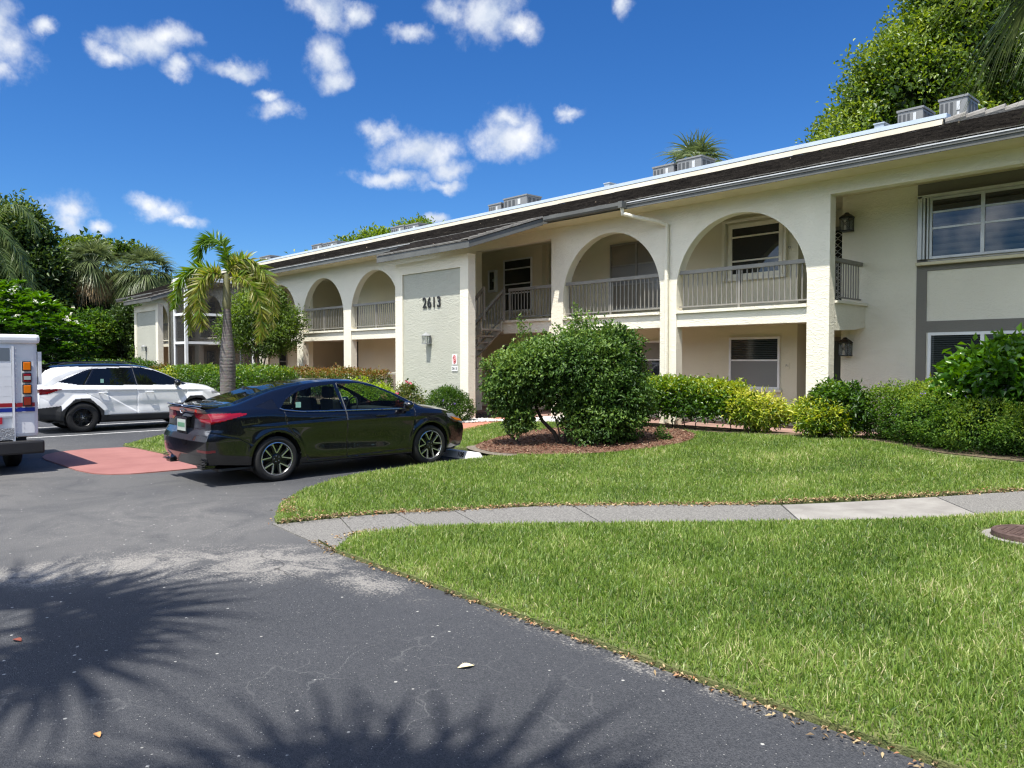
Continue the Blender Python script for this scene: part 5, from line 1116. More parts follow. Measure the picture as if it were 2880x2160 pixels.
def blob_points(r,blobs,n,depth=.28,zmin=None,rough=.18,seed=0,gap=-.45,gs=1.6,frame=None):
    """points in the outer shell of a union of ellipsoids; returns points, outward directions"""
    vol=np.array([(b[3]*b[4]+b[4]*b[5]+b[3]*b[5]) for b in blobs]); ch=r.choice(len(blobs),int(n*1.7),p=vol/vol.sum()); Bm=np.array(blobs,float)[ch]
    d=unit(r.normal(0,1,(len(ch),3))); t=1-depth*r.random(len(ch))**1.3*r.uniform(.3,1,len(ch))*1.6
    nz=fbm(d*2.0+Bm[:,:3]*.7,1.0,seed)*rough
    p=Bm[:,:3]+d*Bm[:,3:6]*(t+nz)[:,None]
    keep=np.ones(len(p),bool)
    for i,b in enumerate(blobs):
        e=np.linalg.norm((p-np.array(b[:3]))/np.array(b[3:6]),axis=1); keep&=~((e<1-depth*1.5)&(ch!=i))
    if zmin is not None: keep&=p[:,2]>zmin
    p=p[keep];d=d[keep]
    if gap>-1: g=fbm(p,gs,seed+7.3,2); k=g>gap; p=p[k]; d=d[k]
    return p[:n],d[:n]
def toworld(blobs,o):
    return [(o[0]+RT.x*b[0]+FW.x*b[1],o[1]+RT.y*b[0]+FW.y*b[1],o[2]+b[2],b[3],b[4],b[5]) for b in blobs]
def crown(name,par,r,blobs,n,per,spread,ln,wd,m,up=.5,depth=.3,zmin=None,rough=.2,gap=-.3,gs=1.2,seed=0,vtop=.25,vlo=.25,droop=0.0,core=.25):
    p,d=blob_points(r,blobs,n,depth,zmin,rough,seed,gap,gs)
    # sparse interior leaves so that one never looks straight through
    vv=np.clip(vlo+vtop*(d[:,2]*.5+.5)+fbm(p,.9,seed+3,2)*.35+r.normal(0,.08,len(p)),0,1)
    v,f,a=cluster_leaves(r,p,d,per,spread,ln,wd,up,vv,droop)
    if core>0:
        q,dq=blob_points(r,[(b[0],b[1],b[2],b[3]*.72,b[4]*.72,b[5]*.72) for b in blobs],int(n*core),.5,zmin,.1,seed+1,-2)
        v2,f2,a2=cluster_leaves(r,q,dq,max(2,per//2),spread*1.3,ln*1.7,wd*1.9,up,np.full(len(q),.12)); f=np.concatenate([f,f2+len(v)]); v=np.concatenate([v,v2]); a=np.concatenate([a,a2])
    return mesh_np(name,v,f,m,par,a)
def branches(par,base,ends,r0,r1,m,name='trunk',seed=0,bend=.12):
    rr=random.Random(seed); mb_=MB()
    for e in ends:
        a=Vector(base); b_=Vector(e); n=6; pts=[]
        for k in range(n+1):
            t=k/n; p=a.lerp(b_,t)+Vector((rr.uniform(-1,1),rr.uniform(-1,1),rr.uniform(-.4,.4)))*bend*math.sin(t*PI); pts.append(p)
        mb_.tube(pts,[r0+(r1-r0)*k/n for k in range(n+1)],8)
    return mb_.build(name,m,par,smooth=True)
def tree(o,label,blobs,n,per,spread,ln,wd,m,trunk_r,group,cat='tree',name='tree',seed=1,gap=-.25,gs=.7,**kw):
    r=np.random.default_rng(seed); t=thing(name,label,cat,(o[0],o[1],o[2]),0,group)
    lb=toworld(blobs,(0,0,0)); crown('crown',t,r,lb,n,per,spread,ln,wd,m,gap=gap,gs=gs,seed=seed,**kw)
    zf=min(b[2]-b[5]*.6 for b in lb); b0=MB(); rr=random.Random(seed); top=Vector((0,0,max(.5,zf)))
    b0.tube([(0,0,-.1),(.02,.0,top.z*.4),(0.04,.03,top.z*.75),top],[trunk_r*1.25,trunk_r,trunk_r*.85,trunk_r*.7],10)
    for b in lb:
        c_=Vector(b[:3]); q=[top.lerp(c_,k/5)+Vector((rr.uniform(-1,1),rr.uniform(-1,1),rr.uniform(-.3,.6)))*.06*(c_-top).length for k in range(6)]; q[0]=top-Vector((0,0,.1)); b0.tube(q,[trunk_r*.55*(1-.8*k/5) for k in range(6)],6)
    b0.build('trunk',M['bark'],t,smooth=True); return t
def shrub(o,label,blobs,n,per,spread,ln,wd,m,cat='shrub',group=None,name='shrub',seed=1,stems=5,**kw):
    r=np.random.default_rng(seed); t=thing(name,label,cat,o,0,group); lb=toworld(blobs,(0,0,0)); crown('foliage',t,r,lb,n,per,spread,ln,wd,m,seed=seed,zmin=kw.pop('zmin',.03),**kw)
    rr=random.Random(seed); 
    if stems:
        ends=[(lb[i%len(lb)][0]+rr.uniform(-.3,.3)*lb[i%len(lb)][3],lb[i%len(lb)][1]+rr.uniform(-.3,.3)*lb[i%len(lb)][4],lb[i%len(lb)][2]) for i in range(stems)]
        branches(t,(lb[0][0],lb[0][1],-.05),ends,.022,.010,M['stem'],'stems',seed,.08)
    return t
def flowers(par,pts,size,m,seed=1,name='flowers',per=6):
    r=np.random.default_rng(seed); k=len(pts); c=np.repeat(np.array(pts,float),per,0)+r.normal(0,size*.35,(k*per,3)); A=unit(r.normal(0,1,(k*per,3))+np.array([0,0,.5])); Nn=unit(r.normal(0,.6,(k*per,3))+np.array([.3,-.5,1]))
    v,f=leaf_geo(c,A,Nn,np.full(k*per,size),np.full(k*per,size*.75)); return mesh_np(name,v,f,m,par,np.repeat(r.random(k*per),4))
def hedge(path,label,w_,h,z0,n,ln,wd,m,group=None,seed=1,per=5,name='hedge',vfn=None,lump=.10,top_h=None,spread=.035,stems=True,up=.6):
    """path: list of (x,y) centre-line points; a clipped hedge of leaves on the shell of a rounded box"""
    r=np.random.default_rng(seed); pts=np.array(path,float); o=pts.mean(0); t=thing(name,label,'hedge',(o[0],o[1],float(gz(*o))),0,group)
    sl_=np.linalg.norm(np.diff(pts,axis=0),axis=1); cum=np.concatenate([[0],np.cumsum(sl_)]); Lt=cum[-1]
    s=r.uniform(0,Lt,n); X=np.interp(s,cum,pts[:,0]); Y=np.interp(s,cum,pts[:,1]); dx=np.interp(s+.05,cum,pts[:,0])-np.interp(s-.05,cum,pts[:,0]); dy=np.interp(s+.05,cum,pts[:,1])-np.interp(s-.05,cum,pts[:,1])
    T_=unit(np.stack([dx,dy],-1)); Q=np.stack([T_[:,1],-T_[:,0]],-1)
    hh=h if top_h is None else np.interp(s/Lt,[0,1],top_h)
    a=r.uniform(-PI*.12,PI*1.12,n) # angle around the cross section, superellipse
    ca,sa=np.cos(a),np.sin(a); k=(np.abs(ca)**4+np.abs(sa)**4)**(-.25)
    dep=1-np.minimum(r.exponential(.10,n),.75)
    endf=np.minimum(1,np.minimum(s,Lt-s)/(w_*.4)+.55)
    lumpv=1+np.array([noise.fractal(Vector((x*1.6+seed,y*1.6,q*2)),1,2,3) for x,y,q in zip(X,Y,sa)])*lump
    u_=ca*k*dep*lumpv*w_/2*endf; z=z0+(hh-z0)*np.clip((sa*k*dep*.5+.5),0,1.1)*np.where(sa>0,lumpv,1)
    p=np.stack([X-o[0]+Q[:,0]*u_,Y-o[1]+Q[:,1]*u_,z],-1); d=unit(np.stack([Q[:,0]*ca,Q[:,1]*ca,sa+.1],-1))
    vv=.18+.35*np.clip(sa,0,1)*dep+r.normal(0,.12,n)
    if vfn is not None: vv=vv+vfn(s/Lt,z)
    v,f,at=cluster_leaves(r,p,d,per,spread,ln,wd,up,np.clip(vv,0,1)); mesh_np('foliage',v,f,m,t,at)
    if stems:
        b=MB(); rr=random.Random(seed)
        for k_ in range(int(Lt/.35)):
            q=rr.uniform(0,Lt); x=float(np.interp(q,cum,pts[:,0]))-o[0]+rr.uniform(-.2,.2)*w_; y=float(np.interp(q,cum,pts[:,1]))-o[1]+rr.uniform(-.2,.2)*w_
            b.tube([(x,y,-.05),(x+rr.uniform(-.1,.1),y,z0+.1),(x+rr.uniform(-.2,.2),y,z0+(h-z0)*.6)],.012,5)
        b.build('stems',M['stem'],t)
    return t
# ---- palms
def strips(base,dirs,ups,L_,W_,droop,r,seg=3):
    """tapered drooping strips (palm leaflets, blades)"""
    k=len(base); D=unit(dirs); U=unit(ups); S_=unit(np.cross(D,U)); vs=[]; 
    for i in range(seg+1):
        t=i/seg; p=base+D*(L_*t)[:,None]; p=p+np.array([0,0,-1.0])*(droop*L_*t*t)[:,None]
        w=(W_*np.interp(t,[0,.3,1],[.6,1,.02]))[:,None]; vs+= [p-S_*w*.5,p+S_*w*.5]
    v=np.stack(vs,1); m_=2*(seg+1)
    f=np.concatenate([np.array([[2*i,2*i+1,2*i+3,2*i+2]]) for i in range(seg)],0)[None]+np.arange(k)[:,None,None]*m_
    return v.reshape(-1,3),f.reshape(-1,4),m_
def spline(pts,n):
    pts=[Vector(p) for p in pts]; out=[]
    P_=[pts[0]*2-pts[1]]+pts+[pts[-1]*2-pts[-2]]; m_=len(pts)-1
    for i in range(n):
        t=i/(n-1)*m_; k=min(int(t),m_-1); u=t-k; a,b,c_,d=P_[k:k+4]
        out.append(.5*((2*b)+(c_-a)*u+(2*a-5*b+4*c_-d)*u*u+(3*b-3*c_+d-a)*u**3))
    return out
def feather(par,pts,nl,lf,wf,m,r,v0=.2,v1=.6,bushy=0.0,droop=.35,rr_=.018,name='frond',tipv=.25):
    """one pinnate frond along pts"""
    sp=spline(pts,40); A=np.array([list(p) for p in sp]); T_=np.gradient(A,axis=0); T_=unit(T_)
    t=np.repeat(np.linspace(.10,1,nl),2); sgn=np.tile([1,-1],nl); idx=t*39; i0=np.clip(idx.astype(int),0,38); fr=(idx-i0)[:,None]
    P0=A[i0]*(1-fr)+A[i0+1]*fr; T0=T_[i0]; side_=unit(np.cross(T0,np.array([0,0,1.0]))); up_=unit(np.cross(side_,T0))
    th=r.uniform(-1,1,len(t))*bushy; sd=side_*np.cos(th)[:,None]*sgn[:,None]+up_*np.sin(th)[:,None]+up_*.25*(1-bushy/1.6)
    D=unit(sd*1.0+T0*(.45+.5*t[:,None])+r.normal(0,.10,(len(t),3)))
    L_=lf*np.interp(t,[0,.15,.5,.85,1],[.45,.85,1,.7,.35])*r.uniform(.85,1.1,len(t)); v,f,m_=strips(P0,D,unit(np.cross(D,T0)*sgn[:,None]+r.normal(0,.25,(len(t),3))),L_,np.full(len(t),wf),np.full(len(t),droop),r)
    at=np.clip(np.repeat(v0+(v1-v0)*r.random(len(t))+tipv*0,m_)+np.tile(np.linspace(0,tipv,m_),len(t)),0,1)
    b=MB(); b.tube(sp[::3],[rr_*(1-.75*i/13) for i in range(len(sp[::3]))],5); 
    bv=np.array(b.v); bf=[q for q in b.f if len(q)==4]; f=np.concatenate([f,np.array(bf)+len(v)]); at=np.concatenate([at,np.full(len(bv),min(1,v1+.1))]); v=np.concatenate([v,bv])
    return mesh_np(name,v,f,m,par,at)
def fan_geo(r,c,dirv,Lp,R_,nseg=26,droop=.45,w=.05,spread=2.5,v=.3):
    """one fan leaf: petiole plus radiating blades"""
    d=unit(np.array(dirv,float)); side_=np.cross(d,[0,0,1.0]); side_=side_/max(np.linalg.norm(side_),1e-6); up_=np.cross(side_,d)
    b=np.array(c)+d*Lp+np.array([0,0,-.10*Lp]); th=np.linspace(-spread/2,spread/2,nseg)+r.normal(0,.03,nseg)
    D=d[None]*np.cos(th)[:,None]+side_[None]*np.sin(th)[:,None]+up_[None]*(.22*np.abs(np.sin(th))+r.normal(0,.07,nseg))[:,None]-np.array([0,0,.25])
    U=up_[None]+r.normal(0,.2,(nseg,3)); L_=R_*np.interp(np.abs(th),[0,1.25],[1,.7])*r.uniform(.9,1.08,nseg)
    V_,f,m_=strips(np.repeat(b[None],nseg,0),D,U,L_,np.full(nseg,w),np.full(nseg,droop),r)
    at=np.clip(np.repeat(np.full(nseg,v)+r.normal(0,.05,nseg),m_)+np.tile(np.linspace(0,.12,m_),nseg),0,1)
    q=MB(); q.tube([c,tuple(b)],[.016,.010],4,cap=False); f=np.concatenate([f,np.array(q.f)+len(V_)]); at=np.concatenate([at,np.full(len(q.v),v+.15)]); V_=np.concatenate([V_,np.array(q.v)])
    return V_,f,at
def fan_palm(o,label,h,R_,nl,seed,group,trunk_r=.17,dead=.2,w=.05,lean=(0,0),nseg=26,Lp=.7,parts=True,elmin=-.9,azr=None):
    r=np.random.default_rng(seed); t=thing('fan_palm',label,'palm',o,0,group); V_=[];F_=[];A_=[];k0=0; top=np.array([lean[0],lean[1],h])
    for k in range(nl):
        az=k*2.39996+r.normal(0,.15); u=(k+.5)/nl; el=1.35-(1.35-elmin)*u**.85
        if azr and not(azr[0]<((az-azr[2])%(2*PI))<azr[1]): continue
        d=(math.cos(az)*math.cos(el),math.sin(az)*math.cos(el),math.sin(el)); v=.22+.15*r.random() if u<1-dead else .72+.2*r.random()
        a,b,c_=fan_geo(r,tuple(top+np.array([0,0,-.25*u])),d,Lp*r.uniform(.85,1.15),R_*r.uniform(.85,1.1),nseg,.35+.5*u,w,2.7,v); V_.append(a);F_.append(b+k0);A_.append(c_);k0+=len(a)
    mesh_np('crown',np.concatenate(V_),np.concatenate(F_),LM['sabal'],t,np.concatenate(A_))
    b=MB(); b.tube([(0,0,-.1),(lean[0]*.3,lean[1]*.3,h*.4),(lean[0]*.8,lean[1]*.8,h*.85),tuple(top)],[trunk_r*1.1,trunk_r,trunk_r*.95,trunk_r*1.3],12); b.build('trunk',M['bark'],t,smooth=True)
    return t
def V3(o,r_,f_,z): return (o[0]+RT.x*r_+FW.x*f_,o[1]+RT.y*r_+FW.y*f_,z)

# ---- the big round shrub on the mulch
bo=(-10.25,10.95,float(gz(-10.25,10.95))+.03)
bl=[(.72,0,1.52,.72,.8,.80),(.82,0,.95,.74,.8,.72),(.2,0,1.60,.82,.85,.66),(-.45,.05,1.45,.78,.8,.60),(-1.02,0,1.30,.52,.6,.54),(.66,-.1,.48,.76,.75,.46),(-.05,0,1.05,.6,.6,.45),(-.86,-.1,.52,.33,.3,.26),(1.22,0,.72,.36,.45,.55),(-1.2,-.1,.95,.32,.35,.3),(.95,0,2.0,.3,.35,.28)]
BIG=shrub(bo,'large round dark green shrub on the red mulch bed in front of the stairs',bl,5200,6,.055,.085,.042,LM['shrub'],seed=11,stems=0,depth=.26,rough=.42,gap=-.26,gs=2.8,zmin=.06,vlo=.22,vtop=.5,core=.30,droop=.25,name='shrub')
def lw(r_,f_,z): v=RT*r_+FW*f_; return (v.x,v.y,z)
b=MB()
for q,rr0 in (([(-.12,0,-.05),(-.22,0,.22),(-.45,.05,.45),(-.62,.1,.85),(-.7,.1,1.2)],.045),([(-.85,-.1,-.05),(-.98,-.08,.10),(-1.18,-.05,.30),(-1.15,0,.7)],.028),([(.0,0,-.05),(.05,0,.5),(.2,0,1.2)],.05),([(.25,.1,-.05),(.4,.1,.5),(.7,.1,1.1)],.035),([(-.1,-.15,-.05),(-.16,-.2,.35),(-.3,-.1,.8)],.018)):
    sp_=spline([lw(*a) for a in q],9); b.tube(sp_,[rr0*(1-.5*i/8) for i in range(9)],8)
b.build('trunk',M['stem'],BIG,smooth=True)
rS=np.random.default_rng(21); cs=[];os_=[]; stm=MB()
for r0,f0,zt,ln_ in ((-1.05,0,2.05,.45),(-.92,.1,2.5,.75),(-.72,0,2.35,.5),(-.45,.1,2.25,.35),(.15,0,2.72,.5),(.28,.1,2.62,.5),(.38,-.1,2.55,.4),(.05,.1,2.5,.35),(.75,0,2.2,.3),(-1.5,-.1,1.75,.35),(.95,0,1.95,.3),(-1.62,0,1.55,.3),(-.2,0,2.35,.25)):
    top=np.array(lw(r0,f0,zt)); bot=np.array(lw(r0*.88+.08,f0,zt-ln_)); stm.tube([tuple(bot),tuple((top+bot)/2+rS.normal(0,.03,3)),tuple(top)],[.010,.007,.004],5)
    for k in range(int(9*ln_/.4)): t_=k/int(9*ln_/.4); cs.append(bot+(top-bot)*t_+rS.normal(0,.025,3)); os_.append(unit(rS.normal(0,1,3)*np.array([1,1,.4])))
v,f,a=cluster_leaves(rS,np.array(cs),np.array(os_),5,.035,.085,.038,.4,rS.uniform(.6,.9,len(cs))); mesh_np('shoots',v,f,LM['shrub'],BIG,a); stm.build('shoot_stems',mat('green_stem',(0.10,0.14,0.04),.7),BIG)
shrub((-8.95,12.4,float(gz(-8.95,12.4))+.04),'tiny dark seedling growing in the mulch right of the big round shrub',[(0,0,.13,.15,.15,.14)],60,5,.03,.06,.03,LM['shrub'],seed=5,stems=3,core=0)
# ---- hedges on the right
hz=lambda x,y:float(gz(x,y))
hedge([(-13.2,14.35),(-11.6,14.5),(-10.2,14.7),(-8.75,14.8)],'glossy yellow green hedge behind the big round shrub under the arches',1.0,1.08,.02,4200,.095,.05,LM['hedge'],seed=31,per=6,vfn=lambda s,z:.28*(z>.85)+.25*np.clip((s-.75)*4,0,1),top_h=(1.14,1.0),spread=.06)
shrub((-8.35,14.85,hz(-8,14.8)),'yellow variegated shrub at the right end of the glossy hedge',[(.05,0,.50,.50,.42,.36),(-.3,0,.58,.38,.4,.32),(.45,0,.42,.22,.25,.2)],560,7,.05,.11,.03,LM['yel'],seed=32,stems=7,vlo=.34,vtop=.34,gap=-.25,gs=3,up=.4,core=.15)
shrub((-6.82,14.85,hz(-7,14.8)),'yellow variegated shrub at the foot of the right hand pillar',[(-.15,0,.50,.50,.45,.32),(-.42,-.1,.36,.3,.3,.2),(.1,0,.3,.45,.35,.25)],700,7,.05,.10,.03,LM['yel'],seed=33,stems=6,vlo=.22,vtop=.36,gap=-.25,gs=3,core=.2)
shrub((-6.62,15.0,hz(-7,14.8)),'dark green leafy shrub between the pillar and the clipped hedge',[(.05,.1,.62,.50,.45,.46),(-.25,0,.85,.3,.3,.25)],600,6,.05,.10,.045,LM['hedge'],seed=34,stems=5,vlo=.10,vtop=.3,gap=-.35,gs=3)
PH=[(.15,.03,.52,.62,.6,.58),(.37,-.61,.52,.72,.7,.60),(.48,-1.33,.48,.8,.8,.57),(.60,-2.05,.42,.85,.8,.48),(1.1,-2.55,.36,.85,.8,.38),(1.6,-3.06,.30,.85,.8,.33),(2.1,-3.6,.28,.85,.8,.30),(1.09,-.08,.60,.8,.7,.56),(1.27,-1.14,.55,.9,.8,.55),(1.73,-1.94,.45,.9,.8,.45),(2.5,-2.6,.4,.9,.9,.4)]
ph=shrub((-6.0,15.45,hz(-5,15)),'broad clipped dark green hedge with violet flowers along the right wing',PH,8500,6,.045,.052,.028,LM['fine'],cat='hedge',name='hedge',seed=41,stems=8,depth=.20,rough=.16,gap=-.42,gs=3.2,zmin=.05,vlo=.25,vtop=.65,core=.25)
q_,d_=blob_points(np.random.default_rng(8),toworld(PH,(0,0,0)),90,.04,.1,.1,41,-2); flowers(ph,[p+d*.03 for p,d in zip(q_,d_) if p[2]>.3][:18],.035,LM['petal_v'],2)
shrub((-4.75,16.35,hz(-5,16)),'yellow variegated shrub peeping over the violet flowered hedge under the window',[(0,0,.88,.95,.4,.34),(.6,0,.8,.5,.4,.3)],520,7,.05,.12,.04,LM['yel'],seed=36,stems=5,vlo=.55,vtop=.35,gap=-.3,gs=3)
shrub((-4.0,15.35,hz(-4,15)),'tall large leaved bright green shrub at the right edge before the lower window',[(0,0,1.18,.85,.8,.62),(.55,0,1.38,.85,.8,.55),(1.2,0,1.2,.8,.8,.6),(-.45,0,.95,.5,.5,.4),(.3,0,.75,.6,.6,.45),(1.2,.2,.7,.7,.7,.6)],1150,6,.09,.19,.105,LM['big'],seed=37,stems=7,depth=.25,gap=-.35,gs=1.8,vlo=.30,vtop=.5,core=.2)
# ---- beside the feature wall
rb=shrub((-15.85,12.45,hz(-15.8,12.4)),'round fine leaved dark green bush in front of the sage panel',[(0,0,.46,.60,.55,.46),(.25,0,.35,.42,.45,.36),(-.05,0,.68,.42,.4,.28)],1500,6,.032,.055,.018,LM['fine'],seed=51,stems=4,depth=.18,rough=.2,gap=-.5,gs=4,vlo=.2,vtop=.35)
flowers(rb,[lw(-.2,-.55,.38),lw(-.12,-.56,.40),lw(.2,-.5,.55),lw(-.1,-.5,.62)],.035,LM['petal_v'],4)
rs=shrub((-17.75,12.55,hz(-17.7,12.6)),'pink flowering rose bush at the left foot of the sage panel',[(0,0,.62,.40,.35,.36),(-.1,0,.85,.28,.25,.22),(.2,0,.4,.4,.3,.3)],420,6,.05,.06,.035,LM['red'],seed=52,stems=5,gap=-.25,gs=4,vlo=.15,vtop=.3)
flowers(rs,[lw(-.02,-.2,1.10),lw(.08,-.15,1.06),lw(-.3,-.2,.55),lw(-.33,-.2,.75)],.06,LM['petal_p'],5)
shrub((-19.1,12.35,hz(-19,12.3)),'lime green shrub left of the rose bush behind the black sedan',[(0,0,.50,.75,.5,.50),(-.55,.1,.62,.6,.5,.5),(.45,0,.35,.5,.4,.35)],900,6,.05,.075,.04,LM['lime'],seed=53,stems=5,gap=-.45,gs=3,vlo=.3,vtop=.4)
# strap leaved clump
t=thing('strap_leaf_clump','bright green clump of strap leaves beside the rose bush','plant',(-17.25,12.15,hz(-17.2,12.1))); r=np.random.default_rng(3); n=110; az=r.uniform(0,6.28,n); el=r.uniform(.9,1.5,n)
v,f,m_=strips(r.normal(0,.10,(n,3))*np.array([2.2,1,0]),np.stack([np.cos(az)*np.cos(el),np.sin(az)*np.cos(el),np.sin(el)],-1),np.stack([np.cos(az),np.sin(az),np.full(n,.3)],-1),r.uniform(.3,.55,n),np.full(n,.022),np.full(n,.12),r); mesh_np('leaves',v,f,LM['lime'],t,np.repeat(r.random(n),m_))
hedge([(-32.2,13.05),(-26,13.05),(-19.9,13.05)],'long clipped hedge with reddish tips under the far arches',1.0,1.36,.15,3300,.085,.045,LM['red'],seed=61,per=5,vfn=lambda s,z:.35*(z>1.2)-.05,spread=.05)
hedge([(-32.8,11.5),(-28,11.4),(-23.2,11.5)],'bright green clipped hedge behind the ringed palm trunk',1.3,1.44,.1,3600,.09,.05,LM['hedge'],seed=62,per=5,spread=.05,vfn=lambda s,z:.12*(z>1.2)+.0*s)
shrub((-31.8,10.9,hz(-31,11)),'yellowish loose shrub above the white car bonnet',[(0,0,1.0,.9,.6,.42),(.7,0,.95,.6,.5,.4)],420,6,.06,.09,.04,LM['yel'],seed=54,stems=6,vlo=.35,vtop=.2,gap=-.3,gs=3)
shrub((-36.9,12.2,.05),'reddish brown low shrub below the screened porch',[(0,0,1.0,1.5,.6,.5)],420,6,.06,.10,.05,LM['red'],seed=55,stems=6,vlo=.45,vtop=.3)
# ---- ringed palm
PO=(-17.72,7.38,.03); PT=thing('ringed_palm','young palm with swollen ringed grey trunk and arching yellowing fronds','palm',PO)
rt_=MB(); prof=[(0,.175),(.35,.178),(.9,.170),(1.25,.172),(1.6,.180),(1.9,.165),(2.2,.125),(2.5,.098),(2.85,.082),(2.93,.078)]
zz=np.linspace(0,2.93,150); rr_=gsm(np.interp(zz,[p[0] for p in prof],[p[1] for p in prof]),5); ring=np.clip(np.abs(((zz*12.5+.4*np.sin(zz*3))%1)-.5)*2,0,1); rr_=rr_*(1+.030*(ring>.82))
rt_.lathe([(float(a_),float(b_)) for a_,b_ in zip(rr_,zz)],(0,0,0),'z',28)
def ringbark():
    m,nt,N,L,b=new_mat('ringed_bark'); b.inputs['Roughness'].default_value=.85; tc=N.new('ShaderNodeTexCoord'); sp=N.new('ShaderNodeSeparateXYZ'); L.new(tc.outputs['Object'],sp.inputs[0])
    n=N.new('ShaderNodeTexNoise'); n.inputs['Scale'].default_value=5; n.inputs['Detail'].default_value=5; L.new(tc.outputs['Object'],n.inputs['Vector'])
    a=N.new('ShaderNodeMath'); a.operation='MULTIPLY_ADD'; a.inputs[1].default_value=12.5; L.new(sp.outputs[2],a.inputs[0]); c_=N.new('ShaderNodeMath'); c_.operation='MULTIPLY'; c_.inputs[1].default_value=.5; L.new(n.outputs['Fac'],c_.inputs[0]); L.new(c_.outputs[0],a.inputs[2])
    fr=N.new('ShaderNodeMath'); fr.operation='FRACT'; L.new(a.outputs[0],fr.inputs[0]); cr=N.new('ShaderNodeValToRGB'); e=cr.color_ramp.elements; e[0].position=0; e[0].color=(.36,.33,.29,1); e[1].position=.14; e[1].color=(.095,.083,.076,1); x=e.new(.85); x.color=(.12,.105,.095,1); x=e.new(.97); x.color=(.06,.05,.045,1)
    L.new(fr.outputs[0],cr.inputs['Fac']); n2=N.new('ShaderNodeTexNoise'); n2.inputs['Scale'].default_value=22; n2.inputs['Detail'].default_value=6; L.new(tc.outputs['Object'],n2.inputs['Vector']); mx=N.new('ShaderNodeMix'); mx.data_type='RGBA'; mx.blend_type='MULTIPLY'; mx.inputs[0].default_value=.6; L.new(cr.outputs[0],mx.inputs[6]); L.new(n2.outputs['Color'],mx.inputs[7]); 
    g=N.new('ShaderNodeGamma'); g.inputs[1].default_value=.8; L.new(mx.outputs[2],g.inputs[0]); L.new(g.outputs[0],b.inputs['Base Color']); bp=N.new('ShaderNodeBump'); bp.inputs['Strength'].default_value=.5; bp.inputs['Distance'].default_value=.02; L.new(n2.outputs['Fac'],bp.inputs['Height']); L.new(bp.outputs[0],b.inputs['Normal']); return m
rt_.build('trunk',ringbark(),PT,smooth=True)
cs_=MB(); cs_.lathe([(.080,2.90),(.105,2.98),(.092,3.15),(.080,3.4),(.075,3.6),(.06,3.72)],(0,0,0),'z',20); cs_.build('crownshaft',mat('crownshaft_green',(0.115,0.13,0.055),.5,col2=(0.22,0.21,0.11),vscale=5,stretch=(1,1,.15)),PT,smooth=True)
rP=np.random.default_rng(77)
FR=[([(0,0,0),(.03,0,.45),(-.12,0,.85),(-.45,.1,.98),(-.72,.15,.78),(-.82,.15,.42)],.0,.35,.05),([(0,0,0),(-.4,-.1,.22),(-.85,-.15,.17),(-1.15,-.2,-.2),(-1.25,-.2,-.75)],.05,.5,.2),([(0,0,-.02),(-.4,.1,.08),(-.8,.15,-.18),(-1.0,.2,-.7),(-1.02,.2,-1.35)],.35,.85,.3),
 ([(0,0,0),(.2,0,.32),(.55,0,.48),(.95,.05,.15),(1.12,.1,-.5),(1.12,.1,-1.2)],.30,.85,.35),([(0,0,-.05),(.4,-.2,.0),(.8,-.3,-.3),(.98,-.3,-.9),(.92,-.3,-1.55)],.25,.85,.35),([(0,0,0),(-.25,-.3,.1),(-.5,-.5,-.2),(-.48,-.55,-.8),(-.42,-.5,-1.25)],.35,.9,.3),([(0,0,.0),(.05,.4,.5),(.1,.9,.5),(.1,1.2,.05)],.1,.5,.1),([(0,0,.0),(.3,.5,.3),(.6,.9,.0),(.7,1.0,-.6)],.2,.7,.2)]
for pts,v0,v1,tv in FR: feather(PT,[lw(a_*.92,b_*.92,3.62+c_*.95) for a_,b_,c_ in pts],130,.36,.044,LM['palm'],rP,v0*.45,v1*.66,bushy=1.45,droop=.22,tipv=tv*.7)
# ---- small multi stemmed tree behind it
st_=tree((-29.6,13.55,.05),'small feathery multi stemmed tree in front of the far arches',[(0,0,3.6,1.15,1.1,1.0),(-.75,0,2.9,.95,.9,.8),(.85,0,2.8,1.0,.9,.8),(.2,0,2.5,1.3,1,.6),(.5,0,4.0,.7,.7,.6),(1.35,0,3.3,.55,.55,.5)],2000,7,.11,.13,.045,LM['treey'],.06,None,name='small_tree',seed=71,gap=-.35,gs=1.3,depth=.35,vlo=.2,vtop=.3)
br_=MB()
for a_,b_,z_ in((-.35,0,1.9),(.35,0,1.9),(.15,.2,2.2),(-.1,-.1,2.1)): br_.tube([lw(0,0,-.05),lw(a_*.3,b_,.9),lw(a_,b_,z_)],[.05,.04,.025],7)
br_.build('stems',M['bark'],st_)
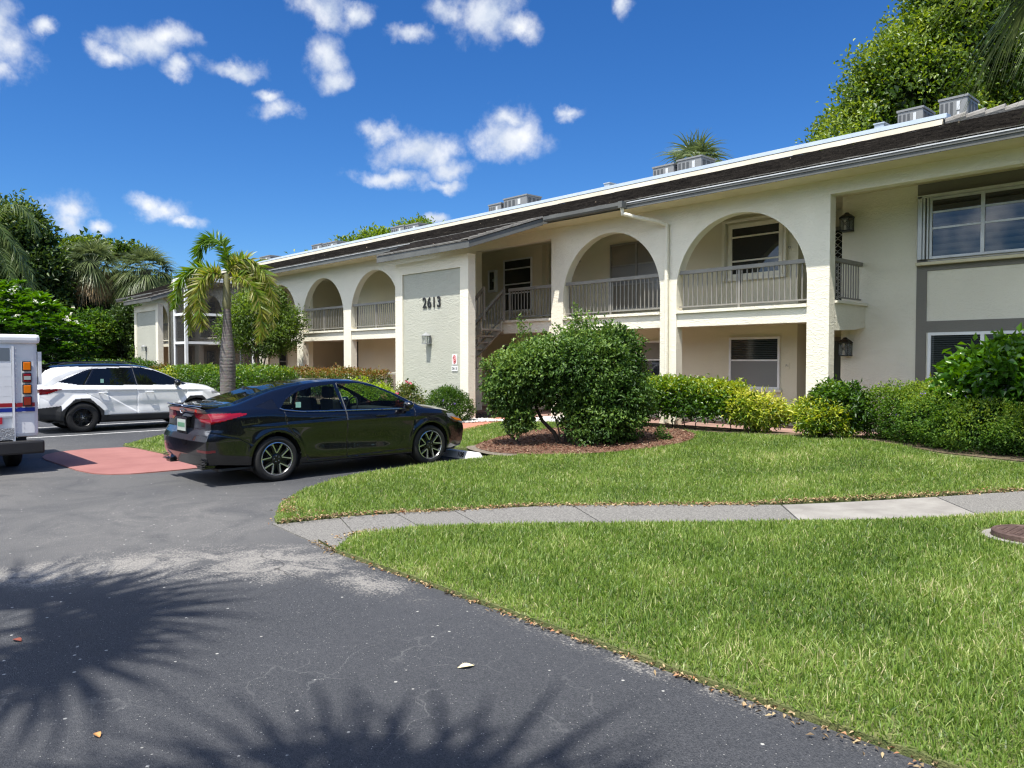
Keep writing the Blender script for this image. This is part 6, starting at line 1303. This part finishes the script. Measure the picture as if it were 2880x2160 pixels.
# ---- hose coil by the far pillar
t=thing('hose_coil','pale green garden hose coil hung on a short post above the reddish hedge','hose',(-28.1,14.2,.05)); b=MB()
for k in range(4): b.tube([(.15*math.cos(a_*PI/10)*(1-.06*k),-.05-.03*k,1.22+.15*math.sin(a_*PI/10)*(1-.06*k)) for a_ in range(21)],.014,6)
b.build('hose',mat('hose_green',(0.30,0.46,0.38),.4),t); b=MB(); b.box(-.025,.025,0,.05,-.05,1.3); b.box(-.08,.08,-.15,0,1.18,1.22); b.build('post',M['white'],t)
t=thing('climbing_rose','thin pink climbing rose in front of the far left sage panel','plant',(-43.3,13.0,.05)); b=MB(); b.tube([(0,0,-.05),(.1,0,.9),(.0,0,1.5),(.25,0,2.1),(.2,0,2.5)],.014,5); b.build('stem',M['stem'],t)
r=np.random.default_rng(6); cp_=np.array([(.05+r.normal(0,.16),-.02+r.normal(0,.08),z_) for z_ in np.linspace(.6,2.5,36)]); v,f,a=cluster_leaves(r,cp_,unit(r.normal(0,1,(36,3))),5,.06,.08,.045); mesh_np('leaves',v,f,LM['fine'],t,a); flowers(t,[(-.25,-.05,1.35),(-.1,-.1,1.2),(-.3,-.1,1.1),(.0,-.1,1.5)],.11,LM['petal_p'],7)

# ---- left background
G0='trees and palms beyond the left end of the building'
shrub((-31.9,6.2,0),'frangipani with long glossy leaves and white flowers above the mail truck',[(.0,0,3.0,1.9,1.3,1.1),(-1.3,0,3.5,1.6,1.3,1.0),(1.2,0,2.4,1.1,1.0,.9),(-2.6,0,3.3,1.5,1.3,1.2)],10,3,.1,.3,.09,LM['lime'],cat='tree',seed=81,stems=8,gap=-2,core=0,name='frangipani') 
FRG=[o for o in C.objects if o.name.startswith('frangipani')][0]
for ch in list(FRG.children):
    if ch.name.startswith('foliage'): bpy.data.objects.remove(ch)
FB=toworld([(.0,0,3.0,1.9,1.3,1.1),(-1.3,0,3.5,1.6,1.3,1.0),(1.2,0,2.4,1.1,1.0,.9),(-2.6,0,3.3,1.5,1.3,1.2)],(0,0,0))
r=np.random.default_rng(82); p_,d_=blob_points(r,FB,520,.35,1.2,.2,5,-2); k=len(p_); nn=16; az=r.uniform(0,6.28,k*nn); c_=np.repeat(p_,nn,0); A=np.stack([np.cos(az),np.sin(az),r.uniform(.0,.7,k*nn)],-1)+np.repeat(d_,nn,0)*.4
v,f=leaf_geo(c_,A,np.tile([[0,0,1.0]],(k*nn,1))+r.normal(0,.2,(k*nn,3)),r.uniform(.24,.36,k*nn),np.full(k*nn,.085)); mesh_np('foliage',v,f,LM['big'],FRG,np.repeat(np.clip(.35+.4*np.repeat(d_[:,2],nn)+r.normal(0,.12,k*nn),0,1),4))
fl_=[p+d*.22 for p,d in zip(p_,d_) if d[2]>.1][:60]; flowers(FRG,fl_[::2],.10,LM['petal_w'],3,per=9)
for i,(rr1,lb,bls,mm) in enumerate((
 ((-49.5,12.4,0),'dark bushy shrub between the frangipani and the sabal trunk',[(0,0,2.0,2.2,1.6,1.8),(-1.2,0,2.8,1.4,1.2,1.2)],'dark'),
 ((-47.0,11.6,0),'dark green shrub with small pale leaves left of the far sage panel',[(0,0,1.9,1.5,1.4,1.8),(.5,0,3.2,1.3,1.1,1.3)],'fine'),
 ((-47.5,13.9,0),'dark loose shrub touching the far left wall corner',[(0,0,2.3,1.3,1.2,2.2),(.2,0,3.9,1.0,1.0,1.2)],'dark'),
 ((-41.5,8.2,0),'low dark shrub behind the white car tail',[(0,0,1.5,2.2,1.2,1.2)],'dark'))):
    shrub(rr1,lb,bls,1500,7,.13,.20,.10,LM[mm],seed=90+i,stems=6,gap=-.45,gs=1.0,vlo=.2,vtop=.35,core=.4,depth=.3)
hedge([(-37.5,6.6),(-35.6,9.2),(-33.8,11.0)],'low olive green hedge behind the white car roof',1.4,1.72,.2,1500,.10,.05,LM['hedge'],seed=95,per=5,vfn=lambda s,z:0*s-.1)
t=thing('ornamental_grass','tuft of orange brown ornamental grass beside the low hedge','plant',(-31.6,6.6,0.0)); r=np.random.default_rng(4); n=260; az=r.uniform(0,6.28,n); el=r.uniform(.8,1.5,n)
v,f,m_=strips(r.normal(0,.16,(n,3))*np.array([1,1,0]),np.stack([np.cos(az)*np.cos(el),np.sin(az)*np.cos(el),np.sin(el)],-1),np.stack([np.cos(az),np.sin(az),np.full(n,.3)],-1),r.uniform(1.2,1.9,n),np.full(n,.03),np.full(n,.25),r); mesh_np('blades',v,f,LM['litter'],t,np.repeat(r.random(n)*.5,m_))
tree((-58.5,9.6,0),'tall dark broad tree at the far left behind the feather palm',[(0,0,9.0,3.2,3,3.2),(-2.5,0,9.8,2.8,2.6,2.6),(1.8,0,7.6,2.2,2.2,2.0),(-1,0,6.0,3.6,3,2.4),(1.6,0,9.6,1.7,1.6,1.5),(2.6,0,5.0,1.8,1.6,1.6),(-4.5,0,8,2.5,2.5,3.5)],3600,8,.28,.36,.17,LM['dark'],.3,G0,seed=101,gap=-.22,gs=.6,vlo=.25,vtop=.55,depth=.35)
tree((-63,15.5,0),'flat topped tree above the left fan palm',[(.2,0,9.9,2.2,2.0,.5),(2.6,0,9.7,1.8,1.6,.4),(-1.2,0,8.4,1.6,2,.7),(2.6,0,7.2,2.0,2,.6)],1500,8,.22,.30,.15,LM['tree'],.25,G0,seed=102,gap=-.1,gs=.8,vlo=.3,vtop=.5)
tree((-60.5,19.0,0),'rounded tree behind the right fan palm',[(0,0,6.4,2.4,2.4,1.4),(2.6,0,6.2,2.4,2.2,1.3),(5.0,0,6.2,2.2,2.0,1.2),(7.0,0,6.1,1.8,1.8,1.0),(2,0,4.2,4,3,2)],2400,8,.25,.32,.16,LM['tree'],.25,G0,seed=103,gap=-.25,gs=.7,vlo=.2,vtop=.45)
tree((-62,12,0),'very dark tree filling the gap below the left fan palm',[(0,0,4.2,3.6,3,3.4),(4,0,3.8,3.4,3,3.2),(7.5,0,3.2,3.2,3,2.8)],2600,8,.26,.36,.18,LM['dark'],.25,G0,seed=104,gap=-.6,gs=.7,vlo=.0,vtop=.3,core=.5)
fan_palm((-57.3,14.7,0),'fan palm with orange dying lower leaves and bare trunk',8.3,1.5,60,111,G0,.30,.28,.07,nseg=28,Lp=1.05,elmin=-1.05)
fan_palm((-54.8,17.3,0),'full grey green fan palm right of the orange leaved one',7.8,1.5,60,112,G0,.26,.06,.07,nseg=28,Lp=1.1)
fp=thing('feather_palm','tall feather palm with long hanging fronds at the left edge','palm',(-48.2,7.2,0),0,G0)
rQ=np.random.default_rng(9)
for k in range(15):
    az=k*2.4+.6; L_=3.0+.5*rQ.random(); el=1.2-.085*k; dx,dy=math.cos(az),math.sin(az)
    pts=[(0,0,8.2)]
    for j in range(1,6):
        s_=j/5; hor=L_*(.75*s_*math.cos(el)+.25*s_+.1*s_*s_); zz_=8.2+L_*(math.sin(el)*s_*.9-(.75+.25*math.cos(el))*s_*s_*1.15); pts.append((dx*hor*.8,dy*hor*.8,zz_))
    feather(fp,pts,64,.70,.06,LM['queen'],rQ,.1,.7,bushy=.7,droop=.65,rr_=.03)
feather(fp,[lw(0,0,8.2),lw(.9,0,8.25),lw(1.7,0,7.6),lw(2.15,0,6.5),lw(2.4,0,5.2),lw(2.5,0,4.4)],90,.85,.06,LM['queen'],rQ,.2,.8,bushy=.5,droop=.7,rr_=.035)
feather(fp,[lw(0,0,8.2),lw(.8,.2,9.4),lw(1.6,.2,9.9),lw(2.4,.2,9.2),lw(2.7,.2,8.4)],80,.8,.06,LM['queen'],rQ,.2,.8,bushy=.5,droop=.7,rr_=.035)
b=MB(); b.tube([(0,0,-.1),(0,0,4),(0,0,8.3)],[.17,.14,.13],12); b.build('trunk',M['bark'],fp,smooth=True)
# ---- woodland that closes the far left horizon, and the one across the road behind the viewer
def wood(name,label,path,h,n,ln,seed,th=5):
    r=np.random.default_rng(seed); P_=np.array(path,float); s=r.uniform(0,len(P_)-1,n); i=s.astype(int); u=(s-i)[:,None]; base=P_[i]*(1-u)+P_[i+1]*u
    z=h*r.random(n)**.8*(.75+.35*np.array([noise.noise(Vector((x*.13,y*.13,seed))) for x,y in base])); c=np.stack([base[:,0]+r.normal(0,th*.3,n),base[:,1]+r.normal(0,th*.3,n),z],-1)
    v,f,a=cluster_leaves(r,c,unit(r.normal(0,1,(n,3))+np.array([0,0,.5])),8,.45,ln,ln*.55,.5,np.clip(.15+.5*z/h+r.normal(0,.1,n),0,1)); o=mesh_np(name,v,f,LM['dark'],None,a); tag(o,label,None,None,'stuff')
wood('woodland','dark mass of trees closing the view beyond the car park',[(-80,-12),(-76,4),(-72,14),(-70,26),(-66,36)],8.5,3800,.75,201)
wood('woodland','dense trees across the road behind the viewer',[(-60,-30),(-20,-30),(12,-28),(24,-12),(26,8),(25,28)],9.5,3400,1.2,202,5)
# ---- trees behind the building
G1='trees behind the building'
def bgtree(c_,label,bls,n,seed,mm='treey',ln=.30): tree(c_,label,bls,n,8,.25,ln,ln*.5,LM[mm],.25,G1,seed=seed,gap=-.3,gs=.7,vlo=.25,vtop=.5,depth=.3)
bgtree((-47.5,25.5,0),'rounded treetop above the far roof end, leftmost behind the building',[(0,0,7.2,2.0,2,1.3),(1.2,0,7.8,1.4,1.5,1.0)],1500,121,'tree')
bgtree((-46.0,28.0,0),'bright green treetop above the far roof, centre of the row',[(0,0,8.2,1.8,2,1.6),(1.8,0,9.0,1.7,1.6,1.5),(3.4,0,9.0,1.3,1.4,1.1)],2000,122)
bgtree((-43.6,31.5,0),'taller bright treetop behind the roof left of the middle condensers',[(0,0,9.6,1.6,1.6,1.5),(1.4,0,9.6,1.0,1.2,1.2)],1200,123)
# big tree at the upper right
tree((-9.6,32.5,0),'huge leafy tree rising behind the right end of the roof',[(0,0,13.5,3.4,3,3.0),(-2.4,0,11.6,2.6,2.4,2.2),(2.6,0,13.6,3.4,3,3.2),(-3.9,0,9.9,2.0,1.9,1.5),(-5.3,-1,8.7,1.4,1.3,1.1),(-1.4,0,9.6,2.8,2.6,2.0),(2.0,0,10.0,3.0,2.6,2.4),(5.2,0,11.2,3.2,3,3.2),(.2,0,16.0,2.4,2.4,1.7),(3.6,0,16.6,3,3,2.0),(-1.9,0,13.6,1.2,1.2,1.0),(-3.4,0,11.9,1.1,1.1,.8),(5,0,8.2,2.4,2.4,1.8),(-3.4,0,8.2,1.9,1.6,1.1)],12500,8,.19,.19,.10,LM['tree'],.40,G1,seed=131,gap=-.22,gs=.6,vlo=.30,vtop=.5,depth=.30,rough=.28,core=.35)
tree((-15.5,27.5,0),'barely visible treetop poking above the roof left of the huge tree',[(0,0,8.9,.55,.5,.5)],120,8,.1,.16,.08,LM['tree'],.1,G1,seed=132)
fan_palm((-18.9,28.2,0),'fan palm rising behind the roof condensers',10.0,1.55,30,133,G1,.18,.2,.075,nseg=22,Lp=.75,elmin=-.6)
# palm whose leaf hangs into the upper right corner
fan_palm((-1.9,12.4,.1),'fan palm whose hanging leaves enter the upper right corner of the view',7.5,1.2,26,141,'fan palms near the viewer',.17,.0,.045,nseg=34,Lp=1.0,elmin=-1.2)
# palms behind the viewer that throw the leaf shadows on the road
fan_palm((-4.55,-3.35,.03),'fan palm behind the viewer shading the left of the road',9.6,1.75,21,142,'fan palms near the viewer',.17,.1,.085,nseg=15,Lp=.75,elmin=-.5)
fan_palm((-.68,-2.78,.03),'fan palm behind the viewer shading the foot of the view',9.4,1.75,21,143,'fan palms near the viewer',.17,.1,.085,nseg=15,Lp=.6,elmin=-.5)

# ================================================================== GRASS, LITTER, SMALL THINGS
def in_view(x,y,marg=1.5):
    F=-.7325*x+.6807*y; Rr=.6807*x+.7325*y; return (F>.8)&(np.abs(Rr)<F*.70+marg)
def grass(name,label,poly,excl,dens,h,w,seed,dz=.03,edge_dry=True):
    r=np.random.default_rng(seed); xs=[p[0] for p in poly]; ys=[p[1] for p in poly]; A_=(max(xs)-min(xs))*(max(ys)-min(ys)); VV=[];FF=[];AA=[];k0=0
    n=int(A_*dens[0]); X=r.uniform(min(xs),max(xs),n); Y=r.uniform(min(ys),max(ys),n); F=-.7325*X+.6807*Y
    keep=(r.random(n)<np.interp(F,[3,6,10,16,26,45],[1,.85,.55,.33,.18,.10])*dens[1])&in_view(X,Y); X=X[keep];Y=Y[keep]
    k=inpoly(X,Y,poly)
    for e in excl: k&=~inpoly(X,Y,e)
    X=X[k];Y=Y[k];n=len(X); F=-.7325*X+.6807*Y
    pt=np.array([noise.fractal(Vector((x*.9,y*.9,seed)),1,2,3) for x,y in zip(X,Y)]) if n<60000 else noise_grid(X,Y,.9,seed)
    ed=distpoly(X,Y,poly,True)
    az=r.uniform(0,6.28,n); el=r.uniform(.75,1.5,n); sc_=np.interp(F,[3,10,20,40],[1,1.25,1.7,2.4])
    D=np.stack([np.cos(az)*np.cos(el),np.sin(az)*np.cos(el),np.sin(el)],-1); b=np.stack([X,Y,gz(X,Y)+dz],-1)
    hh=h*r.uniform(.5,1.2,n)*(1+.25*pt)*np.interp(ed,[0,.12,.4],[.55,.8,1]); L_=hh; 
    v,f,m_=strips(b,D,np.stack([np.cos(az),np.sin(az),np.full(n,.2)],-1)+r.normal(0,.4,(n,3)),L_,w*sc_*r.uniform(.7,1.2,n),r.uniform(.15,.6,n),r,seg=2)
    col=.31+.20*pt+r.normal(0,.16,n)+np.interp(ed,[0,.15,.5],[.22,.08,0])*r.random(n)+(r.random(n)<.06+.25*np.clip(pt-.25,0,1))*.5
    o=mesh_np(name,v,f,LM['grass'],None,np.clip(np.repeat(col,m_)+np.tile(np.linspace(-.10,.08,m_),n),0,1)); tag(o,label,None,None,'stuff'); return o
def noise_grid(X,Y,s,seed):
    x0,x1,y0,y1=X.min(),X.max(),Y.min(),Y.max(); nx=int((x1-x0)*6)+2; ny=int((y1-y0)*6)+2
    g=np.array([[noise.fractal(Vector(((x0+(x1-x0)*i/(nx-1))*s,(y0+(y1-y0)*j/(ny-1))*s,seed)),1,2,3) for i in range(nx)] for j in range(ny)])
    fx=(X-x0)/(x1-x0)*(nx-1); fy=(Y-y0)/(y1-y0)*(ny-1); return g[np.clip(fy.round().astype(int),0,ny-1),np.clip(fx.round().astype(int),0,nx-1)]
MAN=(-1.95,8.55)
manc=[(MAN[0]+.46*math.cos(a*PI/10),MAN[1]+.46*math.sin(a*PI/10)) for a in range(20)]
GB=[(-10.5,14.0),(-8.8,14.1),(-7.2,14.6),(-6.3,14.9),(-5.3,14.4),(-4.2,13.3),(-2.8,13.2),(2.5,13.2),(2.5,17.3),(-15,17.3),(-13.3,13.9)]
TB=[(-9.6,15.0),(-10.3,9.1),(-11.6,9.3),(-12.3,10.6),(-12.45,12.2)]
SAND=smooth_poly([(-11.6,9.5),(-11.0,9.15),(-10.0,8.95),(-9.75,9.25),(-10.3,9.7),(-11.2,10.0)],2)
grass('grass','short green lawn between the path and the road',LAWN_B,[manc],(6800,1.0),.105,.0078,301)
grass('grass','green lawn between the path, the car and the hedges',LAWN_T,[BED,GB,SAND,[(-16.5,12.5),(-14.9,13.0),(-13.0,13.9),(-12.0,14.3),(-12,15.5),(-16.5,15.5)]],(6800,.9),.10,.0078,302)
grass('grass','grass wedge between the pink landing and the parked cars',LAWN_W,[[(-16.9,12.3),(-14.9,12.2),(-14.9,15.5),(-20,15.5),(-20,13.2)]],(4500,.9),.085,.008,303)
def litter(name,label,segs_,n,size,seed,wid=.07,dz=.055,terrain=True):
    r=np.random.default_rng(seed); P_=[];
    for a,b,w_ in segs_:
        L_=math.dist(a,b); m_=int(n*L_); t=r.random(m_)[:,None]; P_.append(np.array(a)*(1-t)+np.array(b)*t+r.normal(0,w_,(m_,2)))
    P_=np.concatenate(P_); k=len(P_); zt=gz(P_[:,0],P_[:,1]) if terrain else 0
    c=np.stack([P_[:,0],P_[:,1],zt+dz+r.uniform(0,.012,k)],-1); az=r.uniform(0,6.28,k)
    v,f=leaf_geo(c,np.stack([np.cos(az),np.sin(az),r.normal(0,.25,k)],-1),np.tile([[0,0,1.]],(k,1))+r.normal(0,.3,(k,3)),size*r.uniform(.5,1.3,k),size*.5*r.uniform(.5,1.2,k)); o=mesh_np(name,v,f,LM['litter'],None,np.repeat(r.random(k)**1.2,4)); tag(o,label,None,None,'stuff'); return o
E1=[(a,b,.035) for a,b in zip(LAWN_T[:8],LAWN_T[1:9])]
E2=[(a,b,.04) for a,b in zip(SW_T[:-1],SW_T[1:])]
litter('leaf_litter','dry tan leaves along the upper edge of the path',[((-8.0,3.95),(-7.6,4.3),.07),((-7.9,3.95),(-8.7,4.4),.05)]+[(a,b,.06) for a,b,_ in E2[:7]],230,.042,311,dz=.044)
litter('leaf_litter','dry leaves and soil along the road edge of the near lawn',[((-6.55,3.56),(-6.05,3.50),.035),((-6.2,3.52),(-4.2,3.50),.028),((-4.2,3.5),(-2.2,3.50),.03),((-2.2,3.5),(.5,3.5),.05)],150,.035,312,dz=.012,terrain=False)
litter('leaf_litter','dry leaves along the lower edge of the path',[((-6.45,3.75),(-6.5,4.2),.05)],150,.04,313,dz=.044)
# mulch chips
r=np.random.default_rng(5); n=9000; X=r.uniform(-12.4,-8.4,n); Y=r.uniform(9,14.3,n); k=inpoly(X,Y,BED); X=X[k];Y=Y[k];n=len(X); az=r.uniform(0,6.28,n)
v,f=leaf_geo(np.stack([X,Y,gz(X,Y)+.062+r.uniform(0,.02,n)],-1),np.stack([np.cos(az),np.sin(az),r.normal(0,.3,n)],-1),np.tile([[0,0,1.]],(n,1))+r.normal(0,.5,(n,3)),r.uniform(.03,.09,n),r.uniform(.008,.02,n))
LM['chip']=leafmat('mulch_chip',[(0.08,0.032,0.018),(0.17,0.065,0.038),(0.26,0.14,0.085),(0.42,0.32,0.22)],0.0,.9); o=mesh_np('mulch_chips',v,f,LM['chip'],None,np.repeat(r.random(n),4)); tag(o,'reddish brown wood chips under the big round shrub',None,None,'stuff')
# manhole
t=thing('manhole_cover','rusty brown round manhole cover in a pale concrete ring in the near lawn','manhole cover',(MAN[0],MAN[1],float(gz(*MAN))+.03))
b=MB(); b.lathe([(.36,-.02),(.405,-.01),(.41,.018),(.345,.02),(.345,-.02)],(0,0,0),'z',40); b.build('concrete_ring',M['concrete'],t)
b=MB(); b.lathe([(.335,-.02),(.335,.065),(.325,.072),(.30,.072),(.295,.064),(.001,.064)],(0,0,0),'z',40)
for i in range(-4,5):
    for j in range(-4,5):
        if math.hypot(i,j)<4.3: b.box(i*.06-.018,i*.06+.018,j*.06-.018,j*.06+.018,.0641,.071)
b.build('lid',mat('rusty_iron',(0.075,0.045,0.038),.7,metal=.2,col2=(0.13,0.085,0.07),vscale=9,bump=.4),t)
# single leaves lying on the road
def stray(x,y,s,col,label,rz):
    t=thing('fallen_leaf',label,'leaf',(x,y,.004),rz,'single leaves on the road'); b=MB(); n=10; top=[(s*(k/n),.28*s*math.sin(PI*k/n)*(1 if k%2 else .9),.012*math.sin(PI*k/n)) for k in range(n+1)]
    mid=[(s*k/n,0,.004+.0*k) for k in range(n+1)]; bot=[(a,-b_,c_) for a,b_,c_ in top]
    for k in range(n): b.quad(mid[k],mid[k+1],top[k+1],top[k]); b.quad(bot[k],bot[k+1],mid[k+1],mid[k])
    b.build('leaf_blade',mat('fallen_leaf_paint',col,.7),t)
stray(-5.53,.94,.08,(0.22,0.05,0.025),'small red leaf on the shaded road at the left edge',.4)
stray(-3.32,2.67,.10,(0.72,0.62,0.36),'pale yellow leaf lying in the middle of the sunlit road',1.2)
stray(-3.87,.97,.06,(0.60,0.30,0.10),'small orange leaf at the lower left of the road',.1)
stray(-1.60,3.54,.12,(0.62,0.26,0.12),'copper coloured leaf on the edge of the near lawn',2.9)
import sys, OpenImageIO as oiio, numpy as np
b=oiio.ImageBuf('/workdir/render_main.png'); a=b.get_pixels(oiio.FLOAT)[...,:3]*255
for n,(x,y,r) in dict(sky_top=(700,15,6),sky_mid=(300,150,6),sky_low=(380,230,4),sky_left=(60,150,5),pier_lit=(820,400,4),pier_sh=(820,250,4),arch_sh=(760,205,3),inner=(715,250,3),wingwall=(880,300,6),panel_lit=(440,380,5),panel_sh=(430,285,4),grass_near=(700,620,20),grass_far=(600,480,8),asph_near=(560,640,10),asph_mid=(150,500,10),pink=(120,460,5),sidewalk=(560,512,5),suv=(130,385,3),roof=(700,195,3),mulch=(640,440,4),cloud=(320,60,3)).items():
    print(n,a[y-r:y+r,x-r:x+r].mean((0,1)).round().astype(int))
